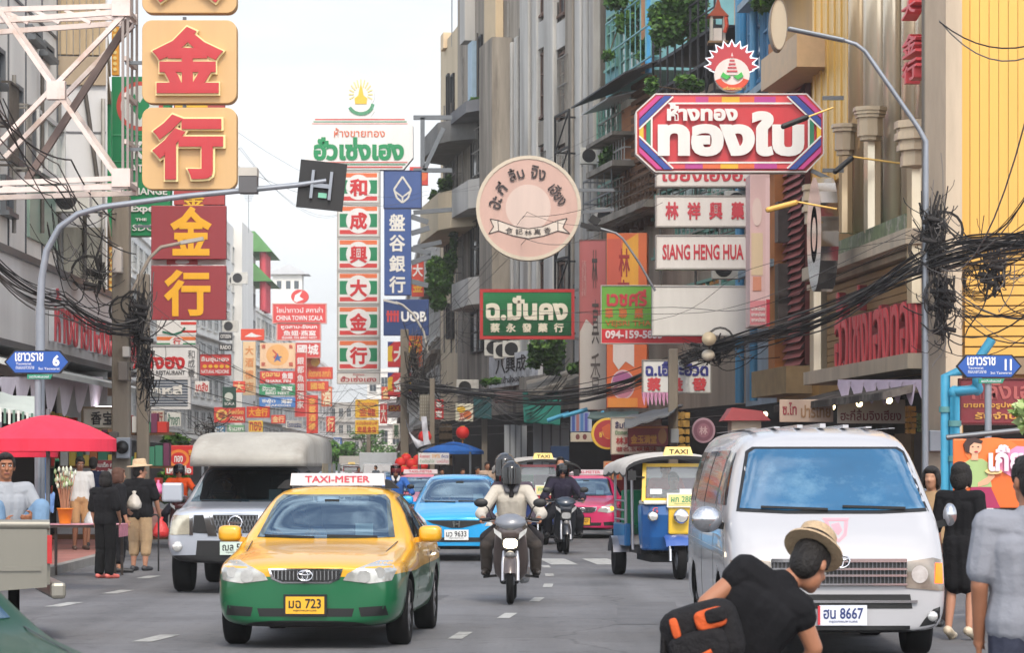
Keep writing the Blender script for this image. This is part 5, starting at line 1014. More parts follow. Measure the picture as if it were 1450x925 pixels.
for sx in (-1, 1):
    g = MB(); sk.patch(g, [(sx*x, z) for x, z in ((.60,.78),(.90,.77),(.90,.99),(.86,1.03),(.60,1.03))], M((206,200,180),.12,.4,.3,9,coat=.8), off=.012); g.build('headlight', t)
    g = MB(); sk.patch(g, [(sx*x, z) for x, z in ((.36,.79),(.56,.80),(.54,1.03),(.40,1.03))], BLK, off=.008)
    g.build('grille', t); g = MB(); sk.patch(g, [(sx*x, z) for x, z in ((.24,.76),(.36,.76),(.42,1.05),(.30,1.05))], CHROME, off=.02); sk.patch(g, [(sx*x, z) for x, z in ((.555,.77),(.60,.77),(.60,1.04),(.555,1.04))], CHROME, off=.015); g.build('grille_chrome', t)
    g = MB(); g.ball((sx*.76,sk.at(sx*.76,.62)-.01,.62),(.07,.04,.07),LENSC); g.build('fog_lamp', t)
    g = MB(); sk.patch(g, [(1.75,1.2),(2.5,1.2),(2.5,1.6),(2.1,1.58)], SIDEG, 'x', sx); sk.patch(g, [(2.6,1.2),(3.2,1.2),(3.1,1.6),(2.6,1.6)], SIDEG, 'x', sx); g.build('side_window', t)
    g = MB(); g.box(sx*1.05-.14,sx*1.05+.14,1.5,1.66,1.18,1.44,SV); g.bar((sx*.88,1.6,1.2),(sx*1.0,1.58,1.24),.06,.08,BLK); g.build('wing_mirror', t, bevel=.05)
    for y in (.95, 4.1): wheel(t, sx*.80, y, .365, .24, sx, M((150,150,154),.35,.6))
g = MB(); sk.patch(g, [(-.30,.80),(.30,.80),(.36,1.03),(-.36,1.03)], BLK, off=.008)
for k in range(15):
    x = -.3+k*.043; g.bar((x,sk.at(x,.85)-.016,.81),(x+.06,sk.at(x,.95)-.016,1.02),.008,.01,M((120,122,126),.4,.6)); g.bar((x+.03,sk.at(x,.85)-.016,.81),(x-.04,sk.at(x,.95)-.016,1.02),.008,.01,M((120,122,126),.4,.6))
g.tube([(.085*math.cos(a*math.pi/10),sk.at(0,.92)-.035,.93+.085*math.sin(a*math.pi/10)) for a in range(21)],.014,CHROME,6); g.box(-.11,.11,sk.at(0,.92)-.04,sk.at(0,.92)-.02,.915,.945,CHROME); g.build('grille', t)
g = MB(); sk.patch(g, [(-.52,.5),(.52,.5),(.50,.70),(-.50,.70)], BLK, off=.006); g.build('air_intake', t)
plate(t, .0, sk.at(0,.60)-.03, .60, .40, .17, 'ฌล 552', 'กรุงเทพมหานคร', (206,222,210), (40,44,44))
CV = M((196,192,182), .85, 0, .2, 2, .3, 4, stain=(164,158,148), alb=.62); g = MB(); n = 18; rings = []
for y, w, z0, zc, pw in ((1.10,.70,1.69,.04,.5),(1.16,.76,1.66,.13,.42),(1.55,.785,1.66,.34,.36),(1.95,.80,1.66,.41,.34),(3.4,.80,1.66,.42,.34),(5.0,.80,1.66,.40,.34)):
    rings.append([(w,y,z0)]+[(w*(1 if math.cos(a)>0 else -1)*abs(math.cos(a))**pw, y, z0+.06+zc*math.sin(a)**pw) for a in [math.pi*k/n for k in range(n+1)]]+[(-w,y,z0)])
g.loft(rings, CV); cv = g.build('canopy', t)
g = MB()
for sx in (-1,1): g.box(sx*.80-.012,sx*.80+.012,3.45,5.0,.98,1.7,M((150,140,120),.8,0,.2,3))
for y in (3.5,4.2,5.0):
    for sx in (-1,1): g.bar((sx*.9,y,1.1),(sx*.9,y,1.7),.04,.04,STEEL)
g.build('side_curtain', cv)

# blue hatchback
t = thing('hatchback_car','bright blue hatchback with white number plate reading 9633','car',(-.97,49.9,0),R(-1))
BU = M((30,160,222), .27, .25, .03, 1.5, coat=.6, alb=.9)
st = [S(-.03,.26,.62,(.68,.44),(.66,.6),(.6,.71),(.5,.74),(.3,.755),.76), S(.03,.22,.72,(.78,.44),(.76,.62),(.71,.74),(.62,.78),(.36,.80),.805), S(.2,.2,.80,(.84,.45),(.83,.66),(.79,.80),(.7,.85),(.42,.875),.88), S(.75,.2,.82,(.85,.46),(.845,.7),(.82,.90),(.74,.98),(.45,1.01),1.02),
      S(1.0,.2,.82,(.85,.46),(.848,.7),(.825,.94),(.76,1.03),(.5,1.07),1.08), S(1.85,.2,.82,(.85,.46),(.848,.7),(.83,.97),(.63,1.42),(.48,1.49),1.505), S(2.3,.2,.82,(.85,.46),(.848,.7),(.83,.97),(.61,1.465),(.46,1.525),1.54), S(3.3,.2,.82,(.85,.46),(.845,.7),(.82,.97),(.62,1.42),(.46,1.48),1.49), S(3.8,.25,.78,(.82,.46),(.8,.7),(.78,.95),(.66,1.1),(.5,1.14),1.15), S(3.9,.3,.74,(.78,.46),(.76,.7),(.72,.9),(.6,1.0),(.4,1.02),1.03)]
body = car_body(t, st, [BLK, BU, BU, BU, BU, BU, BU, BU], 'body', ((.8,.3,.35,.55,1.2),(3.3,.3,.35,.55,1.2))); sk = Skin(body)
cabin_cut(body, t, [(-.64,1.05),(.64,1.05),(.54,1.37),(.49,1.415),(-.49,1.415),(-.54,1.37)], .85, 3.2, ([(1.55,1.03),(2.42,1.03),(2.42,1.37),(2.02,1.37)],[(2.58,1.03),(3.2,1.04),(3.06,1.36),(2.58,1.37)])); interior(t, 1.5, 1.12)
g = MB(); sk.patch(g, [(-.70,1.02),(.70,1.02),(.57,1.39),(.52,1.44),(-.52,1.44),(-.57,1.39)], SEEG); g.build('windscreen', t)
wiper(t, sk, (.5,1.04), (.0,1.05)); wiper(t, sk, (-.05,1.03), (-.6,1.045))
for sx in (-1, 1):
    g = MB(); sk.patch(g, [(sx*x, z) for x, z in ((.5,.62),(.76,.63),(.76,.80),(.7,.86),(.56,.74))], LENS, off=.012); g.build('headlight', t)
    g = MB(); sk.patch(g, [(1.5,1.0),(2.45,1.0),(2.45,1.4),(2.0,1.4)], SIDEG, 'x', sx); sk.patch(g, [(2.55,1.0),(3.3,1.02),(3.1,1.38),(2.55,1.4)], SIDEG, 'x', sx); g.build('side_window', t)
    mirror(t, sx*.83, 1.4, 1.06, sx, BU, .2, .15)
    for y in (.8, 3.3): wheel(t, sx*.74, y, .3, .19, sx, M((150,150,154),.35,.6))
g = MB(); sk.patch(g, [(-.53,.72),(.53,.72),(.42,.665),(.1,.585),(-.1,.585),(-.42,.665)], BLK, off=.01); gr = g.build('grille', t)
g = MB(); y = sk.at(0,.66)-.035; HM = [(-.07,.05),(-.035,.05),(-.03,.01),(.03,.01),(.035,.05),(.07,.05),(.055,-.055),(.03,-.055),(.028,-.015),(-.028,-.015),(-.03,-.055),(-.055,-.055)]; g.prism([(x,z+.655) for x,z in HM], y, y+.02, CHROME); g.build('badge', gr)
g = MB(); sk.patch(g, [(-.46,.34),(.46,.34),(.48,.42),(-.48,.42)], BLK, off=.006); sk.patch(g, [(-.6,.225),(.6,.225),(.6,.265),(-.6,.265)], BLK, off=.006); g.build('air_intake', t)
plate(t, 0, sk.at(0,.46)-.035, .465, .42, .18, 'มว 9633', 'กรุงเทพมหานคร', (226,228,226), (44,44,48))

# left silver pickup seen from its flank, a man sits in the bed
t = thing('pickup_truck','beige silver pickup bed at the left edge with a man sitting in it','pickup truck',(-4.63,27.9,0),R(-76)); t.scale = (1.12,1.12,1.12)
BG = M((138,135,124), .35, .35, .12, 1.2, coat=.4, streak=.1)
for sx in (-1, 1):       # forward is -y; the tail end is at y = 0, the cab beyond the frame
    g = MB()
    prof = [(0,.98),(-1.9,1.0),(-1.9,.42),(-1.42,.42)]+[(-1.05+.40*math.cos(a*math.pi/10),.36+.40*math.sin(a*math.pi/10)+.06) for a in range(10,-1,-1)]+[(-.6,.42),(0,.46)]
    T = Matrix.Translation((sx*.86,0,0)) @ Matrix.Rotation(R(90),4,'Z')
    g.prism([(y, z) for y, z in prof], -.035, .035, BG, T=T)
    g.tube([(sx*.87,.02,.985),(sx*.87,-1.9,1.005)], .045, BG, 8); g.box(sx*.885-.03,sx*.885+.03,-.55,-.05,.60,.64,BG); g.build('bed_side', t)
g = MB(); g.box(-.83,.83,-1.9,0,.55,.60,M((120,118,112),.6,.2,.3,3)); g.box(.2,.8,-1.5,-.6,.6,.72,M((120,118,112),.6,.2,.3,3)); g.build('bed_floor', t)
g = MB(); g.box(-.84,.84,-.02,.03,.48,.98,BG); g.build('tailgate', t); g = MB(); g.box(-.9,.9,.03,.16,.36,.50,M((150,146,136),.35,.5)); g.build('rear_bumper', t, bevel=.03)
g = MB(); g.loft([[(w*sx_, y, z) for sx_, z in ((-1,.42),(1,.42),(1,1.05),(.86,1.66),(-.86,1.66),(-1,1.05))] for y, w in ((-1.95,.88),(-3.6,.86))], BG, smooth=False); g.box(-.88,.88,-5.0,-3.6,.42,1.08,BG); g.build('cab', t, bevel=.05)
for sx in (-1, 1):
    g = MB(); g.box(sx*.80-.02,sx*.80+.1,-3.3,-2.2,1.08,1.5,TINT); g.build('side_window', t)
    for y in (-1.05, -4.1): wheel(t, sx*.74, y, .36, .22, sx, M((120,120,124),.4,.5))
g = MB(); g.box(.75,.9,.0,.04,.66,.9,M((190,40,40),.2,coat=.6)); g.build('tail_lamp',t); g = MB(); g.box(-.9,-.75,.0,.04,.66,.9,M((190,40,40),.2,coat=.6)); g.build('tail_lamp', t)
g = MB(); g.box(-.9,-.86,-.2,-.1,.16,.44,RUBBER); g.box(.84,.9,-.55,-.5,.14,.44,RUBBER); g.build('mud_flap', t)
# ---------------------------------------------------------------- tuk-tuks
def tuktuk(label, loc, rz, nose, cowl, plate_txt, sign_txt='TAXI', detail=True, rail=(180,180,186)):
    t = thing('tuk_tuk', label, 'tuk-tuk', loc, rz); RM = M(rail, .3, .7, .1)
    N = M(nose, .3, 0, .06, 2, coat=.5); C = M(cowl, .3, 0, .06, 2, coat=.5)
    g = MB()                                                            # nose shell, wide at the windscreen, narrow at the wheel
    rings = []
    for z, wf, yf, wb, yb in ((.42,.46,.12,.50,.55),(.62,.48,.05,.52,.6),(.95,.50,.0,.53,.62),(1.10,.50,.03,.53,.62)):
        rings.append([(-wb,yb,z),(-wb,yf+.22,z),(-wf*.86,yf+.05,z),(-wf*.4,yf-.02,z),(wf*.4,yf-.02,z),(wf*.86,yf+.05,z),(wb,yf+.22,z),(wb,yb,z)])
    g.loft(rings, N, smooth=False); g.build('nose', t, bevel=.03)
    g = MB(); g.box(-.17,.17,-.06,.06,.66,1.09,C); g.build('headlight_cowl', t, bevel=.03)
    g = MB(); g.box(-.53,.53,-.01,.5,1.10,1.16,sm((230,226,216))); g.build('cowl_rail', t, bevel=.02)
    g = MB(); g.lathe([(.02,0),(.10,.01),(.115,.06),(.09,.14)], CHROME, 20, T=Matrix.Translation((0,-.2,.93)) @ Matrix.Rotation(R(-90),4,'X')); h = g.build('headlight', t); g = MB(); g.lathe([(.0,0),(.085,.012)], LENSC, 20, T=Matrix.Translation((0,-.215,.93)) @ Matrix.Rotation(R(-90),4,'X'), caps=False); g.build('lens', h)
    for sx in (-1,1):
        g = MB(); g.lathe([(.0,-.02),(.07,0),(.08,.05),(.06,.1)], CHROME, 18, T=Matrix.Translation((sx*.40,-.08,.93)) @ Matrix.Rotation(R(-90),4,'X')); h = g.build('headlight', t); g = MB(); g.lathe([(.0,0),(.06,.012)], LENSC, 18, T=Matrix.Translation((sx*.40,-.105,.93)) @ Matrix.Rotation(R(-90),4,'X'), caps=False); g.build('lens', h)
    g = MB(); FM = C                                                   # windscreen frame
    for sx in (-1,1): g.bar((sx*.52,.08,1.14),(sx*.48,.24,1.70),.055,.07,FM)
    g.bar((-.5,.23,1.68),(.5,.23,1.68),.05,.05,FM); g.bar((-.52,.08,1.17),(.52,.08,1.17),.05,.05,FM); w = g.build('windscreen_frame', t)
    g = MB(); g.add([(-.48,.10,1.2),(.48,.10,1.2),(.455,.23,1.66),(-.455,.23,1.66)], [(0,1,2,3)], M((200,214,220),.04,0,0,spec=.8,trans=.85)); g.build('windscreen', t)
    for x0,x1,z0 in ((-.42,-.24,1.22),(.02,.2,1.22)): g = MB(); g.box(x0,x1,.115,.125,z0,z0+.11,sm((220,226,232))); g.build('windscreen_sticker', t)
    plate(t, .04, -.09, 1.165, .44, .17, plate_txt, 'กรุงเทพมหานคร', (236,222,150), (90,160,110), sm((240,238,230)))
    # front wheel, fork, mudguard
    g = MB(); rr = .27; g.lathe([(.14,-.05),(.25,-.07),(rr,-.045),(rr,.045),(.25,.07),(.14,.05)], RUBBER, 26, T=Matrix.Translation((.0,-.02,rr)) @ Matrix.Rotation(R(90),4,'Y')); wf = g.build('wheel', t); g = MB(); g.lathe([(.15,-.045),(.05,-.07),(.05,.07),(.15,.045)], STEEL, 18, T=Matrix.Translation((0,-.02,rr)) @ Matrix.Rotation(R(90),4,'Y')); g.build('rim', wf)
    for sx in (-1,1): g = MB(); g.tube([(sx*.13,-.02,rr),(sx*.13,.02,.62)], .032, CHROME, 10); g.build('fork', t)
    g = MB(); n = 12
    rg = [[(x,-.02+.34*math.cos(a)*q,rr+.02+.36*math.sin(a)*q) for x,q in ((-.24,.94),(-.2,1.02),(0,1.05),(.2,1.02),(.24,.94))] for a in [R(25+k*12) for k in range(11)]]
    g.loft(rg, M((60,96,170),.3,0,.1,coat=.4), closed=False, caps=False); g.build('mudguard', t)
    # floor, engine, rear body
    g = MB(); g.box(-.5,.5,.5,2.2,.36,.46,PLASTIC); g.box(-.35,.35,.4,1.9,.24,.36,DARK); g.build('chassis', t); SB = M((24,106,166),.35,0,.08,2,coat=.4)
    for sx in (-1,1):
        g = MB(); g.box(sx*.60-.05,sx*.60+.05,1.15,2.35,.46,.80,SB); g.build('side_panel', t, bevel=.02)
        g = MB(); g.tube([(sx*.60,.62,.42),(sx*.62,.62,1.62)], .022, RM, 8); g.build('roof_post', t); g = MB()
        for yy in (1.2,2.3): g.tube([(sx*.62,yy,.6),(sx*.63,yy,1.62)], .022, RM, 8)
        for zz in (.86,1.0,1.14): g.tube([(sx*.63,1.2,zz),(sx*.63,2.3,zz)], .014, RM, 6)
        g.build('side_rail', t)
        g = MB(); g.lathe([(.15,-.07),(.245,-.085),(.265,-.05),(.265,.05),(.245,.085),(.15,.07)], RUBBER, 26, T=Matrix.Translation((sx*.62,1.95,.265)) @ Matrix.Rotation(R(90),4,'Y')); wr = g.build('wheel', t); g = MB(); g.lathe([(.155,.05),(.06,.05*1.2),(.05,-.05)], RM, 16, T=Matrix.Translation((sx*.62,1.95,.265)) @ Matrix.Rotation(R(90*sx),4,'Y')); g.build('rim', wr)
        g = MB(); rg = [[(sx*.62+x,1.95+.33*math.cos(a),.27+.33*math.sin(a)) for x in (-.13,.13)] for a in [R(15+k*15) for k in range(11)]]; g.loft(rg, RM, closed=False, caps=False); g.build('mudguard', t)
    g = MB(); g.box(-.55,.55,1.6,2.1,.62,.76,M((40,130,90),.5)); g.build('seat', t, bevel=.03); g = MB(); g.box(-.55,.0,2.1,2.2,.72,1.3,M((30,140,96),.5,0,.1)); g.box(.0,.55,2.1,2.2,.72,1.3,M((130,40,110),.5,0,.1)); g.build('backrest', t, bevel=.03)
    g = MB(); g.box(-.3,.3,.75,1.1,.5,.66,M((40,40,44),.5)); g.build('driver_seat', t, bevel=.03)
    # scalloped canopy
    CN = M((196,192,186), .7, 0, .12, 2, .1, 8, stain=(150,140,126)); g = MB(); rg = []; ny = 24
    for k in range(ny+1):
        y = .02+2.4*k/ny; sc = .035*abs(math.sin(math.pi*4*k/ny)); lift = .05*math.sin(math.pi*k/ny)
        rg.append([(.80*math.sin(a), y, 1.58+lift+(.24+sc*.4)*max(math.cos(a),0)**.8+ (-.03 if abs(a) > 1.5 else 0)-sc*(1-math.cos(a)) ) for a in [R(-92+184*j/16) for j in range(17)]])
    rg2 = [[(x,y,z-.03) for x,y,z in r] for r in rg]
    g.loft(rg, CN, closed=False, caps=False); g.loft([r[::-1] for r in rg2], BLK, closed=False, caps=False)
    fr = rg[0]; g.loft([[(x,y-.01,z) for x,y,z in fr],[(x,y-.01,z-.05) for x,y,z in fr]], BLK, closed=False, caps=False); cn = g.build('canopy', t)
    g = MB(); g.prism([(-.22,1.82),(.22,1.82),(.18,1.95),(-.18,1.95)], .1, .2, M((246,212,130),.4,emit=.25,var=0)); g.box(-.16,.16,.11,.2,1.78,1.82,BLK); sg = g.build('taxi_sign', t); g = MB(); g.text(sign_txt,-.14,.14,1.845,1.915,.097,sm((40,36,30)),.02,.004); g.build('lettering', sg)
    g = MB(); g.tube([(-.38,.42,1.05),(-.15,.5,1.12),(.15,.5,1.12),(.38,.42,1.05)], .016, BLK, 6); g.build('handlebar', t)
    for sx in (-1,1): g = MB(); g.bar((sx*.5,.14,1.5),(sx*.68,.06,1.52),.02,.02,BLK); g.box(sx*.70-.06,sx*.70+.06,.03,.06,1.46,1.6,BLK); g.build('wing_mirror', t)
    g = MB(); g.text('G',-.40,-.32,.98,1.06,-.0,sm((220,90,90)),.02,.004); g.text('5',.30,.36,.98,1.06,-.0,sm((220,120,90)),.02,.004); g.build('sticker', t)
    return t
TT1 = tuktuk('blue and yellow tuk-tuk with pale scalloped canopy beside the white van', (2.46,41.9,0), R(6), (22,92,160), (240,196,50), 'ผก 2886')
TT2 = tuktuk('red framed tuk-tuk with tan scalloped canopy behind the second motorcycle', (.68,60.5,0), R(8), (40,60,120), (190,50,56), 'ศก 1172', rail=(170,60,60))
# ---------------------------------------------------------------- motorcycles
def scooter(label, loc, rz, col, lit=False, seat=(26,26,28), group=None, trim=None):
    t = thing('motorcycle', label, 'motorcycle', loc, rz, group); BODY = M(col, .3, .1, .06, 2, coat=.5); TR = M(trim, .3, .1, .06, coat=.5) if trim else BODY
    for y, nm in ((0,'front'),(1.24,'rear')):
        g = MB(); rr = .285 ; w = .045 if y == 0 else .055
        g.lathe([(.215,-w*.7),(.25,-w),(.277,-w*.6),(rr,0),(.277,w*.6),(.25,w),(.215,w*.7)], RUBBER, 28, T=Matrix.Translation((0,y,rr)) @ Matrix.Rotation(R(90),4,'Y')); wo = g.build('wheel', t)
        g = MB(); g.lathe([(.218,-.03),(.205,0),(.218,.03)], STEEL, 24, T=Matrix.Translation((0,y,rr)) @ Matrix.Rotation(R(90),4,'Y'), caps=False); g.lathe([(.05,-.05),(.05,.05)], STEEL, 12, T=Matrix.Translation((0,y,rr)) @ Matrix.Rotation(R(90),4,'Y'))
        for k in range(5): a = k*2*math.pi/5; g.bar((0,y+.04*math.cos(a),rr+.04*math.sin(a)),(0,y+.21*math.cos(a),rr+.21*math.sin(a)),.02,.03,STEEL)
        g.build('rim', wo)
    for sx in (-1,1): g = MB(); g.tube([(sx*.085,-.0,.285),(sx*.085,.06,.5),(sx*.07,.14,.72)], [.026,.026,.02], M((206,206,210),.3,.6), 8); g.build('fork', t)
    g = MB(); rg = [[(x,.0+.31*math.cos(a)*q,.285+.31*math.sin(a)*q) for x,q in ((-.075,.88),(-.065,1),(0,1.06),(.065,1),(.075,.88))] for a in [R(62+k*11) for k in range(10)]]; g.loft(rg, BODY, closed=False, caps=False); g.ball((0,-.1,.60),(.06,.07,.05),M((120,118,116),.4,.2,.1)); g.build('mudguard', t)
    g = MB(); rings = []                                                # front fairing and leg shields
    for z, w, yf, d in ((.27,.12,.32,.22),(.36,.19,.26,.18),(.52,.215,.16,.22),(.68,.205,.06,.24),(.82,.19,-.02,.26),(.92,.155,-.02,.22),(.99,.07,.04,.14)):
        rings.append([(w*math.cos(a), yf+d*.5-d*.5*math.sin(a)*(1 if math.sin(a) > 0 else .7), z) for a in [2*math.pi*k/16 for k in range(16)]])
    g.loft(rings, BODY); g.build('fairing', t)
    g = MB(); g.loft([[(w*math.cos(a), yf+.09-.09*math.sin(a), z) for a in [2*math.pi*k/16 for k in range(16)]] for z, w, yf in ((.90,.10,-.03),(.98,.20,-.03),(1.05,.17,.03),(1.09,.06,.08))], TR); g.build('handlebar_cover', t)
    g = MB(); n = 14; g.prism([(.085*abs(math.cos(2*math.pi*k/n))**.6*(1 if math.cos(2*math.pi*k/n)>0 else -1), .735+.058*abs(math.sin(2*math.pi*k/n))**.6*(1 if math.sin(2*math.pi*k/n)>0 else -1)) for k in range(n)], -.052, -.04, M((255,236,200),.3,emit=6,var=0) if lit else LENSC); h = g.build('headlight', t); g = MB(); rg_ = [(.105*abs(math.cos(2*math.pi*k/14))**.6*(1 if math.cos(2*math.pi*k/14)>0 else -1), .735+.078*abs(math.sin(2*math.pi*k/14))**.6*(1 if math.sin(2*math.pi*k/14)>0 else -1)) for k in range(14)]; g.prism(rg_, -.039, .1, BLK); g.build('headlight_bezel', t)
    for sx in (-1,1): g = MB(); g.prism([(sx*.10,.78),(sx*.19,.86),(sx*.20,.92),(sx*.11,.86)], -.04, .08, LENSC); g.build('indicator', t)
    g = MB(); g.tube([(-.36,.22,1.01),(-.2,.16,1.03),(0,.13,1.03),(.2,.16,1.03),(.36,.22,1.01)], .016, BLK, 8)
    for sx in (-1,1): g.tube([(sx*.25,.17,1.02),(sx*.37,.22,1.01)], .024, BLK, 8); g.tube([(sx*.2,.13,1.0),(sx*.34,.16,.985)], .008, STEEL, 6)
    g.build('handlebar', t)
    for sx in (-1,1):
        g = MB(); g.tube([(sx*.22,.15,1.03),(sx*.27,.12,1.16),(sx*.31,.11,1.2)], .008, BLK, 6); g.ball((sx*.355,.11,1.22),(.085,.025,.055),BLK,14,8); g.build('wing_mirror', t)
    g = MB(); g.loft([[(w*math.cos(a), y, z+hh*math.sin(a)) for a in [2*math.pi*k/14 for k in range(14)]] for y, w, z, hh in ((.48,.10,.45,.16),(.7,.15,.55,.20),(1.0,.16,.62,.16),(1.4,.13,.70,.12),(1.62,.05,.76,.05))], BODY); g.box(-.12,.12,.3,.7,.30,.36,PLASTIC); g.build('rear_body', t)
    g = MB(); g.loft([[(w*math.cos(a), y, z+hh*math.sin(a)) for a in [2*math.pi*k/14 for k in range(14)]] for y, w, z, hh in ((.52,.09,.72,.03),(.65,.14,.755,.045),(1.0,.155,.76,.045),(1.1,.15,.79,.05),(1.45,.13,.82,.05),(1.55,.06,.82,.02))], M(seat,.55,0,.1)); g.build('seat', t)
    g = MB(); g.box(-.14,.10,.55,1.1,.22,.48,M((70,70,72),.5,.5,.2)); g.build('engine', t, bevel=.04); g = MB(); g.tube([(.13,.6,.26),(.17,.9,.27),(.18,1.45,.36)], [.03,.05,.055], STEEL, 10); g.build('exhaust', t)
    for sx in (-1,1): g = MB(); g.bar((sx*.15,.6,.33),(sx*.34,.6,.31),.05,.03,BLK); g.build('footrest', t)
    return t
MC1 = scooter('brown motorcycle with its headlight lit, ridden toward the viewer in the middle of the road', (-.02,34.2,0), R(-1), (84,72,68), True, trim=(120,124,132))
MC2 = scooter('black motorcycle with pink fairing edge, behind and right of the lit one', (1.02,53.9,0), R(4), (30,34,42), False, trim=(40,52,66))
MC3 = scooter('motorcycle of the rider in blue behind the yellow taxi', (-2.6,63,0), R(0), (60,60,66)); MC4 = scooter('motorcycle of the orange vested rider by the left kerb', (-6.75,58,0), R(8), (90,40,40))
pkd = [scooter('parked motorcycle by the left kerb behind the man with the cane', (-7.2,52.5,0), R(20), (176,44,60), group='motorcycles parked at the kerbs'), scooter('parked dark motorcycle half hidden behind the white van on the right', (5.35,27.6,0), R(-35), (50,50,60), group='motorcycles parked at the kerbs')]
# ---------------------------------------------------------------- people
def V(*a): return Vector(a)
def caps(g, a, b, ra, rb, m, n=10):                          # tapered limb with rounded ends
    a = Vector(a); b = Vector(b); d = b-a; ln = d.length
    if ln < 1e-5: return g.ball(a, ra, m, n, 6)
    u = d/ln; pts = []; rs = []
    for k in (-90,-55,-25,0): t = R(k); pts.append(a+u*ra*math.sin(t)); rs.append(max(ra*math.cos(t),.001))
    for k in (0,25,55,90): t = R(k); pts.append(b+u*rb*math.sin(t)); rs.append(max(rb*math.cos(t),.001))
    return g.tube(pts, rs, m, n)
def fuse(g, name, parent, vox, mat, smooth=4):
    o = g.build(name, parent); o.data.materials.clear(); o.data.materials.append(mat)
    md = o.modifiers.new('r', 'REMESH'); md.mode = 'VOXEL'; md.voxel_size = vox; md.use_smooth_shade = True
    s = o.modifiers.new('s', 'SMOOTH'); s.factor = .5; s.iterations = smooth
    return baked(o)
SKIN = (190,132,100)
def hand(g, w, d, palm, sc, curl, side, m):
    """w wrist, d direction of the hand, palm normal; five separate bent fingers"""
    d = Vector(d).normalized(); p = Vector(palm); p = (p-d*p.dot(d)).normalized(); s = d.cross(p)*side
    b = w+d*.085*sc
    caps(g, w, w+d*.03*sc, .026*sc, .03*sc, m, 8)
    for k in (-1,0,1): caps(g, w+d*.03*sc+s*k*.016*sc, b+s*k*.022*sc, .016*sc, .015*sc, m, 8)
    for k, L_ in zip((-1.5,-.5,.5,1.5), (.058,.068,.074,.066)):
        a = b+s*k*.0195*sc; prev = a; ang = curl*.35
        for j, f in enumerate((.45,.32,.23)):
            v = (d*math.cos(ang)+p*math.sin(ang)); nx = prev+v*L_*sc*f*1.05; caps(g, prev, nx, (.0095-.001*j)*sc, (.009-.001*j)*sc, m, 6); prev = nx; ang += curl*.55
    t0 = w+d*.03*sc+s*.026*sc; t1 = t0+(d*.6+s*.75+p*.25).normalized()*.042*sc; t2 = t1+(d*.9+s*.2+p*.5*curl).normalized()*.034*sc
    caps(g, t0, t1, .014*sc, .012*sc, m, 8); caps(g, t1, t2, .012*sc, .009*sc, m, 8)
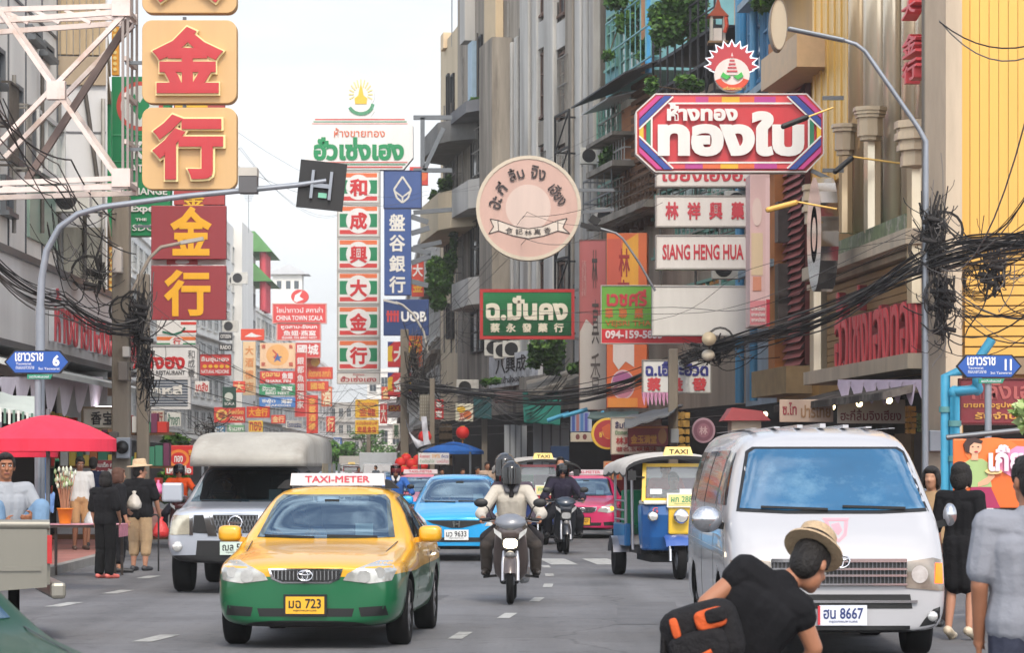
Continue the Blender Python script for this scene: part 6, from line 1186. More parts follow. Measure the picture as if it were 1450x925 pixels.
def person(label, loc, rz=0, J=None, skin=SKIN, shirt=(40,40,44), sleeve=.55, trousers=(40,40,44), leg=1.0, hair='short', hairc=(24,20,18), shoes=(40,40,42), vox=.014, face=0, look=0, tilt=0, curl=.9, sc=1.0, build=1.0, female=False, helmet=None, hat=None, shirt_text=None, group=None, loose=1.0, pitch=0, torso=True, collar=None, skirt=None):
    t = thing('person', label, 'person', loc, rz, group); t.scale = (sc, sc, sc)
    j = dict(pel=V(0,.0,.93), wst=V(0,.0,1.06), chs=V(0,.015,1.27), nck=V(0,.02,1.44), hd=V(0,-.01,1.58),
             sl=V(-.185,.02,1.375), sr=V(.185,.02,1.375), el=V(-.235,.04,1.10), er=V(.235,.04,1.10), wl=V(-.235,-.04,.86), wr=V(.235,-.04,.86),
             hl=V(-.09,0,.90), hr=V(.09,0,.90), kl=V(-.10,-.02,.49), kr=V(.10,-.02,.49), al=V(-.10,.03,.09), ar=V(.10,.03,.09), tl=V(-.115,-.12,.035), tr=V(.115,-.12,.035),
             hdl=None, hdr=None, pl=V(1,0,0), pr=V(-1,0,0))
    for k, v in (J or {}).items(): j[k] = Vector(v) if v is not None else None
    b = build; SK = M(skin, .5, 0, .08, 9, spec=.4, alb=.75)
    g = MB(); hip = (j['hr']-j['hl']).normalized(); sh = (j['sr']-j['sl']).normalized()
    def torso_in(g, e, z0=0, m=SK, low=True):
        w = .085*b
        for q in (-1, 0, 1):
            caps(g, j['chs']+sh*q*w*.95, j['wst']+hip*q*w*.8, (.098*b if q else .102*b)+e, (.088*b)+e, m, 12)
            if low: caps(g, j['wst']+hip*q*w*.8, j['pel']+hip*q*w*.95, .088*b+e, (.10*b)+e, m, 12)
        for s_ in ('sl','sr'): caps(g, j['chs']+(j['nck']-j['chs'])*.45, j[s_], .075*b+e, .062*b+e, m, 10)
        caps(g, j['chs'], j['nck']-(j['nck']-j['chs'])*.28, .10*b+e, .07*b+e, m, 10)
    torso_in(g, -.012)
    caps(g, j['nck']-(j['nck']-j['chs'])*.3, j['hd']-(j['hd']-j['nck'])*.35, .058*b, .052, SK)
    for a, e_, w_, hd_, pn, sd in (('sl','el','wl','hdl','pl',1),('sr','er','wr','hdr','pr',-1)):
        caps(g, j[a], j[e_], .050*b, .040*b, SK); caps(g, j[e_], j[w_], .040*b, .027*b, SK)
        d = (j[hd_]-j[w_]) if j[hd_] is not None else (j[w_]-j[e_])
        hand(g, j[w_], d, j[pn], 1.0, curl, sd, SK)
    for h_, k_, a_, t_ in (('hl','kl','al','tl'),('hr','kr','ar','tr')):
        caps(g, j[h_], j[k_], .082*b, .054*b, SK); caps(g, j[k_], j[k_].lerp(j[a_],.4), .052*b, .055*b, SK); caps(g, j[k_].lerp(j[a_],.4), j[a_], .055*b, .036, SK)
        caps(g, j[a_]+V(0,0,-.04), j[t_], .038, .03, SK)
    hd = j['hd']; T = Matrix.Translation(hd) @ Matrix.Rotation(look, 4, 'Z') @ Matrix.Rotation(pitch, 4, 'X') @ Matrix.Rotation(tilt, 4, 'Y')
    g.ball((0,.012,.025), (.076,.094,.098), SK, 16, 12, T=T); g.ball((0,-.022,-.045), (.060,.068,.075), SK, 14, 10, T=T); g.ball((0,-.055,-.09),(.03,.03,.025),SK,10,8,T=T)
    for q in (((0,-.088,.012),(0,-.108,-.022),.011,.016),): caps(g, T @ V(*q[0]), T @ V(*q[1]), q[2], q[3], SK, 8)
    for sx in (-1,1): g.ball((sx*.078,.012,-.005),(.012,.022,.034),SK,8,6,T=T); g.ball((sx*.032,-.07,-.018),(.026,.02,.022),SK,8,6,T=T)
    g.ball((0,-.082,-.062),(.024,.014,.011),SK,10,6,T=T); g.ball((0,-.075,.04),(.052,.02,.016),SK,10,6,T=T)
    fuse(g, 'body', t, vox, SK, 3 if vox > .01 else 4)
    if face:
        for sx in (-1,1):
            g = MB(); g.ball((sx*.031,-.084,.012),(.0145,.008,.0075),M((226,220,212),.3,var=0),10,8,T=T); g.ball((sx*.031,-.0915,.012),(.0066,.003,.0068),M((30,20,16),.2,var=0),8,6,T=T); g.build('eye', t)
            g = MB(); caps(g, T @ V(sx*.016,-.089,.033), T @ V(sx*.048,-.079,.034), .0055, .004, M(hairc,.8,var=0), 6); g.build('eyebrow', t)
        g = MB(); caps(g, T @ V(-.019,-.0925,-.058), T @ V(.019,-.0925,-.058), .0055, .0055, M((140,74,66),.5,var=0), 6); g.build('mouth', t)
    HM = M(hairc, .65, 0, .25, 40, .4, 60)
    if hair and not helmet:
        g = MB(); 
        if hair == 'short':
            g.ball((0,.026,.05),(.086,.096,.090),HM,16,12,T=T); g.ball((0,.055,0),(.083,.07,.10),HM,14,10,T=T); g.ball((0,-.04,.095),(.062,.05,.034),HM,12,8,T=T)
            for sx in (-1,1): g.ball((sx*.074,-.015,.04),(.014,.03,.05),HM,8,6,T=T)
        else:
            g.ball((0,.024,.05),(.094,.104,.092),HM,16,12,T=T); g.ball((0,.055,-.03),(.096,.075,.12),HM,14,10,T=T)
            for sx in (-1,1): g.ball((sx*.084,.0,-.02),(.024,.055,.10),HM,10,8,T=T)
            g.ball((0,-.05,.085),(.075,.05,.035),HM,12,8,T=T)
        fuse(g, 'hair', t, vox*.8, HM, 2)
    CL = M(shirt, .9, 0, .06, 5, .4, 8, alb=.72); g = MB(); e = .016*loose
    torso_in(g, e, m=CL)
    if sleeve > 0:
        for a, e_, w_ in (('sl','el','wl'),('sr','er','wr')):
            caps(g, j[a], j[a].lerp(j[e_], min(sleeve,1)), .058*b+e, .052*b+e, CL)
            if sleeve > 1: caps(g, j[e_], j[e_].lerp(j[w_], sleeve-1), .05*b+e*.8, .036*b+e*.6, CL)
    if torso: fuse(g, 'shirt', t, vox, CL, 2)
    if collar: g = MB(); caps(g, j['chs']+V(-.05,-.115,.10), j['nck']+V(-.075,-.06,.0), .035,.03, M(collar,.8)); caps(g, j['chs']+V(.05,-.115,.10), j['nck']+V(.075,-.06,.0), .035,.03, M(collar,.8)); [caps(g, j['nck']+V(q*.03,-.065,-.01), j['chs']+V(q*.012,-.115,.03), .03, .014, M((36,34,36),.8)) for q in (-1,0,1)]; g.build('collar', t)
    TR = M(trousers, .85, 0, .16, 6, .3, 14, alb=.8); g = MB()
    for q in (-1,0,1): caps(g, j['wst'].lerp(j['pel'],.5)+hip*q*.07*b, j['pel']+hip*q*.075*b, .092*b+.016, .102*b+.016, TR, 12)
    if skirt:
        mid = (j['kl']+j['kr'])/2; mid.z += .05; caps(g, j['pel']+hip*-.05, mid+hip*-.06, .13, .12, TR, 12); caps(g, j['pel']+hip*.05, mid+hip*.06, .13, .12, TR, 12)
    else:
        for h_, k_, a_ in (('hl','kl','al'),('hr','kr','ar')):
            l1 = min(leg*2, 1); caps(g, j[h_], j[h_].lerp(j[k_], l1), .096*b+.006, (.062 if l1 == 1 else .085)*b+.02*loose, TR)
            if leg > .5: caps(g, j[k_], j[k_].lerp(j[a_], (leg-.5)*2), .068*b+.012*loose, .052*b+.016*loose, TR)
    fuse(g, 'trousers' if not skirt else 'skirt', t, vox, TR, 2)
    SH = M(shoes, .5, 0, .1, 6)
    for a_, t_ in (('al','tl'),('ar','tr')):
        g = MB(); d = (j[t_]-j[a_]); d.z = 0; 
        d = d.normalized() if d.length > 1e-3 else V(0,-1,0)
        z = j[t_].z; caps(g, j[a_]+V(0,0,-.045)-d*.03, j[t_]-d*.03, .046, .042, SH); caps(g, j[t_]-d*.05+V(0,0,-.002), j[t_]+d*.045+V(0,0,-.004), .042, .034, SH); g.build('shoe', t)
    if helmet:
        HC = M(helmet, .1, 0, .03, 2, coat=.4); g = MB(); n = 18; rings = []
        g.ball((0,.012,.035),(.125,.14,.125),HC,22,14,T=T)
        g.loft([[tuple(T @ V(.122*math.cos(a), .012+.137*math.sin(a), z)) for a in [R(-40+260*k/20) for k in range(21)]] for z in (.04,-.03,-.10)], HC, closed=False, caps=False)
        g.loft([[tuple(T @ V(.118*math.cos(a), .012+.133*math.sin(a), z)) for a in [R(-40+260*k/20) for k in range(21)]][::-1] for z in (.04,-.03,-.10)], BLK, closed=False, caps=False)
        h = g.build('helmet', t)
        if face != 2: 
            g = MB(); zs = (.075,.03,-.02,-.055) if face == 0 else (.115,.09,.065)
            g.loft([[tuple(T @ V(.128*math.cos(a), .006+.145*math.sin(a), z)) for a in [R(-155+130*k/14) for k in range(15)]] for z in zs], M((12,13,15),.05,coat=.5,var=0), closed=False, caps=False); g.build('visor', h)
        if face == 0: g = MB(); g.loft([[tuple(T @ V(.124*math.cos(a), .0+.15*math.sin(a), z)) for a in [R(-160+140*k/14) for k in range(15)]] for z in (-.05,-.09,-.125)], HC, closed=False, caps=False); g.build('chin_bar', h)
    if hat:
        st_ = M(hat[0], .8, 0, .2, 30, .5, 90); g = MB(); br = hat[1]
        prof = [(br,.0),(br*.97,.014),(.105,.022),(.102,.06),(.094,.105),(.075,.122),(.03,.112),(.001,.108)]
        g.lathe([(x, z) for x, z in prof], st_, 24, T=T @ Matrix.Translation((0,.01,.085)) @ Matrix.Rotation(R(hat[3]),4,'X') @ Matrix.Diagonal((.92,1.1,1,1)), caps=False)
        g.lathe([(br,-.004),(.001,.008)][::-1], st_, 24, T=T @ Matrix.Translation((0,.01,.085)) @ Matrix.Rotation(R(hat[3]),4,'X') @ Matrix.Diagonal((.92,1.1,1,1)), caps=False); h = g.build('hat', t)
        if hat[2]: g = MB(); g.lathe([(.108,.022),(.105,.055)], M(hat[2],.7), 24, T=T @ Matrix.Translation((0,.01,.086)) @ Matrix.Rotation(R(hat[3]),4,'X') @ Matrix.Diagonal((.92,1.1,1,1)), caps=False); g.build('hat_band', h)
    return t, j, T
def ride(seat_y=.95, seat_z=.80, lean=.08, bar=(.34,.20,1.01), foot=(.30,.55,.34), knee=(.30,.42,.70)):
    p = V(0,seat_y,seat_z+.10)
    J = dict(pel=p, wst=p+V(0,-lean*.3,.13), chs=p+V(0,-lean,.36), nck=p+V(0,-lean*1.2,.53), hd=p+V(0,-lean*1.2-.03,.67))
    for s, q in (('l',-1),('r',1)):
        J['s'+s] = p+V(q*.19,-lean*1.1,.46); J['w'+s] = V(q*bar[0],bar[1]+.10,bar[2]+.03); J['hd'+s] = V(q*(bar[0]-.0),bar[1]-.05,bar[2]+.0)
        J['e'+s] = J['s'+s].lerp(J['w'+s],.5)+V(q*.11,.04,-.12); J['h'+s] = p+V(q*.10,-.02,-.02); J['k'+s] = V(q*knee[0],knee[1],knee[2]); J['a'+s] = V(q*foot[0],foot[1],foot[2]+.07); J['t'+s] = V(q*foot[0]*1.08,foot[1]-.16,foot[2]+.035); J['p'+s] = V(0,0,-1)
    return J
def pillion(seat_y=1.32): 
    J = ride(seat_y, .84, .05, (.22,1.02,.98), (.30,1.0,.40), (.32,.98,.78)); return J
loc = tuple(MC1.location)
person('person in a pale jacket and black full face helmet riding the lit motorcycle', loc, R(-1), ride(.92,.80,.10), shirt=(206,198,184), sleeve=1.9, trousers=(70,64,60), helmet=(20,20,22), vox=.011, collar=(96,96,100), loose=1.1, shoes=(44,38,34), build=1.0, curl=1.5)
J = pillion(); J['hd'] = J['hd']+V(-.09,0,.06)
person('person in a grey helmet on the back of the lit motorcycle, behind the rider', loc, R(-1), J, shirt=(90,80,90), sleeve=1.9, trousers=(60,56,56), helmet=(44,46,50), vox=.014)
loc = tuple(MC2.location)
person('person in a dark jacket and open black helmet riding the second motorcycle', loc, R(4), ride(.92,.80,.08), shirt=(46,42,58), sleeve=1.9, trousers=(36,36,42), helmet=(22,22,26), face=1, vox=.012, loose=1.4, build=1.05, curl=1.5, skin=(170,116,90))
J = pillion(); J['hd'] = J['hd']+V(.0,0,.11)
person('person with dark hair seated behind the rider of the second motorcycle', loc, R(4), J, shirt=(34,34,38), sleeve=1.9, trousers=(36,36,40), vox=.016)
loc = tuple(MC3.location)
person('person in a blue jacket and maroon helmet peeking over the yellow taxi roof', loc, 0, ride(.92,.80,.06), shirt=(60,110,190), sleeve=1.9, trousers=(50,50,60), helmet=(120,44,50), face=1, vox=.015, collar=(220,220,224))
person('person in a bright orange vest on a motorcycle at the left kerb', tuple(MC4.location), R(8), ride(.92,.80,.06), shirt=(236,90,40), sleeve=.5, trousers=(50,50,60), helmet=(40,40,50), face=1, vox=.016)
# left kerb
person('person in black with coral soled trainers, seen from behind near the table', (-6.03,42.3,0), R(150), dict(wl=V(-.19,-.13,.95),el=V(-.26,.02,1.12)), skin=(206,150,120), shirt=(30,30,33), sleeve=.9, trousers=(24,24,26), leg=.97, hair='long', shoes=(236,120,110), vox=.012, sc=.93, loose=1.7, female=True, look=R(40))
person('person in black with brown bobbed hair, turned toward the man with the cane', (-6.15,44.6,0), R(120), dict(er=V(.30,-.05,1.14),wr=V(.26,-.22,1.02),tl=V(-.16,-.12,.035)), skin=(206,150,120), shirt=(34,34,38), sleeve=1.5, trousers=(30,30,34), leg=.86, hair='long', hairc=(96,64,50), vox=.012, sc=.96, loose=1.4, female=True)
tman, jm, _ = person('person in a straw hat, black T-shirt and khaki cargo shorts leaning on a cane', (-5.92,45.4,0), R(165), dict(el=V(-.27,-.02,1.12),wl=V(-.27,-.13,.92),hdl=V(-.27,-.2,.86)), skin=(200,144,116), shirt=(30,30,33), sleeve=.75, trousers=(196,166,130), leg=.74, hat=((226,196,160),.19,None,-4), shoes=(64,64,68), vox=.011, sc=1.0, loose=1.7, build=1.12, look=R(-50), curl=1.6)
t = thing('walking_cane','thin black walking cane held by the man in the straw hat','cane',(-5.60,45.2,0)); g = MB(); g.tube([(0,0,.0),(0,0,.86),(-.02,0,.89),(-.06,0,.9),(-.10,0,.88)],.014,BLK,8); g.build('shaft',t)
person('person in a white T-shirt and tan shorts walking on the left pavement', (-7.95,52.5,.13), R(20), dict(wr=V(.25,-.06,.85),kl=V(-.10,-.10,.50),al=V(-.10,.0,.09)), skin=(150,104,80), shirt=(226,224,220), sleeve=.7, trousers=(190,146,104), leg=.56, vox=.014, pitch=R(18), face=1, shoes=(90,70,60))
person('person in a navy shirt with white lettering, seen from behind on the pavement', (-8.0,54.5,.13), R(185), None, skin=(170,120,92), shirt=(34,40,66), sleeve=.7, trousers=(110,90,70), leg=.6, vox=.015)
g = MB(); g.text('D.N.A.I',-.11,.11,1.28,1.36,0,sm((230,230,232)),.02,.01); 
# man sitting in the pickup bed
J = dict(pel=V(0,0,.66), wst=V(0,.0,.80), chs=V(0,.0,1.03), nck=V(0,.0,1.20), hd=V(0,-.02,1.35), sl=V(-.20,0,1.14), sr=V(.20,0,1.14), el=V(-.27,-.10,.90), er=V(.30,-.08,.92), wl=V(-.12,-.30,.85), wr=V(.16,-.34,.90), hdl=V(-.02,-.36,.84), hdr=V(.06,-.40,.88), hl=V(-.09,-.02,.66), hr=V(.09,-.02,.66), kl=V(-.20,-.34,.98), kr=V(.22,-.36,.98), al=V(-.18,-.40,.68), ar=V(.18,-.42,.68), tl=V(-.20,-.52,.62), tr=V(.20,-.54,.62))
person('person in a grey T-shirt and jeans sitting in the silver pickup bed at left', (-4.93,27.75,.22), R(28), J, skin=(168,112,82), shirt=(170,174,180), sleeve=.7, trousers=(120,150,180), leg=.95, vox=.009, face=1, build=1.08, look=R(-12), sc=1.06)
# right foreground
J = dict(pel=V(-.15,.05,.62), wst=V(-.08,.02,.76), chs=V(.05,.0,.98), nck=V(.17,.03,1.10), hd=V(.29,.07,1.17), sl=V(-.03,-.02,1.15), sr=V(.22,-.02,.97), el=V(-.22,-.06,1.0), wl=V(-.29,-.12,.885), hdl=V(-.35,-.15,.79), er=V(.30,.0,.78), wr=V(.24,.1,.60), hl=V(-.22,.05,.60), hr=V(-.06,.05,.60), kl=V(-.02,-.02,.40), kr=V(.10,.06,.40), al=V(-.2,.12,.09), ar=V(-.06,.16,.09), tl=V(-.06,.1,.035), tr=V(.08,.14,.035), pl=V(.6,.6,0))
pc, jc, Tc = person('person in a black tank top and straw fedora stooping low before the white van', (1.15,13.7,.0), 0, J, skin=(176,120,90), shirt=(28,28,31), sleeve=.22, trousers=(34,34,38), leg=1, hat=((206,180,146),.155,(34,28,26),4), vox=.0075, face=1, build=1.08, look=R(146), pitch=R(34), tilt=R(2), curl=1.0, loose=1.3)
t = thing('backpack','black and orange backpack hanging at the side of the stooping man','backpack',(.93,13.42,.74),R(-14)); t.rotation_euler = (0,R(-16),R(-10)); OR = M((214,96,50),.7,0,.2,8,.3,30); BK = M((34,33,35),.8,0,.2,8,.4,30)
def pil(g, cx, cy, cz, rx, ry, rz_, m, n=20):
    f = lambda v, p: abs(v)**p*(1 if v > 0 else -1)
    rings = []
    for i in range(1, 12): th = math.pi*i/12-math.pi/2; rings.append([(cx+rx*f(math.cos(th),.5)*f(math.cos(a),.5), cy+ry*f(math.sin(th),.6), cz+rz_*f(math.cos(th),.5)*f(math.sin(a),.5)) for a in [2*math.pi*k/n for k in range(n)]])
    g.loft(rings, m)
g = MB(); pil(g,0,0,.12,.19,.11,.16,BK); g.build('bag',t); g = MB(); pil(g,-.02,-.11,.07,.14,.045,.085,BK); pil(g,.07,-.115,.19,.075,.03,.05,OR); pil(g,.10,-.13,.2,.05,.03,.035,BK); pil(g,-.10,-.125,.19,.02,.02,.05,OR); g.build('pocket',t)
g = MB(); g.tube([(-.18,-.13,.03),(-.08,-.155,.02),(.04,-.155,.045)],.012,OR,8); g.tube([(-.16,-.06,.2),(-.19,-.08,.1),(-.17,-.06,.0)],.016,BK,8); g.build('strap',t)
t = thing('wristband','neon yellow wristband on the stooping man','wristband',(1.12-.275,13.595,.91)); g = MB(); g.lathe([(.036,-.018),(.038,0),(.036,.018)],M((200,236,60),.5),14,T=Matrix.Rotation(R(30),4,'Y'),caps=False); g.build('band',t)
J = dict(el=V(-.235,.02,1.10), wl=V(-.25,-.04,.86))
person('person in a plain grey T-shirt with dark hair, back turned, at the lower right corner', (2.40,13.2,0), R(172), J, skin=(164,112,84), shirt=(150,153,162), sleeve=.72, trousers=(60,64,80), vox=.008, build=1.06, loose=1.4, look=R(25), sc=1.0)
person('person in a black dress and cream high heels beside the white van', (4.28,27.2,.02), R(150), dict(tl=V(-.11,-.13,.02),tr=V(.13,-.12,.02),al=V(-.10,.04,.12),ar=V(.12,.02,.12)), skin=(206,150,122), shirt=(30,30,33), sleeve=1.2, trousers=(30,30,33), skirt=True, hair='long', vox=.011, female=True, shoes=(222,206,180), sc=.98, loose=1.0, build=.92)
person('person in a tan patterned top half hidden behind the white van windscreen edge', (4.35,29.6,.0), R(-20), None, skin=(190,140,110), shirt=(176,146,110), sleeve=.8, trousers=(60,50,50), hair='long', vox=.015, sc=.97)
# people far off under the food cart roof and between the cars
random.seed(5)
for i, (px, py, d, c, hc, lb) in enumerate(((626,664,100,(180,160,150),(24,20,18),'person in a beige top standing by the lantern stall far back'),(598,662,104,(60,60,66),(20,18,18),'person in dark grey beside the red lanterns far back'),(655,664,98,(200,60,56),(30,24,20),'person in red by the food cart far back'),(676,662,96,(90,110,150),(20,18,18),'person in faded blue by the food cart far back'),(690,655,88,(206,180,160),(40,30,24),'person in cream behind the blue hatchback'),(508,662,150,(130,60,70),(20,18,18),'person in maroon far down the street between cars'),(532,660,160,(110,120,130),(20,18,18),'person in grey far down the street between cars'),(755,665,72,(90,60,56),(26,20,20),'person sitting in shade behind the red tuk-tuk'),(8,672,44,(70,60,54),(26,20,18),'person with dark hair behind the pickup passenger under the red umbrella'))):
    hz = H+(HY-py)*d/F
    person(lb, ((px-CX)*d/F, d, hz-1.70), R(random.uniform(-40,40)), None, shirt=c, sleeve=.7, hairc=hc, vox=.02, trousers=(50,50,60), face=1)
t = thing('person','person driving the blue and yellow tuk-tuk, only torso and head in shade','person',(2.46,41.9,0),R(6)); bpy.data.objects.remove(t)
J = ride(.85,.62,.06,(.3,.45,1.06),(.2,.45,.40),(.22,.42,.78))
person('person in a white shirt driving the blue and yellow tuk-tuk', (2.46,41.9,0), R(6), J, shirt=(226,226,228), sleeve=.8, trousers=(50,50,60), vox=.015, face=1)
person('person in a red top seated in the back of the blue tuk-tuk', (2.46,41.9,0), R(6), ride(1.85,.70,.0,(.2,1.5,.85),(.2,1.4,.40),(.2,1.4,.76)), shirt=(190,50,60), sleeve=.8, trousers=(50,50,60), vox=.016, face=1)

def driver(car, dx, dy, dz, label, c, hc=(24,20,18)):
    q = car.matrix_basis @ V(dx, dy, dz)
    person(label, tuple(q), car.rotation_euler.z, ride(.95,.80,.0,(.17,.55,1.36),(.15,.45,.55),(.15,.5,.85)), shirt=c, sleeve=.7, trousers=(50,50,56), hairc=hc, vox=.018, face=1)
for o in list(bpy.data.objects):
    l = o.get('label','')
    if l.startswith('yellow over green taxi'): driver(o,-.40,1.50,-.36,'person in a pale blue shirt driving the yellow and green taxi',(150,176,206))
    elif l.startswith('bright blue hatchback'): driver(o,-.36,1.30,-.30,'person in a white shirt driving the blue hatchback',(214,214,210))
    elif l.startswith('silver pickup'): driver(o,-.40,1.35,-.14,'person in a dark green shirt driving the silver pickup',(70,90,74))
    elif l.startswith('magenta pink'): driver(o,-.40,1.50,-.36,'person in a grey shirt driving the magenta pink taxi',(130,134,140))
# ---------------------------------------------------------------- street furniture
def px_thing(name, label, cat, px, py, d, rz=0, group=None): return thing(name, label, cat, P(px,py,d), rz, group)
GALV = M((150,156,164), .4, .5, .15, 3); POLEM = M((146,136,122), .85, 0, .25, 2, .2, 14, .3, stain=(120,112,102)); CABLE = M((52,50,50), .7, 0, .1); CABLE2 = M((120,116,112), .7, 0, .2); PIPEB = M((60,160,196), .4, 0, .15, 3)
# left street lamp and the back of a traffic light
d = 41; t = thing('street_lamp','grey curved arm post at left carrying a square black panel over the road','street lamp',(P(57,0,d).x,d,.13))
bx = P(57,0,d).x; L3 = lambda px, py: P(px,py,d)-Vector((bx,d,.13))
g = MB(); g.tube([(0,0,0),(0,0,L3(57,435).z)],.07,GALV,14); g.tube([(0,0,0),(0,0,.9)],.085,GALV,14); g.tube([L3(57,440),L3(59,395),L3(66,355),L3(84,322),L3(110,303),L3(145,293),L3(260,278),L3(420,262),L3(462,256)],[.058,.055,.05,.048,.046,.044,.042,.038,.035],GALV,12); g.build('pole',t)
g = MB(); T = Matrix.Translation(L3(455,262)) @ Matrix.Rotation(R(6),4,'Y'); s = d/F
g.box(-33*s,33*s,.05,.09,-34*s,34*s,BLK,T=T); g.build('panel',t); g = MB()
for x in (-13,13): g.box((x-2)*s,(x+2)*s,-.03,.05,-20*s,20*s,GALV,T=T)
g.box(-14*s,14*s,-.02,.03,-4*s,2*s,GALV,T=T); g.box(-3*s,9*s,-.004,.05,-18*s,-11*s,M((120,190,160),.5),T=T); g.build('panel_bracket',t)
g = MB(); q = L3(352,258); g.box(q.x-.13,q.x+.13,-.15,.15,q.z-.16,q.z+.08,M((90,90,92),.5)); g.box(q.x-.135,q.x+.135,-.16,.16,q.z+.08,q.z+.2,M((190,186,176),.5)); g.build('floodlight',t)
# right street lamp
d = 52; p0 = P(1310,0,d); t = thing('street_lamp','grey street lamp with a long arm leaning left over the gold shop front','street lamp',(p0.x,d,.13)); L3 = lambda px, py: P(px,py,d)-Vector((p0.x,d,.13))
g = MB(); g.tube([(0,0,0),L3(1311,230),L3(1311,200),L3(1300,180),L3(1262,125),L3(1225,72),L3(1212,62),L3(1190,55)],[.06,.055,.05,.046,.043,.04,.038,.036],GALV,12); g.build('pole',t)
g = MB(); a, b = L3(1196,57), L3(1115,40); g.bar(a,b,.2,.07,M((120,128,136),.4,.3)); g.build('lamp_head',t, bevel=.03)
# small left lamp on the utility pole
t = thing('street_lamp','thin bent lamp arm on the left utility pole before the maroon signs','street lamp',P(184,420,56)); L3 = lambda px, py: P(px,py,56)-P(184,420,56)
g = MB(); g.tube([L3(184,420),L3(196,395),L3(212,365),L3(228,350),L3(262,343)],.035,M((176,164,150),.6,.2),8); g.bar(L3(256,344),L3(288,338),.16,.07,M((190,184,176),.5)); g.build('lamp_arm',t)
t = thing('street_lamp','far lamp arm curving in front of the blue bank signs','street lamp',P(606,500,119)); L3 = lambda px, py: P(px,py,119)-P(606,500,119)
g = MB(); g.tube([L3(606,500),L3(600,470),L3(585,445),L3(570,432),L3(560,428)],.05,M((196,190,180),.6,.2),8); g.bar(L3(564,430),L3(543,425),.22,.09,M((206,202,194),.5)); g.build('lamp_arm',t)
t = thing('street_lamp','lamp arm rising left over the orange banner with two black lamp heads','street lamp',P(925,410,76)); L3 = lambda px, py: P(px,py,76)-P(925,410,76)
g = MB(); g.tube([L3(928,412),L3(905,372),L3(882,338),L3(872,330),L3(845,322)],.032,GALV,8); g.bar(L3(850,325),L3(822,318),.2,.12,BLK); g.bar(L3(848,316),L3(836,308),.25,.2,BLK); g.build('lamp_arm',t)
# street name signs on posts
def name_sign(label, cx, cy, d, num):
    s = d/F; t = thing('street_name_sign', label, 'street sign', (P(cx,0,d).x, d, .13)); z = P(cx,cy,d).z-.13; Bq = M((24,84,170),.4,0,.05)
    g = MB(); g.tube([(0,.05,0),(0,.05,z-.1)],.05,GALV,10); g.box(-.07,.07,-.0,.1,.5,1.05,WHITE); g.build('post',t)
    out = [(-44,0),(-31,15),(31,15),(44,0),(31,-15),(-31,-15)]
    g = MB(); g.prism([(x*s*1.06,y*s*1.1+z) for x,y in out],-.03,.03,DARK); g.build('frame',t); g = MB(); g.prism([(x*s,y*s+z) for x,y in out],-.036,.036,Bq); g.prism([(x*s,z+y*s) for x,y in ((-14,-17.5),(22,-17.5),(19,-24),(-14,-24))],-.034,.03,M((26,140,110),.4)); p = g.build('panel',t)
    g = MB(); W_ = sm((236,240,244)); g.text('เยาวราช',-31*s,9*s,z+1*s,z+13*s,-.037,W_,.03,.004); g.text(num,22*s,32*s,z-6*s,z+10*s,-.037,W_,.05,.004); g.text('Yaowarat',-30*s,-8*s,z-4*s,z-.5*s,-.037,W_,.0,.004); g.text('ถนนเยาวราช',-30*s,-4*s,z-10*s,z-6*s,-.037,W_,.0,.004); g.text('Soi Yaowarat',2*s,32*s,z-11*s,z-7.5*s,-.037,W_,.0,.004); g.text('เขตสัมพันธวงศ์',-11*s,17*s,z-22.5*s,z-19*s,-.037,W_,.0,.004); g.build('lettering',t)
name_sign('blue street name arrow sign with number 6 at left', 53, 513, 40.6, '6'); name_sign('blue street name arrow sign with number 11 at right', 1400, 519, 41, '11')
# blue water pipes on the right
t = thing('water_pipe','bright blue water pipe zigzagging up the right shop corner','pipe',P(1352,640,50)); L3 = lambda px, py, k=0: P(px,py,50)-P(1352,640,50)+Vector((0,k,0))
g = MB(); g.tube([L3(1352,760),L3(1352,556),L3(1352,555,-.05),L3(1382,552,-.05),L3(1383,552,-.05),L3(1383,530,-.05)],.09,PIPEB,10); g.tube([L3(1340,760,.1),L3(1340,532,.1),L3(1360,526,.1),L3(1384,512,.1),L3(1398,492,.1),L3(1406,480,.1)],.085,PIPEB,10)
for a in ((1352,556),(1383,551)): q = L3(*a); g.ball(q,.12,PIPEB)
g.build('pipe_run',t); g = MB()
for a, k in (((1352,600),0),((1340,580),.1),((1352,650),0)): q = L3(*a, k); g.tube([q-Vector((0,0,.05)),q+Vector((0,0,.05))],.115,M((90,150,150),.5),12)
g.build('coupling',t)
# steel truss that carries the gold panels
d = 50; t = thing('sign_truss','pale steel truss frame at upper left holding the gold character panels','truss',P(180,268,d)); o = P(180,268,d); TS = M((228,214,206), .5, .1, .15, 2, stain=(190,160,140)); TD = M((120,104,98), .6, .2, .2, 2)
L3 = lambda px, py, k=0: P(px,py,d)-o+Vector((0,k,0))
g = MB()
for k in (0, 1.2):
    for a, b in (((-60,15),(182,8)),((-60,33),(182,16)),((-60,262),(182,252)),((-60,272),(182,264))): g.bar(L3(*a,k),L3(*b,k),.08,.09,TS)
    g.bar(L3(-10,0,k),L3(170,258,k),.15,.08,TS); g.bar(L3(-10,212,k),L3(176,20,k),.12,.08,TS)
    for x in (174,181): g.bar(L3(x,-120,k),L3(x,268,k),.045,.045,M((150,140,134),.5,.3))
for y in (-60,12,82,134,200,258): g.bar(L3(178,y),L3(178,y,1.2),.08,.08,TS)
g.bar(L3(30,250,.6),L3(176,22,.6),.12,.12,TD)
for x in range(-40,180,44): g.bar(L3(x,14),L3(x+36,32),.06,.06,TS); g.bar(L3(x,264),L3(x+36,270),.06,.06,TS)
g.build('frame',t); g = MB()
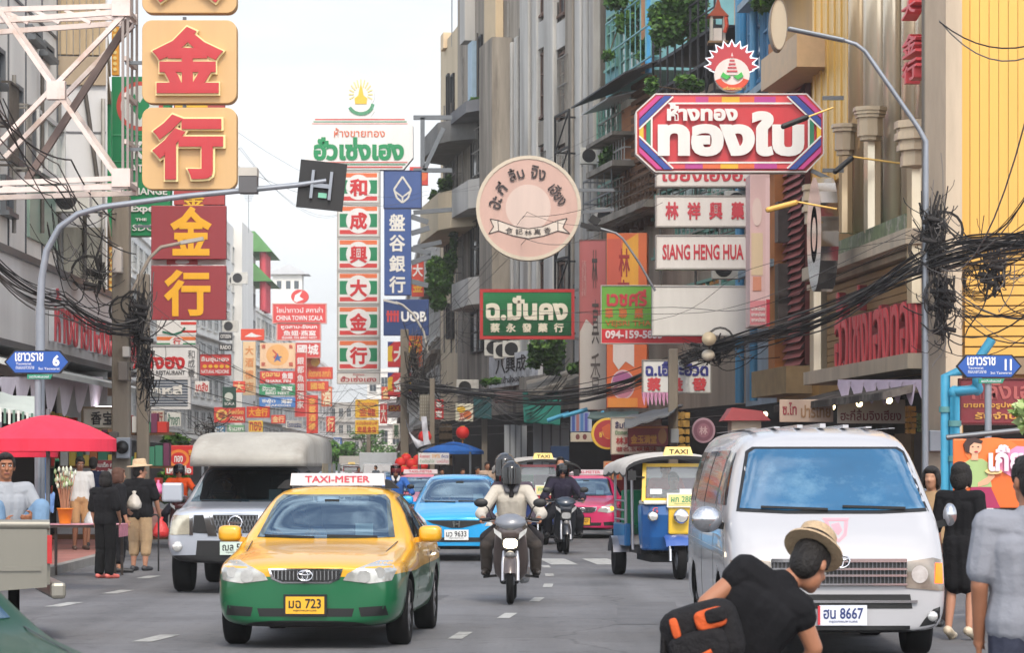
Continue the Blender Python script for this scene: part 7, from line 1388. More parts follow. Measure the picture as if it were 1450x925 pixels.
for a in ((172,10),(172,252),(80,128)): q = L3(*a); g = MB(); g.box(q.x-.16,q.x+.16,-.1,.1,q.z-.16,q.z+.16,TS); g.build('gusset_plate',t)
# utility poles
def upole(label, px, d, top, r=.16, tx=None):
    x = P(px,0,d).x; t = thing('utility_pole', label, 'utility pole', (x,d,.1)); h = P(px,top,d).z
    g = MB(); g.box(-r,r,-r,r,0,h,POLEM); g.build('pole',t, bevel=.03)
    if tx:
        for (p0,y0,p1,y1,m) in tx:
            a = P(p0,y1,d)-Vector((x,d,.1)); b = P(p1,y0,d)-Vector((x,d,.1)); g = MB(); g.box(a.x,b.x,-.42,-.16,a.z,b.z,m); g.build('junction_box',t, bevel=.02)
    return t, x
random.seed(21)
TP, tpx = upole('square concrete utility pole at left wrapped in tangled black cables', 172, 56, 285, .17, ((168,620,188,650,GALV),(158,612,170,640,M((96,90,84),.6)),(177,492,187,507,M((206,200,192),.6)),(171,513,184,540,M((120,112,104),.6)),(163,352,176,388,M((206,196,186),.6))))
g = MB(); q = P(178,634,56)-Vector((tpx,56,.1)); g.lathe([(.01,0),(.1,.01),(.13,.1)],BLK,18,T=Matrix.Translation((q.x,-.43,q.z)) @ Matrix.Rotation(R(90),4,'X')); g.build('horn_speaker',TP)
upole('second thin utility pole close behind the left one', 203, 60, 395, .13); upole('concrete utility pole at right in the thickest cable tangle', 1322, 53, -120, .2, ((1312,640,1330,610,GALV),))
upole('far utility pole below the blue UOB sign with heavy cable knots', 573, 118, 470, .17, ((577,560,592,585,M((206,204,200),.6)),)); upole('thin rusty pole right of the far utility pole', 612, 112, 540, .1)
upole('grey utility pole behind the yellow taxi sign cluster far away', 522, 210, 600, .15); upole('dark pole by the grey awning above the tuk-tuk', 953, 70, 500, .12, ((948,608,960,628,M((150,156,160),.5)),))
def tangle(label, cx, cy, d, w, h, n, seed, m=CABLE, loops=2):
    random.seed(seed); t = px_thing('cable_tangle', label, 'cable tangle', cx, cy, d); s = d/F; g = MB()
    for k in range(n):
        q = lambda f: Vector((random.gauss(0,w*f)*s, random.uniform(-.35,.25), random.gauss(0,h*f)*s))
        a, b = q(.12), q(.34)
        if k % 4 == 0: a, b = q(.3), q(.3)
        g.tube([v+Vector((.05*math.sin(i*.9+k),0,0)) for i, v in enumerate(sag(a, b, random.uniform(.05,.5)*min(1,(a-b).length), 9))], random.choice((.006,.009,.013))*(d/55)**.6, m if k % 3 else CABLE2, 5, caps=False)
    for k in range(n//7): q = (random.gauss(0,w*.1)*s,random.uniform(-.35,.0),random.gauss(0,h*.14)*s); g.tube([(q[0]-.12,q[1],q[2]),(q[0]+.12,q[1],q[2]-.05)],.045,m,7)
    for k in range(n//4): q = (random.gauss(0,w*.09)*s,random.uniform(-.25,.2),random.gauss(0,h*.12)*s); g.tube([(q[0]-.1*math.sin(k),q[1],q[2]+.3),(q[0],q[1]-.05,q[2]),(q[0]+.1*math.sin(k*2),q[1],q[2]-.4)],.02,m,6)
    for k in range(loops):
        c = (random.uniform(-.4,.4)*w*s, -.2, random.uniform(-.3,.3)*h*s); r = .22+.1*random.random()
        for z in range(3): g.tube([(c[0]+(r+.02*z)*math.cos(u*.4),c[1]+.02*z,c[2]+(r+.02*z)*math.sin(u*.4)) for u in range(17)],.009,m,5,caps=False)
    g.build('cable',t)
tangle('big dark knot of cables on the left utility pole beneath the maroon signs',196,458,56,56,92,70,1); tangle('loose cable fringe hanging under the left knot',208,520,57,34,120,36,2,loops=0)
tangle('huge knot of black cables high on the right pole before the gold building',1322,325,52,60,110,80,3); tangle('second cable knot lower on the right pole',1335,430,52,60,120,70,4,loops=1); tangle('cable knot with coils in front of the gold shutters',1405,380,50,90,90,46,5,loops=3); tangle('cable knot under the far checked signs',600,545,117,66,60,80,6,loops=1); tangle('dark cable heap on the pole under the UOB sign',586,510,118,34,80,60,7,loops=0)
tangle('cable knot over the horn speaker by the white lightbox',1010,492,72,90,30,50,8,loops=1); tangle('fine cables against the stained wall right of the truss',138,385,57,70,110,26,9,loops=1); tangle('cable knot far behind the silver pickup on the left',300,610,140,60,60,40,10,loops=1)
def bundle(label, pts, n, spread, drop, seed, r=.018, m=CABLE):
    random.seed(seed); o = P(*pts[0]); t = thing('cable_bundle', label, 'cables', o); g = MB()
    for k in range(n):
        off = [Vector((random.gauss(0,spread*.4),random.gauss(0,spread*.5),random.gauss(0,spread))) for _ in pts]; path = []
        for i in range(len(pts)-1):
            a = P(*pts[i])+off[i]-o; b = P(*pts[i+1])+off[i+1]-o; path += sag(a,b,drop*random.uniform(.7,1.35),10)[0 if i == 0 else 1:]
        if len(pts) > 3: path = smooth_path([P(*p)+off[i]-o-Vector((0,0,drop*.3*random.uniform(0,1))) for i, p in enumerate(pts)])
        g.tube(path, r*random.uniform(.35,.8), m if k%4 else CABLE2, 5, caps=False)
    g.build('cable',t); return t
bundle('thick black cable bundle sweeping from the right edge down to the far pole',[(1500,330,46),(1322,362,52),(1160,445,62),(1010,492,72),(800,560,95),(573,545,118)],26,.16,.5,1,.024)
bundle('upper slack cables from the right edge to the right pole',[(1520,150,44),(1330,320,52)],9,.5,.9,2); bundle('lower slack cables from the right edge to the right pole',[(1520,400,44),(1335,400,52)],10,.4,.5,3); bundle('high pair of cables crossing the gold planks',[(1330,25,52),(1520,40,46)],2,.1,.5,4)
bundle('thick cable bundle from the left edge down to the left pole',[(-30,355,42),(90,425,49),(196,462,56)],14,.12,.2,5,.022); bundle('slanting cables across the left panelled building',[(-20,150,40),(90,260,48),(172,335,56)],7,.35,.2,6); bundle('thin slack cables in the corner behind the left lamp arm',[(70,330,50),(110,375,54),(172,395,56)],8,.35,.4,7,.014)
bundle('fine wires strung low over the street from the left pole to the far pole',[(196,462,56),(573,560,118)],5,.5,1.0,8,.012); bundle('long wires crossing the street under the green medicine sign',[(206,580,60),(440,620,110),(684,600,120),(1060,588,74)],5,.35,.3,9,.012); bundle('wires across the big round sign to the balcony wall',[(573,470,118),(748,300,91),(930,250,78)],3,.5,.5,10,.012); bundle('two wires crossing before the white lightbox',[(684,448,100),(925,440,77),(1060,405,70),(1300,330,54)],3,.25,.3,11,.012)
bundle('wires from the truss over to the far column sign',[(180,180,51),(340,210,80),(480,300,125)],2,.2,.6,12,.012); bundle('fan of wires from the far pole to the concrete building',[(580,520,117),(640,460,126),(700,440,124)],10,1.0,.5,13,.014); bundle('fan of pale wires from the far cable knot into the street',[(600,540,116),(500,560,150),(380,640,200)],8,.8,1.0,14,.016); bundle('drooping wires along the far right shops',[(573,555,118),(690,566,112),(800,545,98)],14,.35,.9,15,.02)
bundle('thin wires high across the sky',[(335,215,70),(600,285,120),(980,120,75)],2,.3,.8,16,.008)
# horn speaker and sign lamps
t = px_thing('horn_speaker','beige horn loudspeaker hanging in the cables below the white lightbox','loudspeaker',1003,490,68); g = MB(); T = Matrix.Translation((0,0,.12)) @ Matrix.Rotation(R(80),4,'X'); g.lathe([(.05,-.2),(.08,0),(.17,.22)],M((206,190,160),.5),18,T=T); g.ball((0,.05,-.22),(.16,.14,.14),M((214,204,184),.5)); g.build('horn',t)
for (a, b, c, lb) in (((1180,152),(1145,165),(1106,180),'black flood lamp on gold arm, at the right end of the big red sign'),((1280,232),(1208,222),(1180,245),'black flood lamp on gold arm below the big red sign corner'),((1185,296),(1130,286),(1084,298),'yellow hooded lamp on gold arm beside the pink banner box')):
    t = px_thing('sign_lamp',lb,'sign lamp',a[0],a[1],63); o = P(a[0],a[1],63); g = MB(); g.tube([(0,0,0),P(b[0],b[1],63)-o],.022,GOLD,8); g.build('arm',t); g = MB(); g.bar(P(b[0],b[1],63)-o,P(c[0],c[1],63)-o,.18,.12,BLK if 'black' in lb else GOLDP); g.build('lamp_head',t,bevel=.05)
# ---------------------------------------------------------------- awnings, cloths, stalls
def cloth_swags(label, p0, p1, y0, y1, d0, d1, n, col, bot, seed):
    random.seed(seed); o = P(p0,y0,d0); t = thing('swag_cloth', label, 'cloth', o); m = M(col,.85,0,.1,3,.2,9); g = MB()
    for k in range(n):
        a, b = k/n, (k+1)/n; nx = 8; rows = []
        for r in range(6):
            row = []
            for i in range(nx+1):
                u = i/nx; f = a+(b-a)*u; px = p0+(p1-p0)*f; dd = d0+(d1-d0)*f; yy = y0[0]+(y0[1]-y0[0])*f if isinstance(y0,tuple) else y0
                drop = bot*(.22+.78*math.sin(math.pi*u)**1.3)*(.94+.06*math.sin(k*3)); fold = .05*math.sin(u*7+r)+.22*math.sin(math.pi*u)*(r/5)
                row.append(P(px,yy+drop*r/5,dd)-o+Vector((0,-fold,0)))
            rows.append(row)
        g.loft(rows, m, closed=False, caps=False)
    g.build('swag',t)
def tie(v): return v
o_ = P
def cloth(*a): cloth_swags(*a)
cloth('white scalloped cloth swags under the left canopy above the red umbrella',-20,146,534,0,43,61,8,(226,218,226),58,1)
cloth('pale lilac scalloped cloth swags under the right canopy',1186,1334,538,0,62,54,8,(222,204,222),38,2)
cloth('pink fringe cloth hanging below the blue Thai pharmacy sign',909,948,556,0,75,74,7,(220,160,190),20,3)
def awn(name, label, cat, pts, th, m, d_off=None, group=None):       # four pixel corners with depths: back-left, back-right, front-right, front-left
    o = P(*pts[0]); t = thing(name,label,cat,o,0,group); v = [P(*p)-o for p in pts]; g = MB(); n = 8; rows = []
    for i in range(n+1):
        a = v[0].lerp(v[3],i/n); b = v[1].lerp(v[2],i/n); rows.append([a.lerp(b,k/n)+Vector((0,0,-.10*math.sin(math.pi*k/n)*math.sin(math.pi*i/n)+.02*math.sin(k*2.1+i))) for k in range(n+1)])
    g.loft(rows,m,closed=False,caps=False); g.loft([[p-Vector((0,0,th)) for p in r][::-1] for r in rows],m,closed=False,caps=False)
    g.loft([rows[-1],[p-Vector((0,0,th)) for p in rows[-1]]],m,closed=False,caps=False); g.build('sheet',t); return t
TARPG = M((40,120,104),.7,0,.25,1.5,.3,5); TARPD = M((34,70,72),.7,0,.25,1.5,.3,5); TARPGR = M((110,112,114),.7,0,.25,1.5,.3,5)
awn('tarpaulin','big hanging green tarpaulin over the shaded shopfront','tarpaulin',((740,556,106),(795,556,104),(793,601,102),(742,598,104)),.03,TARPG); awn('tarpaulin','dark teal hanging sheet beside the dark doorway','tarpaulin',((670,563,115),(696,563,115),(696,593,114),(672,591,114)),.03,TARPD)
awn('awning','grey sagging tarpaulin awning over the cream food sign','awning',((885,590,74),(968,572,72),(948,586,66),(884,606,66)),.04,TARPGR); awn('awning','thin green grey awning sheet left of the cream food sign','awning',((836,584,88),(905,582,86),(900,592,80),(832,592,82)),.04,M((96,116,110),.7,0,.2)); awn('awning','grey street awning hanging at the end of the right shops','awning',((700,556,118),(742,552,116),(745,566,110),(700,570,112)),.05,M((110,84,80),.8,0,.3))
awn('awning','low sloped concrete coloured awning above the drinks cases','awning',((745,540,110),(820,520,108),(822,534,103),(748,556,105)),.25,CONC)
t = awn('striped_awning','green and white striped awning edge at the left margin','awning',((-60,548,44),(64,565,46),(58,588,43),(-60,566,42)),.05,M((196,204,196),.7,0,.1)); g = MB(); o = P(-60,548,44)
for k in range(18): a = P(-52+k*6.4,569+k*1.1,41.9)-o; g.box(a.x,a.x+.035,a.y-.03,a.y-.01,a.z-.22,a.z,M((110,140,124),.7) if k%2 else M((226,228,222),.7)); 
g.build('valance',t)
for i, (a, b) in enumerate((((775,596,95),(806,585,95)),((797,590,92),(832,580,92)),((838,594,88),(856,584,88)))): t = thing('awning_pole','sky blue awning pole poking out '+('left of','beside','right of')[i]+' the blue drink cases','pole',P(*a)); g = MB(); g.tube([(0,0,0),P(*b)-P(*a)],.07,PIPEB,8); g.build('tube',t)
# shop fronts in the shade on the right
def slab(name, label, cat, p0, y0, p1, y1, d, m, th=.3, group=None, extra=None):
    t = px_thing(name,label,cat,(p0+p1)/2,y1,d,0,group); s = d/F; g = MB(); w = (p1-p0)*s/2; h = (y1-y0)*s; g.box(-w,w,0,th,0,h,m); g.build('panel',t,bevel=.01)
    if extra: extra(t, w, h)
    return t
def seams(t, w, h):
    g = MB()
    for k in range(1,4): g.box(-w+2*w*k/4-.03,-w+2*w*k/4+.03,-.02,0,0,h,M((120,124,130),.6))
    g.box(-w,w,-.015,0,h*.45,h*.48,M((120,124,130),.6)); g.build('door_rail',t); g = MB(); g.box(-w*.1,-w*.04,-.06,-.02,h*.4,h*.6,DARK); g.build('handle',t)
GD2 = M((186,192,198),.6,.2,.2,1,streak=.3,stain=(150,150,150))
slab('shop_door','pale grey folding shop door, left of the two in the shade','door',714,602,746,718,112,GD2,.2,None,seams); slab('shop_door','pale grey folding shop door under the green tarpaulin','door',755,600,806,716,106,GD2,.2,None,seams)
slab('concrete_post','pale concrete post left of the dark doorway','post',682,560,690,712,115,CONC,.6); slab('wall_panel','red painted wall board beside the cream food sign','board',866,625,884,720,84,M((150,44,46),.7,0,.3,2),.2); slab('crate_box','blue plastic covered bin against the pale shop door','bin',780,632,806,712,100,M((24,60,104),.5,0,.3,2),1.0)
slab('trellis_panel','cream grid trellis high by the far utility pole','trellis',595,560,610,596,113,M((206,200,184),.8,0,.2,2),.1,None,lambda t,w,h: [ (lambda g: ([g.box(-w,w,-.05,0,h*k/8-.02,h*k/8+.02,M((150,144,130),.8)) for k in range(9)],[g.box(-w+2*w*k/5-.02,-w+2*w*k/5+.02,-.06,0,0,h,M((150,144,130),.8)) for k in range(6)], g.build('lattice',t)))(MB()) ])
slab('stall_booth','cream stall booth with a red tin roof behind the white van','booth',1036,596,1078,690,66,M((214,196,176),.8,0,.15),1.2,None,lambda t,w,h: [(lambda g: (g.prism([(-w-.2,h),(w+.2,h),(w,h+.22),(-w,h+.3)],-.2,1.4,M((176,80,84),.6,0,.2)), g.build('roof',t)))(MB()), (lambda g: (g.box(-w+.1,w-.1,-.03,0,h*.35,h*.85,INSIDE_SHADE), g.build('hatch',t)))(MB())])
random.seed(9)
for i,(p0,p1,y0,y1,d,m,lb) in enumerate(((955,976,583,640,71,M((206,160,70),.5,.2,.5,6),'row of hanging golden goods left of the round purple sign'),(622,640,600,660,116,M((96,80,64),.7,0,.4,4),'dark brown goods hanging beneath the red lightbox'),(1284,1296,575,615,60,M((206,150,60),.5,.1,.5,6),'gold goods column beside the right blue pipe'),(1300,1330,585,612,58,M((90,110,60),.6,0,.5,5),'green glass goods shelf under the lilac swags'))):
    t = px_thing('hanging_goods',lb,'goods',(p0+p1)/2,y1,d); s = d/F; g = MB(); n = 10
    for k in range(n):
        for r in range(5): x = (p0-(p0+p1)/2+(p1-p0)*(k+.5)/n)*s; z = (y1-y0)*s*(r+.5)/5; hh = (y1-y0)*s/5*random.uniform(.5,.95); g.box(x-.03,x+.03,random.uniform(-.1,.1),random.uniform(.12,.2),z-hh/2,z+hh/2,m)
    g.box((p0-p1)/2*s,(p1-p0)/2*s,.2,.25,0,(y1-y0)*s,INSIDE_SHADE); g.build('goods',t)
t = px_thing('cardboard_boxes','stack of orange printed cardboard boxes above the pink taxi','boxes',865,680,72); s = 72/F
for k,(x,z,w,h) in enumerate(((-14,0,14,14),(1,0,15,12),(-10,14.5,18,12))): g = MB(); g.box(x*s,(x+w)*s,0,.4,z*s,(z+h)*s,M((206,150,110),.8,0,.2)); g.box((x+3)*s,(x+w*.7)*s,-.006,0,(z+2)*s,(z+h-3)*s,M((230,90,40),.7)); g.build('box',t)
# food cart with roof, umbrella and lanterns
t = px_thing('food_cart','street food cart with a tan tarpaulin roof and white painted name board','food cart',630,662,101); s = 101/F; g = MB(); rg = []
for k in range(9): a = R(-80+20*k); rg.append([(40*math.sin(a)*s,y,(22+12*math.cos(a))*s) for y in (-1,0,1.4)])
g.loft(rg,M((150,132,112),.8,0,.25,2,.2,8),closed=False,caps=False); g.loft([[(x,y,z-.04) for x,y,z in r][::-1] for r in rg],M((96,110,100),.8),closed=False,caps=False); g.build('roof',t)
g = MB(); g.box(-36*s,7*s,-1.15,-1.1,4*s,20*s,sm((236,232,230))); nb = g.build('name_board',t); g = MB(); g.text('ห้อยทอด',-34*s,-20*s,13*s,18*s,-1.152,sm((220,70,90)),.02,.004); g.text('อาหาร',-17*s,-6*s,13*s,18*s,-1.152,sm((240,170,60)),.02,.004); g.text('เจ๊หมวย',-4*s,6*s,13*s,18*s,-1.152,sm((60,80,160)),.02,.004); g.text('ก๋วยเตี๋ยวคั่วไก่',-34*s,-14*s,6*s,11*s,-1.152,sm((70,150,90)),.0,.004); g.text('บะหมี่เกี๊ยว',-10*s,6*s,6*s,11*s,-1.152,sm((220,70,90)),.0,.004); g.build('lettering',nb)
g = MB(); g.box(-34*s,34*s,-.9,.9,-38*s,-18*s,M((190,194,198),.3,.7)); g.build('counter',t); g = MB()
for x in (-36,36): g.bar((x*s,-1,-38*s),(x*s,-1,22*s),.05,.05,STEEL); g.bar((x*s,1,-38*s),(x*s,1,22*s),.05,.05,STEEL)
g.build('post',t)
def umbrella(label, px, py, d, r, h, col, drop, val=.2, pole=2.4):
    t = px_thing('umbrella',label,'umbrella',px,py,d); m = M(col,.75,0,.22,3,.35,5,.15); g = MB(); n = 32; rg = []
    for k in range(9):
        f = k/8; row = []
        for j in range(n): a = 2*math.pi*j/n; q = r*f*(1-.03*abs(math.sin(a*4))*f); row.append((q*math.cos(a),q*math.sin(a),-h*f**1.6))
        rg.append(row)
    g.loft(rg,m,caps=False); g.loft([[(x,y,z) for x,y,z in rg[-1]],[(x*1.0,y*1.0,z-val) for x,y,z in rg[-1]]],m,caps=False); g.loft([[(x,y,z-.02) for x,y,z in r_][::-1] for r_ in rg],m,caps=False); g.build('canopy',t)
    g = MB(); g.tube([(0,0,.08),(0,0,-pole)],.028,STEEL,8); g.build('pole',t)
    return t
umbrella('large red market umbrella over the left pavement stall',68,588,37.5,.90,.32,(232,60,84),0,.16,2.2); umbrella('blue market umbrella beside the food cart roof',642,626,108,1.15,.35,(40,100,180),0,.12,2.4); umbrella('second coral red umbrella at the far left edge',0,606,39.5,.8,.26,(228,56,80),0,.15,2.0)
def lantern(label, px, py, d, r, group='red paper lanterns'):
    t = px_thing('paper_lantern',label,'lantern',px,py,d,0,group); m = M((206,40,36),.6,0,.12,3,emit=.12); g = MB(); g.lathe([(r*.35,-r*.9),(r*.75,-r*.7),(r,-.2*r),(r,.2*r),(r*.75,.7*r),(r*.35,.9*r)],m,16); g.build('shade',t); g = MB(); g.lathe([(r*.36,r*.9),(r*.36,r*1.02)],M((226,180,70),.5),14); g.lathe([(r*.36,-r*1.02),(r*.36,-r*.9)],M((226,180,70),.5),14); g.tube([(0,0,-r),(0,0,-r*1.7)],.03,M((226,150,60),.6),6); g.build('trim',t)
lantern('large red paper lantern hanging left of the far shop pole',602,619,112,.27); lantern('large dark red paper lantern hanging deeper in the shade',655,613,116,.27)
for i,(x,y,dd) in enumerate(((567,656,106),(575,650,108),(583,658,105),(592,652,107),(598,660,104),(588,668,103),(572,668,104),(600,672,103))): lantern('small red paper lantern in the cluster left of the food cart',x,y,dd,.21,'small red lanterns by the food cart')
t = px_thing('white_banner_cloth','white cloth banner twisting down beside the far utility pole','cloth',596,640,110); o = P(596,640,110); g = MB(); WC = M((220,222,230),.85,0,.1,3,.2,6); ev = [(576,598,5),(579,612,8),(585,624,11),(593,632,10),(602,634,8),(610,628,5)]
g.loft([[P(x-w*.4,y-w,110+.2*math.sin(i))-o, P(x,y,109.8)-o, P(x+w*.3,y+w*.8,110)-o] for i,(x,y,w) in enumerate(ev)],WC,closed=False,caps=False); g.loft([[P(596+k*.6+u*8,590+k*6,109.6+.15*math.sin(k*1.3+u*4))-o for u in (0,.5,1)] for k in range(8)],WC,closed=False,caps=False); g.build('banner',t)
# left pavement: table, bucket of lotus, hanging sheets
t = thing('market_table','folding market table with a pink checked cloth on the left pavement edge','table',(-6.42,43.2,0)); g = MB(); g.box(-.62,.52,-.45,.45,.74,.78,M((70,60,56),.6)); g.build('table_top',t); g = MB(); g.box(-.63,.53,-.46,.46,.782,.792,M((226,166,176),.8,0,.3,14)); g.box(.53,.545,-.46,.46,.60,.79,M((226,150,166),.8,0,.3,14)); g.build('cloth',t)
for x,y in ((-.55,-.4),(.46,-.4),(-.55,.4),(.46,.4)): g = MB(); g.bar((x,y,0),(x,y,.74),.04,.04,M((86,76,70),.6,.2)); g.build('leg',t)
random.seed(31)
t = thing('flower_bucket','orange bucket holding pale lotus bunches on the market table','bucket',(-6.75,43.1,.795)); t.scale = (.66,.66,.72); g = MB(); g.lathe([(.13,0),(.175,.30),(.19,.30),(.19,.33),(.17,.33)],M((244,140,28),.45,0,.08),22,caps=False); g.lathe([(.13,.002),(.001,.002)],M((244,140,28),.5),18,caps=False); g.build('bucket',t)
g = MB()
for k in range(46): a = random.uniform(0,6.3); r = random.uniform(.02,.24); x, y, z = r*math.cos(a), r*math.sin(a)*.7, random.uniform(.75,1.15); g.tube([(x*.3,y*.3,.1),(x*.5,y*.5,.5),(x,y,z)],.008,M((206,150,120),.7),5); g.lathe([(.005,-.05),(.035,-.02),(.03,.03),(.004,.07)],M((222,226,204),.7,0,.2) if k%3 else M((170,190,140),.7),7,T=Matrix.Translation((x,y,z)))
g.build('lotus_bunch',t)
awn('hanging_sheet','blue plastic sheet hanging behind the market table','sheet',((50,640,47),(68,640,47),(66,712,46.5),(52,712,46.5)),.02,M((30,90,140),.5,0,.3,3,.3,6)); awn('hanging_sheet','green folded umbrella sheet hanging next to the blue sheet','sheet',((78,650,46),(84,650,46),(86,720,46),(72,720,46)),.03,M((26,120,84),.5,0,.3,3)); awn('hanging_sheet','blue and white printed plastic bag hanging by the table','bag',((62,700,43.6),(78,698,43.6),(76,722,43.4),(60,724,43.4)),.04,M((110,150,206),.5,0,.5,5))
def bag(label, px, py, d, r, col, h=1.2):
    t = px_thing('plastic_bag',label,'bag',px,py,d); g = MB(); m = M(col,.4,0,.2,6,.4,18); g.lathe([(r*.5,0),(r*.95,r*.25),(r,r*.8),(r*.6,r*1.4*h),(r*.2,r*1.7*h),(r*.3,r*2.0*h),(r*.05,r*2.05*h)],m,14); g.build('bag',t)
bag('pink plastic bag hanging by the kerb behind the man with the cane',224,700,50,.10,(226,110,160)); bag('red plastic bag low by the kerb behind the man with the cane',228,762,50,.15,(206,50,50)); bag('black rubbish bag beside the kerb behind the women in black',192,782,50.5,.2,(30,30,34)); bag('white carrier bag held by the man in tan shorts',131,748,51.8,.16,(226,228,230)); bag('cream shoulder bag between the women and the straw hat man',190,722,44.8,.12,(216,208,196)); bag('yellow basket on the left pavement edge',183,760,52,.2,(206,160,60))
t = thing('shop_shelf','shaded market shelf with bright goods on the left pavement','shelf',(P(95,0,60).x,60,.13)); random.seed(14); g = MB(); g.box(-2.0,2.2,0,.6,0,.1,WOODB)
for z in (.8,1.5,2.2): g.box(-2.0,2.2,0,.6,z,z+.05,WOODB)
g.build('shelf',t); g = MB()
for z in (.85,1.55,2.25):
    x = -1.9
    while x < 2.1: w = random.uniform(.12,.3); g.box(x,x+w*.9,-.02,.4,z,z+random.uniform(.2,.5),M(random.choice(((206,60,50),(230,200,90),(70,140,110),(226,226,220),(200,120,70),(120,60,90))),.6)); x += w
g.build('goods',t); g = MB(); g.box(.6,1.1,-.1,.0,2.62,2.8,M((250,244,255),.4,emit=9,var=0)); g.build('tube_lamp',t)
# right foreground stall: orange poster, food trays
sign('poster_banner','orange banner with a painted woman and pink Thai lettering at the right edge',(1349,622,1470,720),31,(236,112,40),[('e',1405,640,40,20,(238,126,52)),('p',[(1410,650),(1440,632),(1470,634),(1470,684),(1440,680),(1412,664)],(240,150,190)),('p',[(1366,655),(1374,650),(1390,650),(1398,655),(1404,690),(1366,690)],(168,196,130)),('p',[(1358,658),(1366,654),(1370,668),(1372,690),(1366,692),(1358,676)],(232,176,140)),('p',[(1398,655),(1404,658),(1408,676),(1398,686),(1384,690),(1384,684),(1398,676)],(232,176,140)),('p',[(1374,690),(1402,690),(1416,720),(1368,720)],(170,40,90)),('p',[(1376,636),(1384,636),(1384,652),(1374,652)],(232,176,140)),('e',1379,633,10,11,(236,184,150)),('p',[(1366,640),(1363,630),(1368,622),(1380,620),(1391,625),(1388,629),(1378,627),(1372,632),(1371,642)],(60,36,30)),('e',1376,633,1.2,.8,(50,30,30)),('e',1384,633,1.2,.8,(50,30,30)),('e',1381,640,2.6,1,(190,40,60)),('e',1406,668,12,4,(240,214,150)),('e',1406,666,9,2.4,(230,190,90)),('t','เกี๊ยว',1398,630,1466,668,(250,226,240),dict(bold=.05))],th=.03,yaw=R(4))
t = px_thing('food_stall','street food stall tray with oranges and jars under the orange banner','food stall',1425,748,30); s = 30/F; g = MB(); g.box(-34*s,60*s,-.1,.7,-2*s,2*s,STEEL); g.box(-34*s,60*s,-.1,.7,-60*s,-56*s,STEEL); g.build('tray',t); random.seed(8); g = MB()
for k in range(26): g.ball((random.uniform(-28,30)*s,random.uniform(0,.4),(6+random.choice((0,5)))*s),.045,M((240,130,40),.5,0,.1) if k%4 else M((90,150,206),.4),8,6)
g.build('fruit',t); g = MB()
for k in range(9): x = (-30+k*8)*s; g.lathe([(.03,0),(.035,.12),(.02,.15)],M(random.choice(((226,226,226),(206,180,90),(150,190,206),(220,90,80))),.4),10,T=Matrix.Translation((x,.5,2*s)))
g.build('jar',t); g = MB()
for x in (-30,55): g.bar((x*s,0,-100*s),(x*s,0,0),.03,.03,STEEL)
g.build('leg',t)
t = thing('banner_pole','grey pole carrying the orange banner','pole',P(1340,620,31.2)); g = MB(); g.tube([(0,0,0),(1.2,0,.12)],.03,STEEL,8); g.build('tube',t)
# ---------------------------------------------------------------- plants and trees
LG = [M((70,110,44),.6,0,.3,3,alb=.75), M((104,146,58),.6,0,.3,3,alb=.75), M((48,84,38),.6,0,.3,3,alb=.75)]
BARK = M((104,86,70),.9,0,.3,4)
def leaves(name, t, blobs, n, size, seed, mats=LG, hang=0):
    random.seed(seed); g = MB(); tot = sum(b[3]*b[4]*b[5] for b in blobs)
    for (x,y,z,rx,ry,rz) in blobs:
        for k in range(max(4,int(n*rx*ry*rz/tot))):
            while True:
                u = Vector((random.uniform(-1,1),random.uniform(-1,1),random.uniform(-1,1)))
                if .35 < u.length < 1.0+.25*random.random(): break
            c = Vector((x+u.x*rx,y+u.y*ry,z+u.z*rz)); s = size*random.uniform(.6,1.4); q = Vector((random.gauss(0,1),random.gauss(0,1),random.gauss(0,.6)-hang)).normalized(); w = q.orthogonal().normalized(); w = (w*math.cos(k)+q.cross(w)*math.sin(k))*.5
            g.add([c-q*s,c+w*s,c+q*s,c-w*s],[(0,1,2,3)],mats[0 if u.z < .1 else random.choice((0,1,1))] if random.random() < .8 else mats[2])
    g.build(name,t)
def pxb(o, d, lst):
    s = d/F; return [((px-CX)*d/F-o.x, dy, H+(HY-py)*d/F-o.z, rx*s, max(rx*s*.7,.3), rz*s) for px,py,rx,rz,dy in lst]
def plant(name, label, cat, cx, cy, d, lst, n, size, seed, hang=0, pot=None, mats=LG, stems=True):
    t = px_thing(name,label,cat,cx,cy,d); o = P(cx,cy,d)
    if stems:
        g = MB()
        for b in pxb(o,d,lst): g.tube([(0,.1,0),(b[0]*.5,b[1]*.5,b[2]*.5),(b[0],b[1],b[2])],[.04,.03,.015],BARK,5)
        g.build('stem',t)
    leaves('foliage',t,pxb(o,d,lst),n,size,seed,mats,hang)
    if pot: g = MB(); g.lathe([(.22,-.4),(.3,0),(.32,.02),(.28,.02)],M((150,90,70),.8),14); g.build('pot',t)
plant('bamboo_shrub','dense bamboo-like shrub growing on the dark steel roof terrace','shrub',962,62,93,[(945,42,24,22,0),(970,25,26,24,.3),(992,40,18,24,.2),(960,5,24,18,0),(935,20,16,18,.2),(985,0,18,16,0)],4200,.11,1)
plant('hanging_creeper','leafy creeper trailing down the upper balcony cage','creeper',885,10,104,[(870,10,16,12,-1.5),(885,40,14,16,-1.5),(895,65,8,14,-1.4),(860,85,8,6,-1.2),(905,20,14,12,-1.4)],1500,.13,2,.8)
plant('potted_plant','bright green pot plant on the balcony ledge below the creeper','plant',918,80,101,[(918,72,14,12,-.8),(908,84,8,6,-.8)],700,.12,3,pot=True)
plant('hanging_creeper','bright ivy curtain falling from the beige building balcony','creeper',626,370,139,[(618,385,12,16,-2.6),(628,400,14,22,-2.6),(622,430,11,14,-2.6),(640,375,8,14,-2.5),(644,335,4,26,-2.4),(612,410,8,12,-2.8)],2600,.14,4,.8)
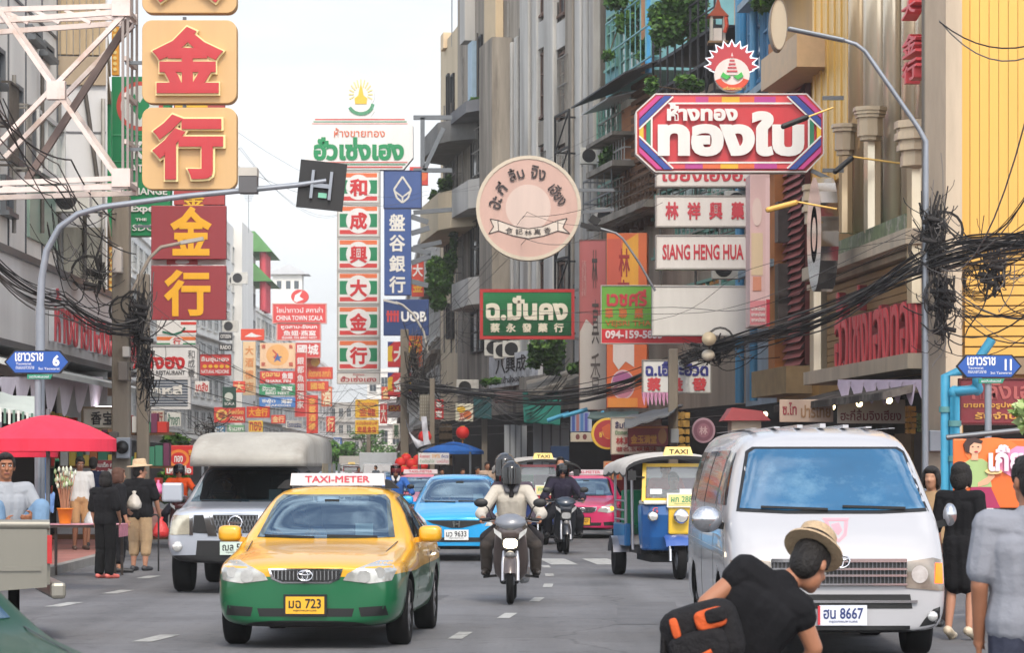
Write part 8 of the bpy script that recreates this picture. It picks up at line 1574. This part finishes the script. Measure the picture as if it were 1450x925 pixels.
plant('balcony_plant','small plant tuft on the upper grey balcony ledge','plant',678,150,134,[(675,150,8,4,-2),(684,148,5,4,-2)],260,.12,5); plant('balcony_plant','leafy plants on the beige building upper balcony','plant',632,284,142,[(628,272,5,12,-2.6),(636,266,5,12,-2.5),(616,284,5,8,-2.6)],420,.13,6)
plant('wall_shrub','dark shrub growing out of the wall behind the green ribbed sign','shrub',775,520,108,[(765,500,16,16,-1),(785,495,14,18,-1),(755,515,8,8,-1),(782,520,12,12,-1)],1300,.15,7); plant('wall_shrub','moss and weeds on the ledge beside the painted white board','plant',695,545,122,[(688,542,8,4,-.6),(702,540,6,4,-.6)],220,.13,8); plant('wall_shrub','weeds rooted on the awning left of the weathered banner','plant',815,528,104,[(812,524,8,6,-1),(822,520,6,6,-1)],320,.13,9)
plant('balcony_plant','trailing plant on the lower caged balcony','plant',870,236,106,[(862,222,8,10,-1.2),(852,232,5,8,-1.2),(880,245,6,8,-1.2)],420,.12,10,.6); plant('roof_plant','palm-like plant at the top beside the blue window building','plant',1076,14,80,[(1076,10,12,9,-.6),(1082,0,10,8,-.6)],500,.14,11); plant('terrace_plant','green weeds low on the steel terrace frame','plant',972,128,92,[(968,124,14,10,-1.4),(985,130,8,7,-1.4),(920,128,8,12,-1.2)],520,.11,12)
plant('street_shrub','leafy green shrub on the left pavement behind the red shop sign','shrub',246,712,66,[(238,690,14,22,0),(252,700,12,18,0),(244,672,12,12,.3),(258,682,9,12,.2)],1700,.09,13); plant('street_shrub','small green shrub over the top of the red shop sign','shrub',240,640,70,[(244,622,12,8,0),(258,626,8,6,0)],500,.09,14); plant('leafy_branch','pale leaves poking in at the right edge above the man in grey','plant',1452,590,28,[(1448,580,10,10,0),(1455,600,10,12,0)],160,.06,15,mats=[M((170,196,120),.6),M((196,214,150),.6),M((130,160,80),.6)])
def tree(label, px, d, h, cw, seed, n=2200, dense=.5):
    x = (px-CX)*d/F; t = thing('street_tree',label,'tree',(x,d,0)); random.seed(seed); g = MB(); g.tube([(0,0,0),(.1,0,h*.3),(0,.1,h*.55)],[.22,.17,.12],BARK,8)
    bl = []
    for k in range(9): a = k*2.4; r = cw*random.uniform(.25,.75); z = h*random.uniform(.5,.92); g.tube([(0,.05,h*random.uniform(.3,.5)),(r*.5*math.cos(a),r*.5*math.sin(a),z*.85),(r*math.cos(a),r*math.sin(a),z)],[.1,.06,.02],BARK,6); q = cw*random.uniform(.3,.5); bl.append((r*math.cos(a),r*math.sin(a),z,q,q,q*.75))
    g.build('trunk',t); leaves('crown',t,bl,n,.2,seed,[M((86,140,60),.6,0,.3),M((116,170,74),.6,0,.3),M((60,110,48),.6,0,.3)])
tree('bright green street tree far down the left side of the road',482,250,3.9,2.0,1); tree('dark green tree at the far end below the white block',548,400,4.6,4.0,2,1600); tree('small pale tree at the far end by the grey pole',520,380,7,2.6,3,900)
# ---------------------------------------------------------------- far traffic
sedan('car','pale blue grey far car peeking over the taxi roof sign, left one',( (466-CX)*150/F,150,0),R(2),(160,176,196),None,'car'); sedan('car','white far car directly behind the pale blue one',((472-CX)*120/F,120,0),R(3),(214,218,222),None,'car'); sedan('car','dark grey far car beneath the white truck box',((560-CX)*130/F,130,0),R(2),(96,104,112),None,'car')
def boxtruck(label,px,d,col):
    t = thing('box_truck',label,'truck',((px-CX)*d/F,d,0),R(2)); g = MB(); g.box(-1.1,1.1,1.6,6.5,.9,2.5,M(col,.6,0,.1)); g.build('cargo_box',t,bevel=.04); g = MB(); g.loft([[(-.95,.1,.5),(.95,.1,.5),(.95,.0,1.1),(.85,.25,1.85),(-.85,.25,1.85),(-.95,0,1.1)],[(-.95,1.5,.5),(.95,1.5,.5),(.95,1.5,1.1),(.85,1.5,1.9),(-.85,1.5,1.9),(-.95,1.5,1.1)]],M((200,204,206),.4),smooth=False); c = g.build('cab',t,bevel=.04); g = MB(); g.add([(-.85,-.02,1.15),(.85,-.02,1.15),(.78,.2,1.78),(-.78,.2,1.78)],[(0,1,2,3)],CGLASS); g.build('windscreen',c)
    for y in (.8,5): 
        for sx in (-1,1): wheel(t,sx*.85,y,.4,.25,sx,STEEL)
boxtruck('white box truck far off near the end of the street',535,165,(206,210,214)); boxtruck('second pale truck farther off left of the white box truck',500,215,(190,186,180))
tt = copy_tree(TT2, None, ((498-CX)*170/F,170,0), R(3), 'grey far tuk-tuk with a pale roof in the distant traffic')
# ---------------------------------------------------------------- more far signs over the bend, air conditioners, aerials
random.seed(77)
FS = (((330,540,347,556),190,(236,90,70),'大',(250,220,160)),((352,596,372,612),180,(240,200,80),'ทอง',(190,60,50)),((384,588,404,600),210,(222,74,60),'金行',(250,220,160)),((455,548,470,576),250,(236,120,80),'酒',(250,236,200)),((462,590,474,612),230,(222,70,60),'行',(250,220,160)),((322,602,346,612),175,(120,170,130),'ร้านยา',(244,244,240)),((405,596,428,607),240,(240,236,226),'โรงแรม',(60,90,150)),((472,620,484,634),260,(70,120,190),'BANK',(240,240,240)),((214,582,232,602),110,(206,196,180),'茶行',(150,50,46)),((236,584,256,604),118,(222,222,216),'ห้างยา',(60,110,90)),((540,548,552,566),170,(230,96,70),'金',(250,220,160)),((538,572,548,600),160,(216,70,66),'大',(250,236,220)),((556,600,566,622),150,(240,232,220),'薬',(70,110,80)),((276,540,296,556),160,(240,236,230),'เภสัช',(206,60,60)),((300,604,318,618),170,(60,130,170),'DRUG',(240,240,240)))
for i, (r, d, c, tx, ic) in enumerate(FS):
    nm = {0:'red',1:'yellow',2:'red',3:'orange',4:'red',5:'green',6:'white',7:'blue',8:'beige',9:'white',10:'orange',11:'red',12:'cream',13:'white',14:'blue'}[i]
    wh = ('far down the left row','low over the far left pavement','in the far left row behind the pickup canopy','upright, right of the SCALA stack','upright, below the orange upright one','small, over the far left pavement','reading a hotel word, below the SCALA stack','tiny, at the end of the street','behind the left utility pole','right of the beige one behind the left pole','under the striped column sign','upright, under the striped column strip','upright, by the far utility pole','right of the slatted white framed sign','near the left shrub, low')[i]
    sign('far_shop_sign', nm+' far shop sign '+wh, r, d, c, [('t',tx,r[0]+1.5,r[1]+1.5,r[2]-1.5,r[3]-1.5,ic,dict(bold=.03))], th=.3, arms=((r[0]-8,r[1]+2,r[0],r[1]+2),))
def aircon(label, px, py, d, w=.9, rz=0):
    t = px_thing('air_conditioner', label, 'air conditioner', px, py, d, rz, 'air conditioner units on the walls'); g = MB(); g.box(-w/2,w/2,0,.35,0,w*.7,M((206,204,196),.6,0,.2,3,stain=(160,154,144))); g.build('casing',t,bevel=.02)
    g = MB(); c = -w*.12; z = w*.35
    for r in (.26,.2,.14,.08): g.tube([(c+r*w*math.cos(a*math.pi/10),-.012,z+r*w*math.sin(a*math.pi/10)) for a in range(21)],.012,DARK,5,caps=False)
    g.lathe([(.001,0),(.29*w,0)],M((60,60,62),.7),20,T=Matrix.Translation((c,-.004,z)) @ Matrix.Rotation(R(90),4,'X'),caps=False); g.build('fan_grille',t); g = MB(); g.bar((-w*.4,.1,-.05),(-w*.4,.5,-.05),.04,.04,STEEL); g.bar((w*.4,.1,-.05),(w*.4,.5,-.05),.04,.04,STEEL); g.build('bracket',t)
for px, py, d, w in ((339,402,255,1.5),(326,470,250,1.4),(333,404,258,1.3),(702,504,125,1.0),(715,508,124,1.0),(728,506,122,1.0),(860,318,104,.9),(918,188,94,.9),(1048,300,84,.9),(838,232,109,.9),(662,560,128,1.0),(1030,395,84,.9),(100,300,60.5,.8),(118,300,61,.8)): aircon('grey white air conditioner unit on a weathered wall', px, py, d, w)
for px, py, d, h in ((640,52,143,2.6),(700,2,130,2),(352,322,262,3)):
    t = px_thing('roof_aerial','thin television aerial on a roof edge','aerial',px,py,d,0,'roof aerials'); g = MB(); g.tube([(0,0,-.5),(0,0,h)],.03,STEEL,5)
    for k in range(5): g.tube([(-.5+.06*k,0,h-.15*k),(.5-.06*k,0,h-.15*k)],.015,STEEL,4)
    g.build('mast',t)
t = px_thing('spirit_house','small red roofed spirit house on the dark roof terrace','shrine',1016,62,86); s = 86/F; g = MB(); g.box(-14*s,14*s,-.3,.3,0,3*s,M((150,120,90),.7)); g.build('base',t); g = MB()
for x in (-9,9):
    for y in (-.2,.2): g.bar((x*s,y,3*s),(x*s,y,38*s),.07,.07,M((206,196,180),.6))
g.build('column',t); g = MB(); g.box(-6*s,6*s,-.1,.1,3*s,22*s,M((236,226,216),.7)); g.build('altar',t); g = MB(); g.prism([(-15*s,38*s),(15*s,38*s),(4*s,50*s),(0,66*s),(-4*s,50*s)],-.3,.3,M((180,84,56),.6,0,.3,4)); g.build('roof',t); g = MB(); g.tube([(11*s,-.32,36*s),(12*s,-.34,24*s),(9*s,-.32,14*s)],.06,M((230,90,60),.6,0,.5,8),6); g.build('garland',t)
random.seed(41); PIP = [M((150,146,138),.6,.1,.3,4), M((104,98,92),.7,.1,.3,4), M((190,186,178),.6,0,.25,4)]
def clutter(nm, pxs, y0, y1, boxes, out=.12):
    f = FACES[nm]
    for i, px in enumerate(pxs):                                      # rain pipes and conduits
        x0, z1 = f.pt(px, y0+random.uniform(0,60), out); _, z0 = f.pt(px, y1, out); g = MB(); g.tube([(x0,-out,z0),(x0,-out,(z0+z1)/2),(x0+random.choice((0,0,.3)),-out,(z0+z1)/2+.4),(x0+.0,-out,z1)],.045,PIP[i%3],6); g.build('conduit', f.t)
    for i, (p0,q0,p1,q1) in enumerate(boxes):                         # barred window cages
        o = .35; x0,x1,z0,z1 = f.rect(p0,q0,p1,q1,o); g = MB(); m = PIP[i%3]; n = 7
        for z in (z0,(z0+z1)/2,z1): g.bar((x0,-o,z),(x1,-o,z),.04,.04,m); g.bar((x1,0,z),(x1,-o,z),.04,.04,m); g.bar((x0,0,z),(x0,-o,z),.04,.04,m)
        for k in range(n+1): x = x0+(x1-x0)*k/n; g.bar((x,-o,z0),(x,-o,z1),.025,.025,m)
        g.build('window_grille', f.t)
clutter('pilastered_building',(720,736,754,772,790,815,836),-20,430,((789,80,803,160),(766,215,773,295),(789,215,803,300)))
clutter('concrete_building',(655,676,687,697),20,500,((669,180,686,245),(669,310,686,390))); clutter('beige_building',(629,639,646),110,500,((633,220,645,280),(633,345,645,390)))
clutter('balcony_building',(852,868,893,935,985,1020,1045),180,430,((848,140,880,195),(935,255,1000,285),(1008,250,1050,285),(960,300,1000,330),(1005,300,1050,330),(850,258,882,298)))
clutter('gold_shop_building',(1222,1242,1290),20,340,()); clutter('panelled_building',(20,60),80,330,((38,150,44,240),(14,120,26,230)),.1); clutter('stone_faced_block',(84,120,146),100,460,(),.1)
# ---------------------------------------------------------------- haze
g = MB(); g.box(-310,310,-100,712,-2,34,WHITE); hzo = g.build('haze'); hzo.data.materials.clear(); tag(hzo, kind='stuff')
hm = bpy.data.materials.new('haze'); hm.use_nodes = True; hn = hm.node_tree; hn.nodes.clear()
pv = _n(hn,'ShaderNodeVolumePrincipled'); pv.inputs['Color'].default_value = (1,.985,.96,1); pv.inputs['Density'].default_value = .0004; pv.inputs['Anisotropy'].default_value = .2
ho = _n(hn,'ShaderNodeOutputMaterial'); hn.links.new(pv.outputs[0], ho.inputs['Volume']); hzo.data.materials.append(hm)
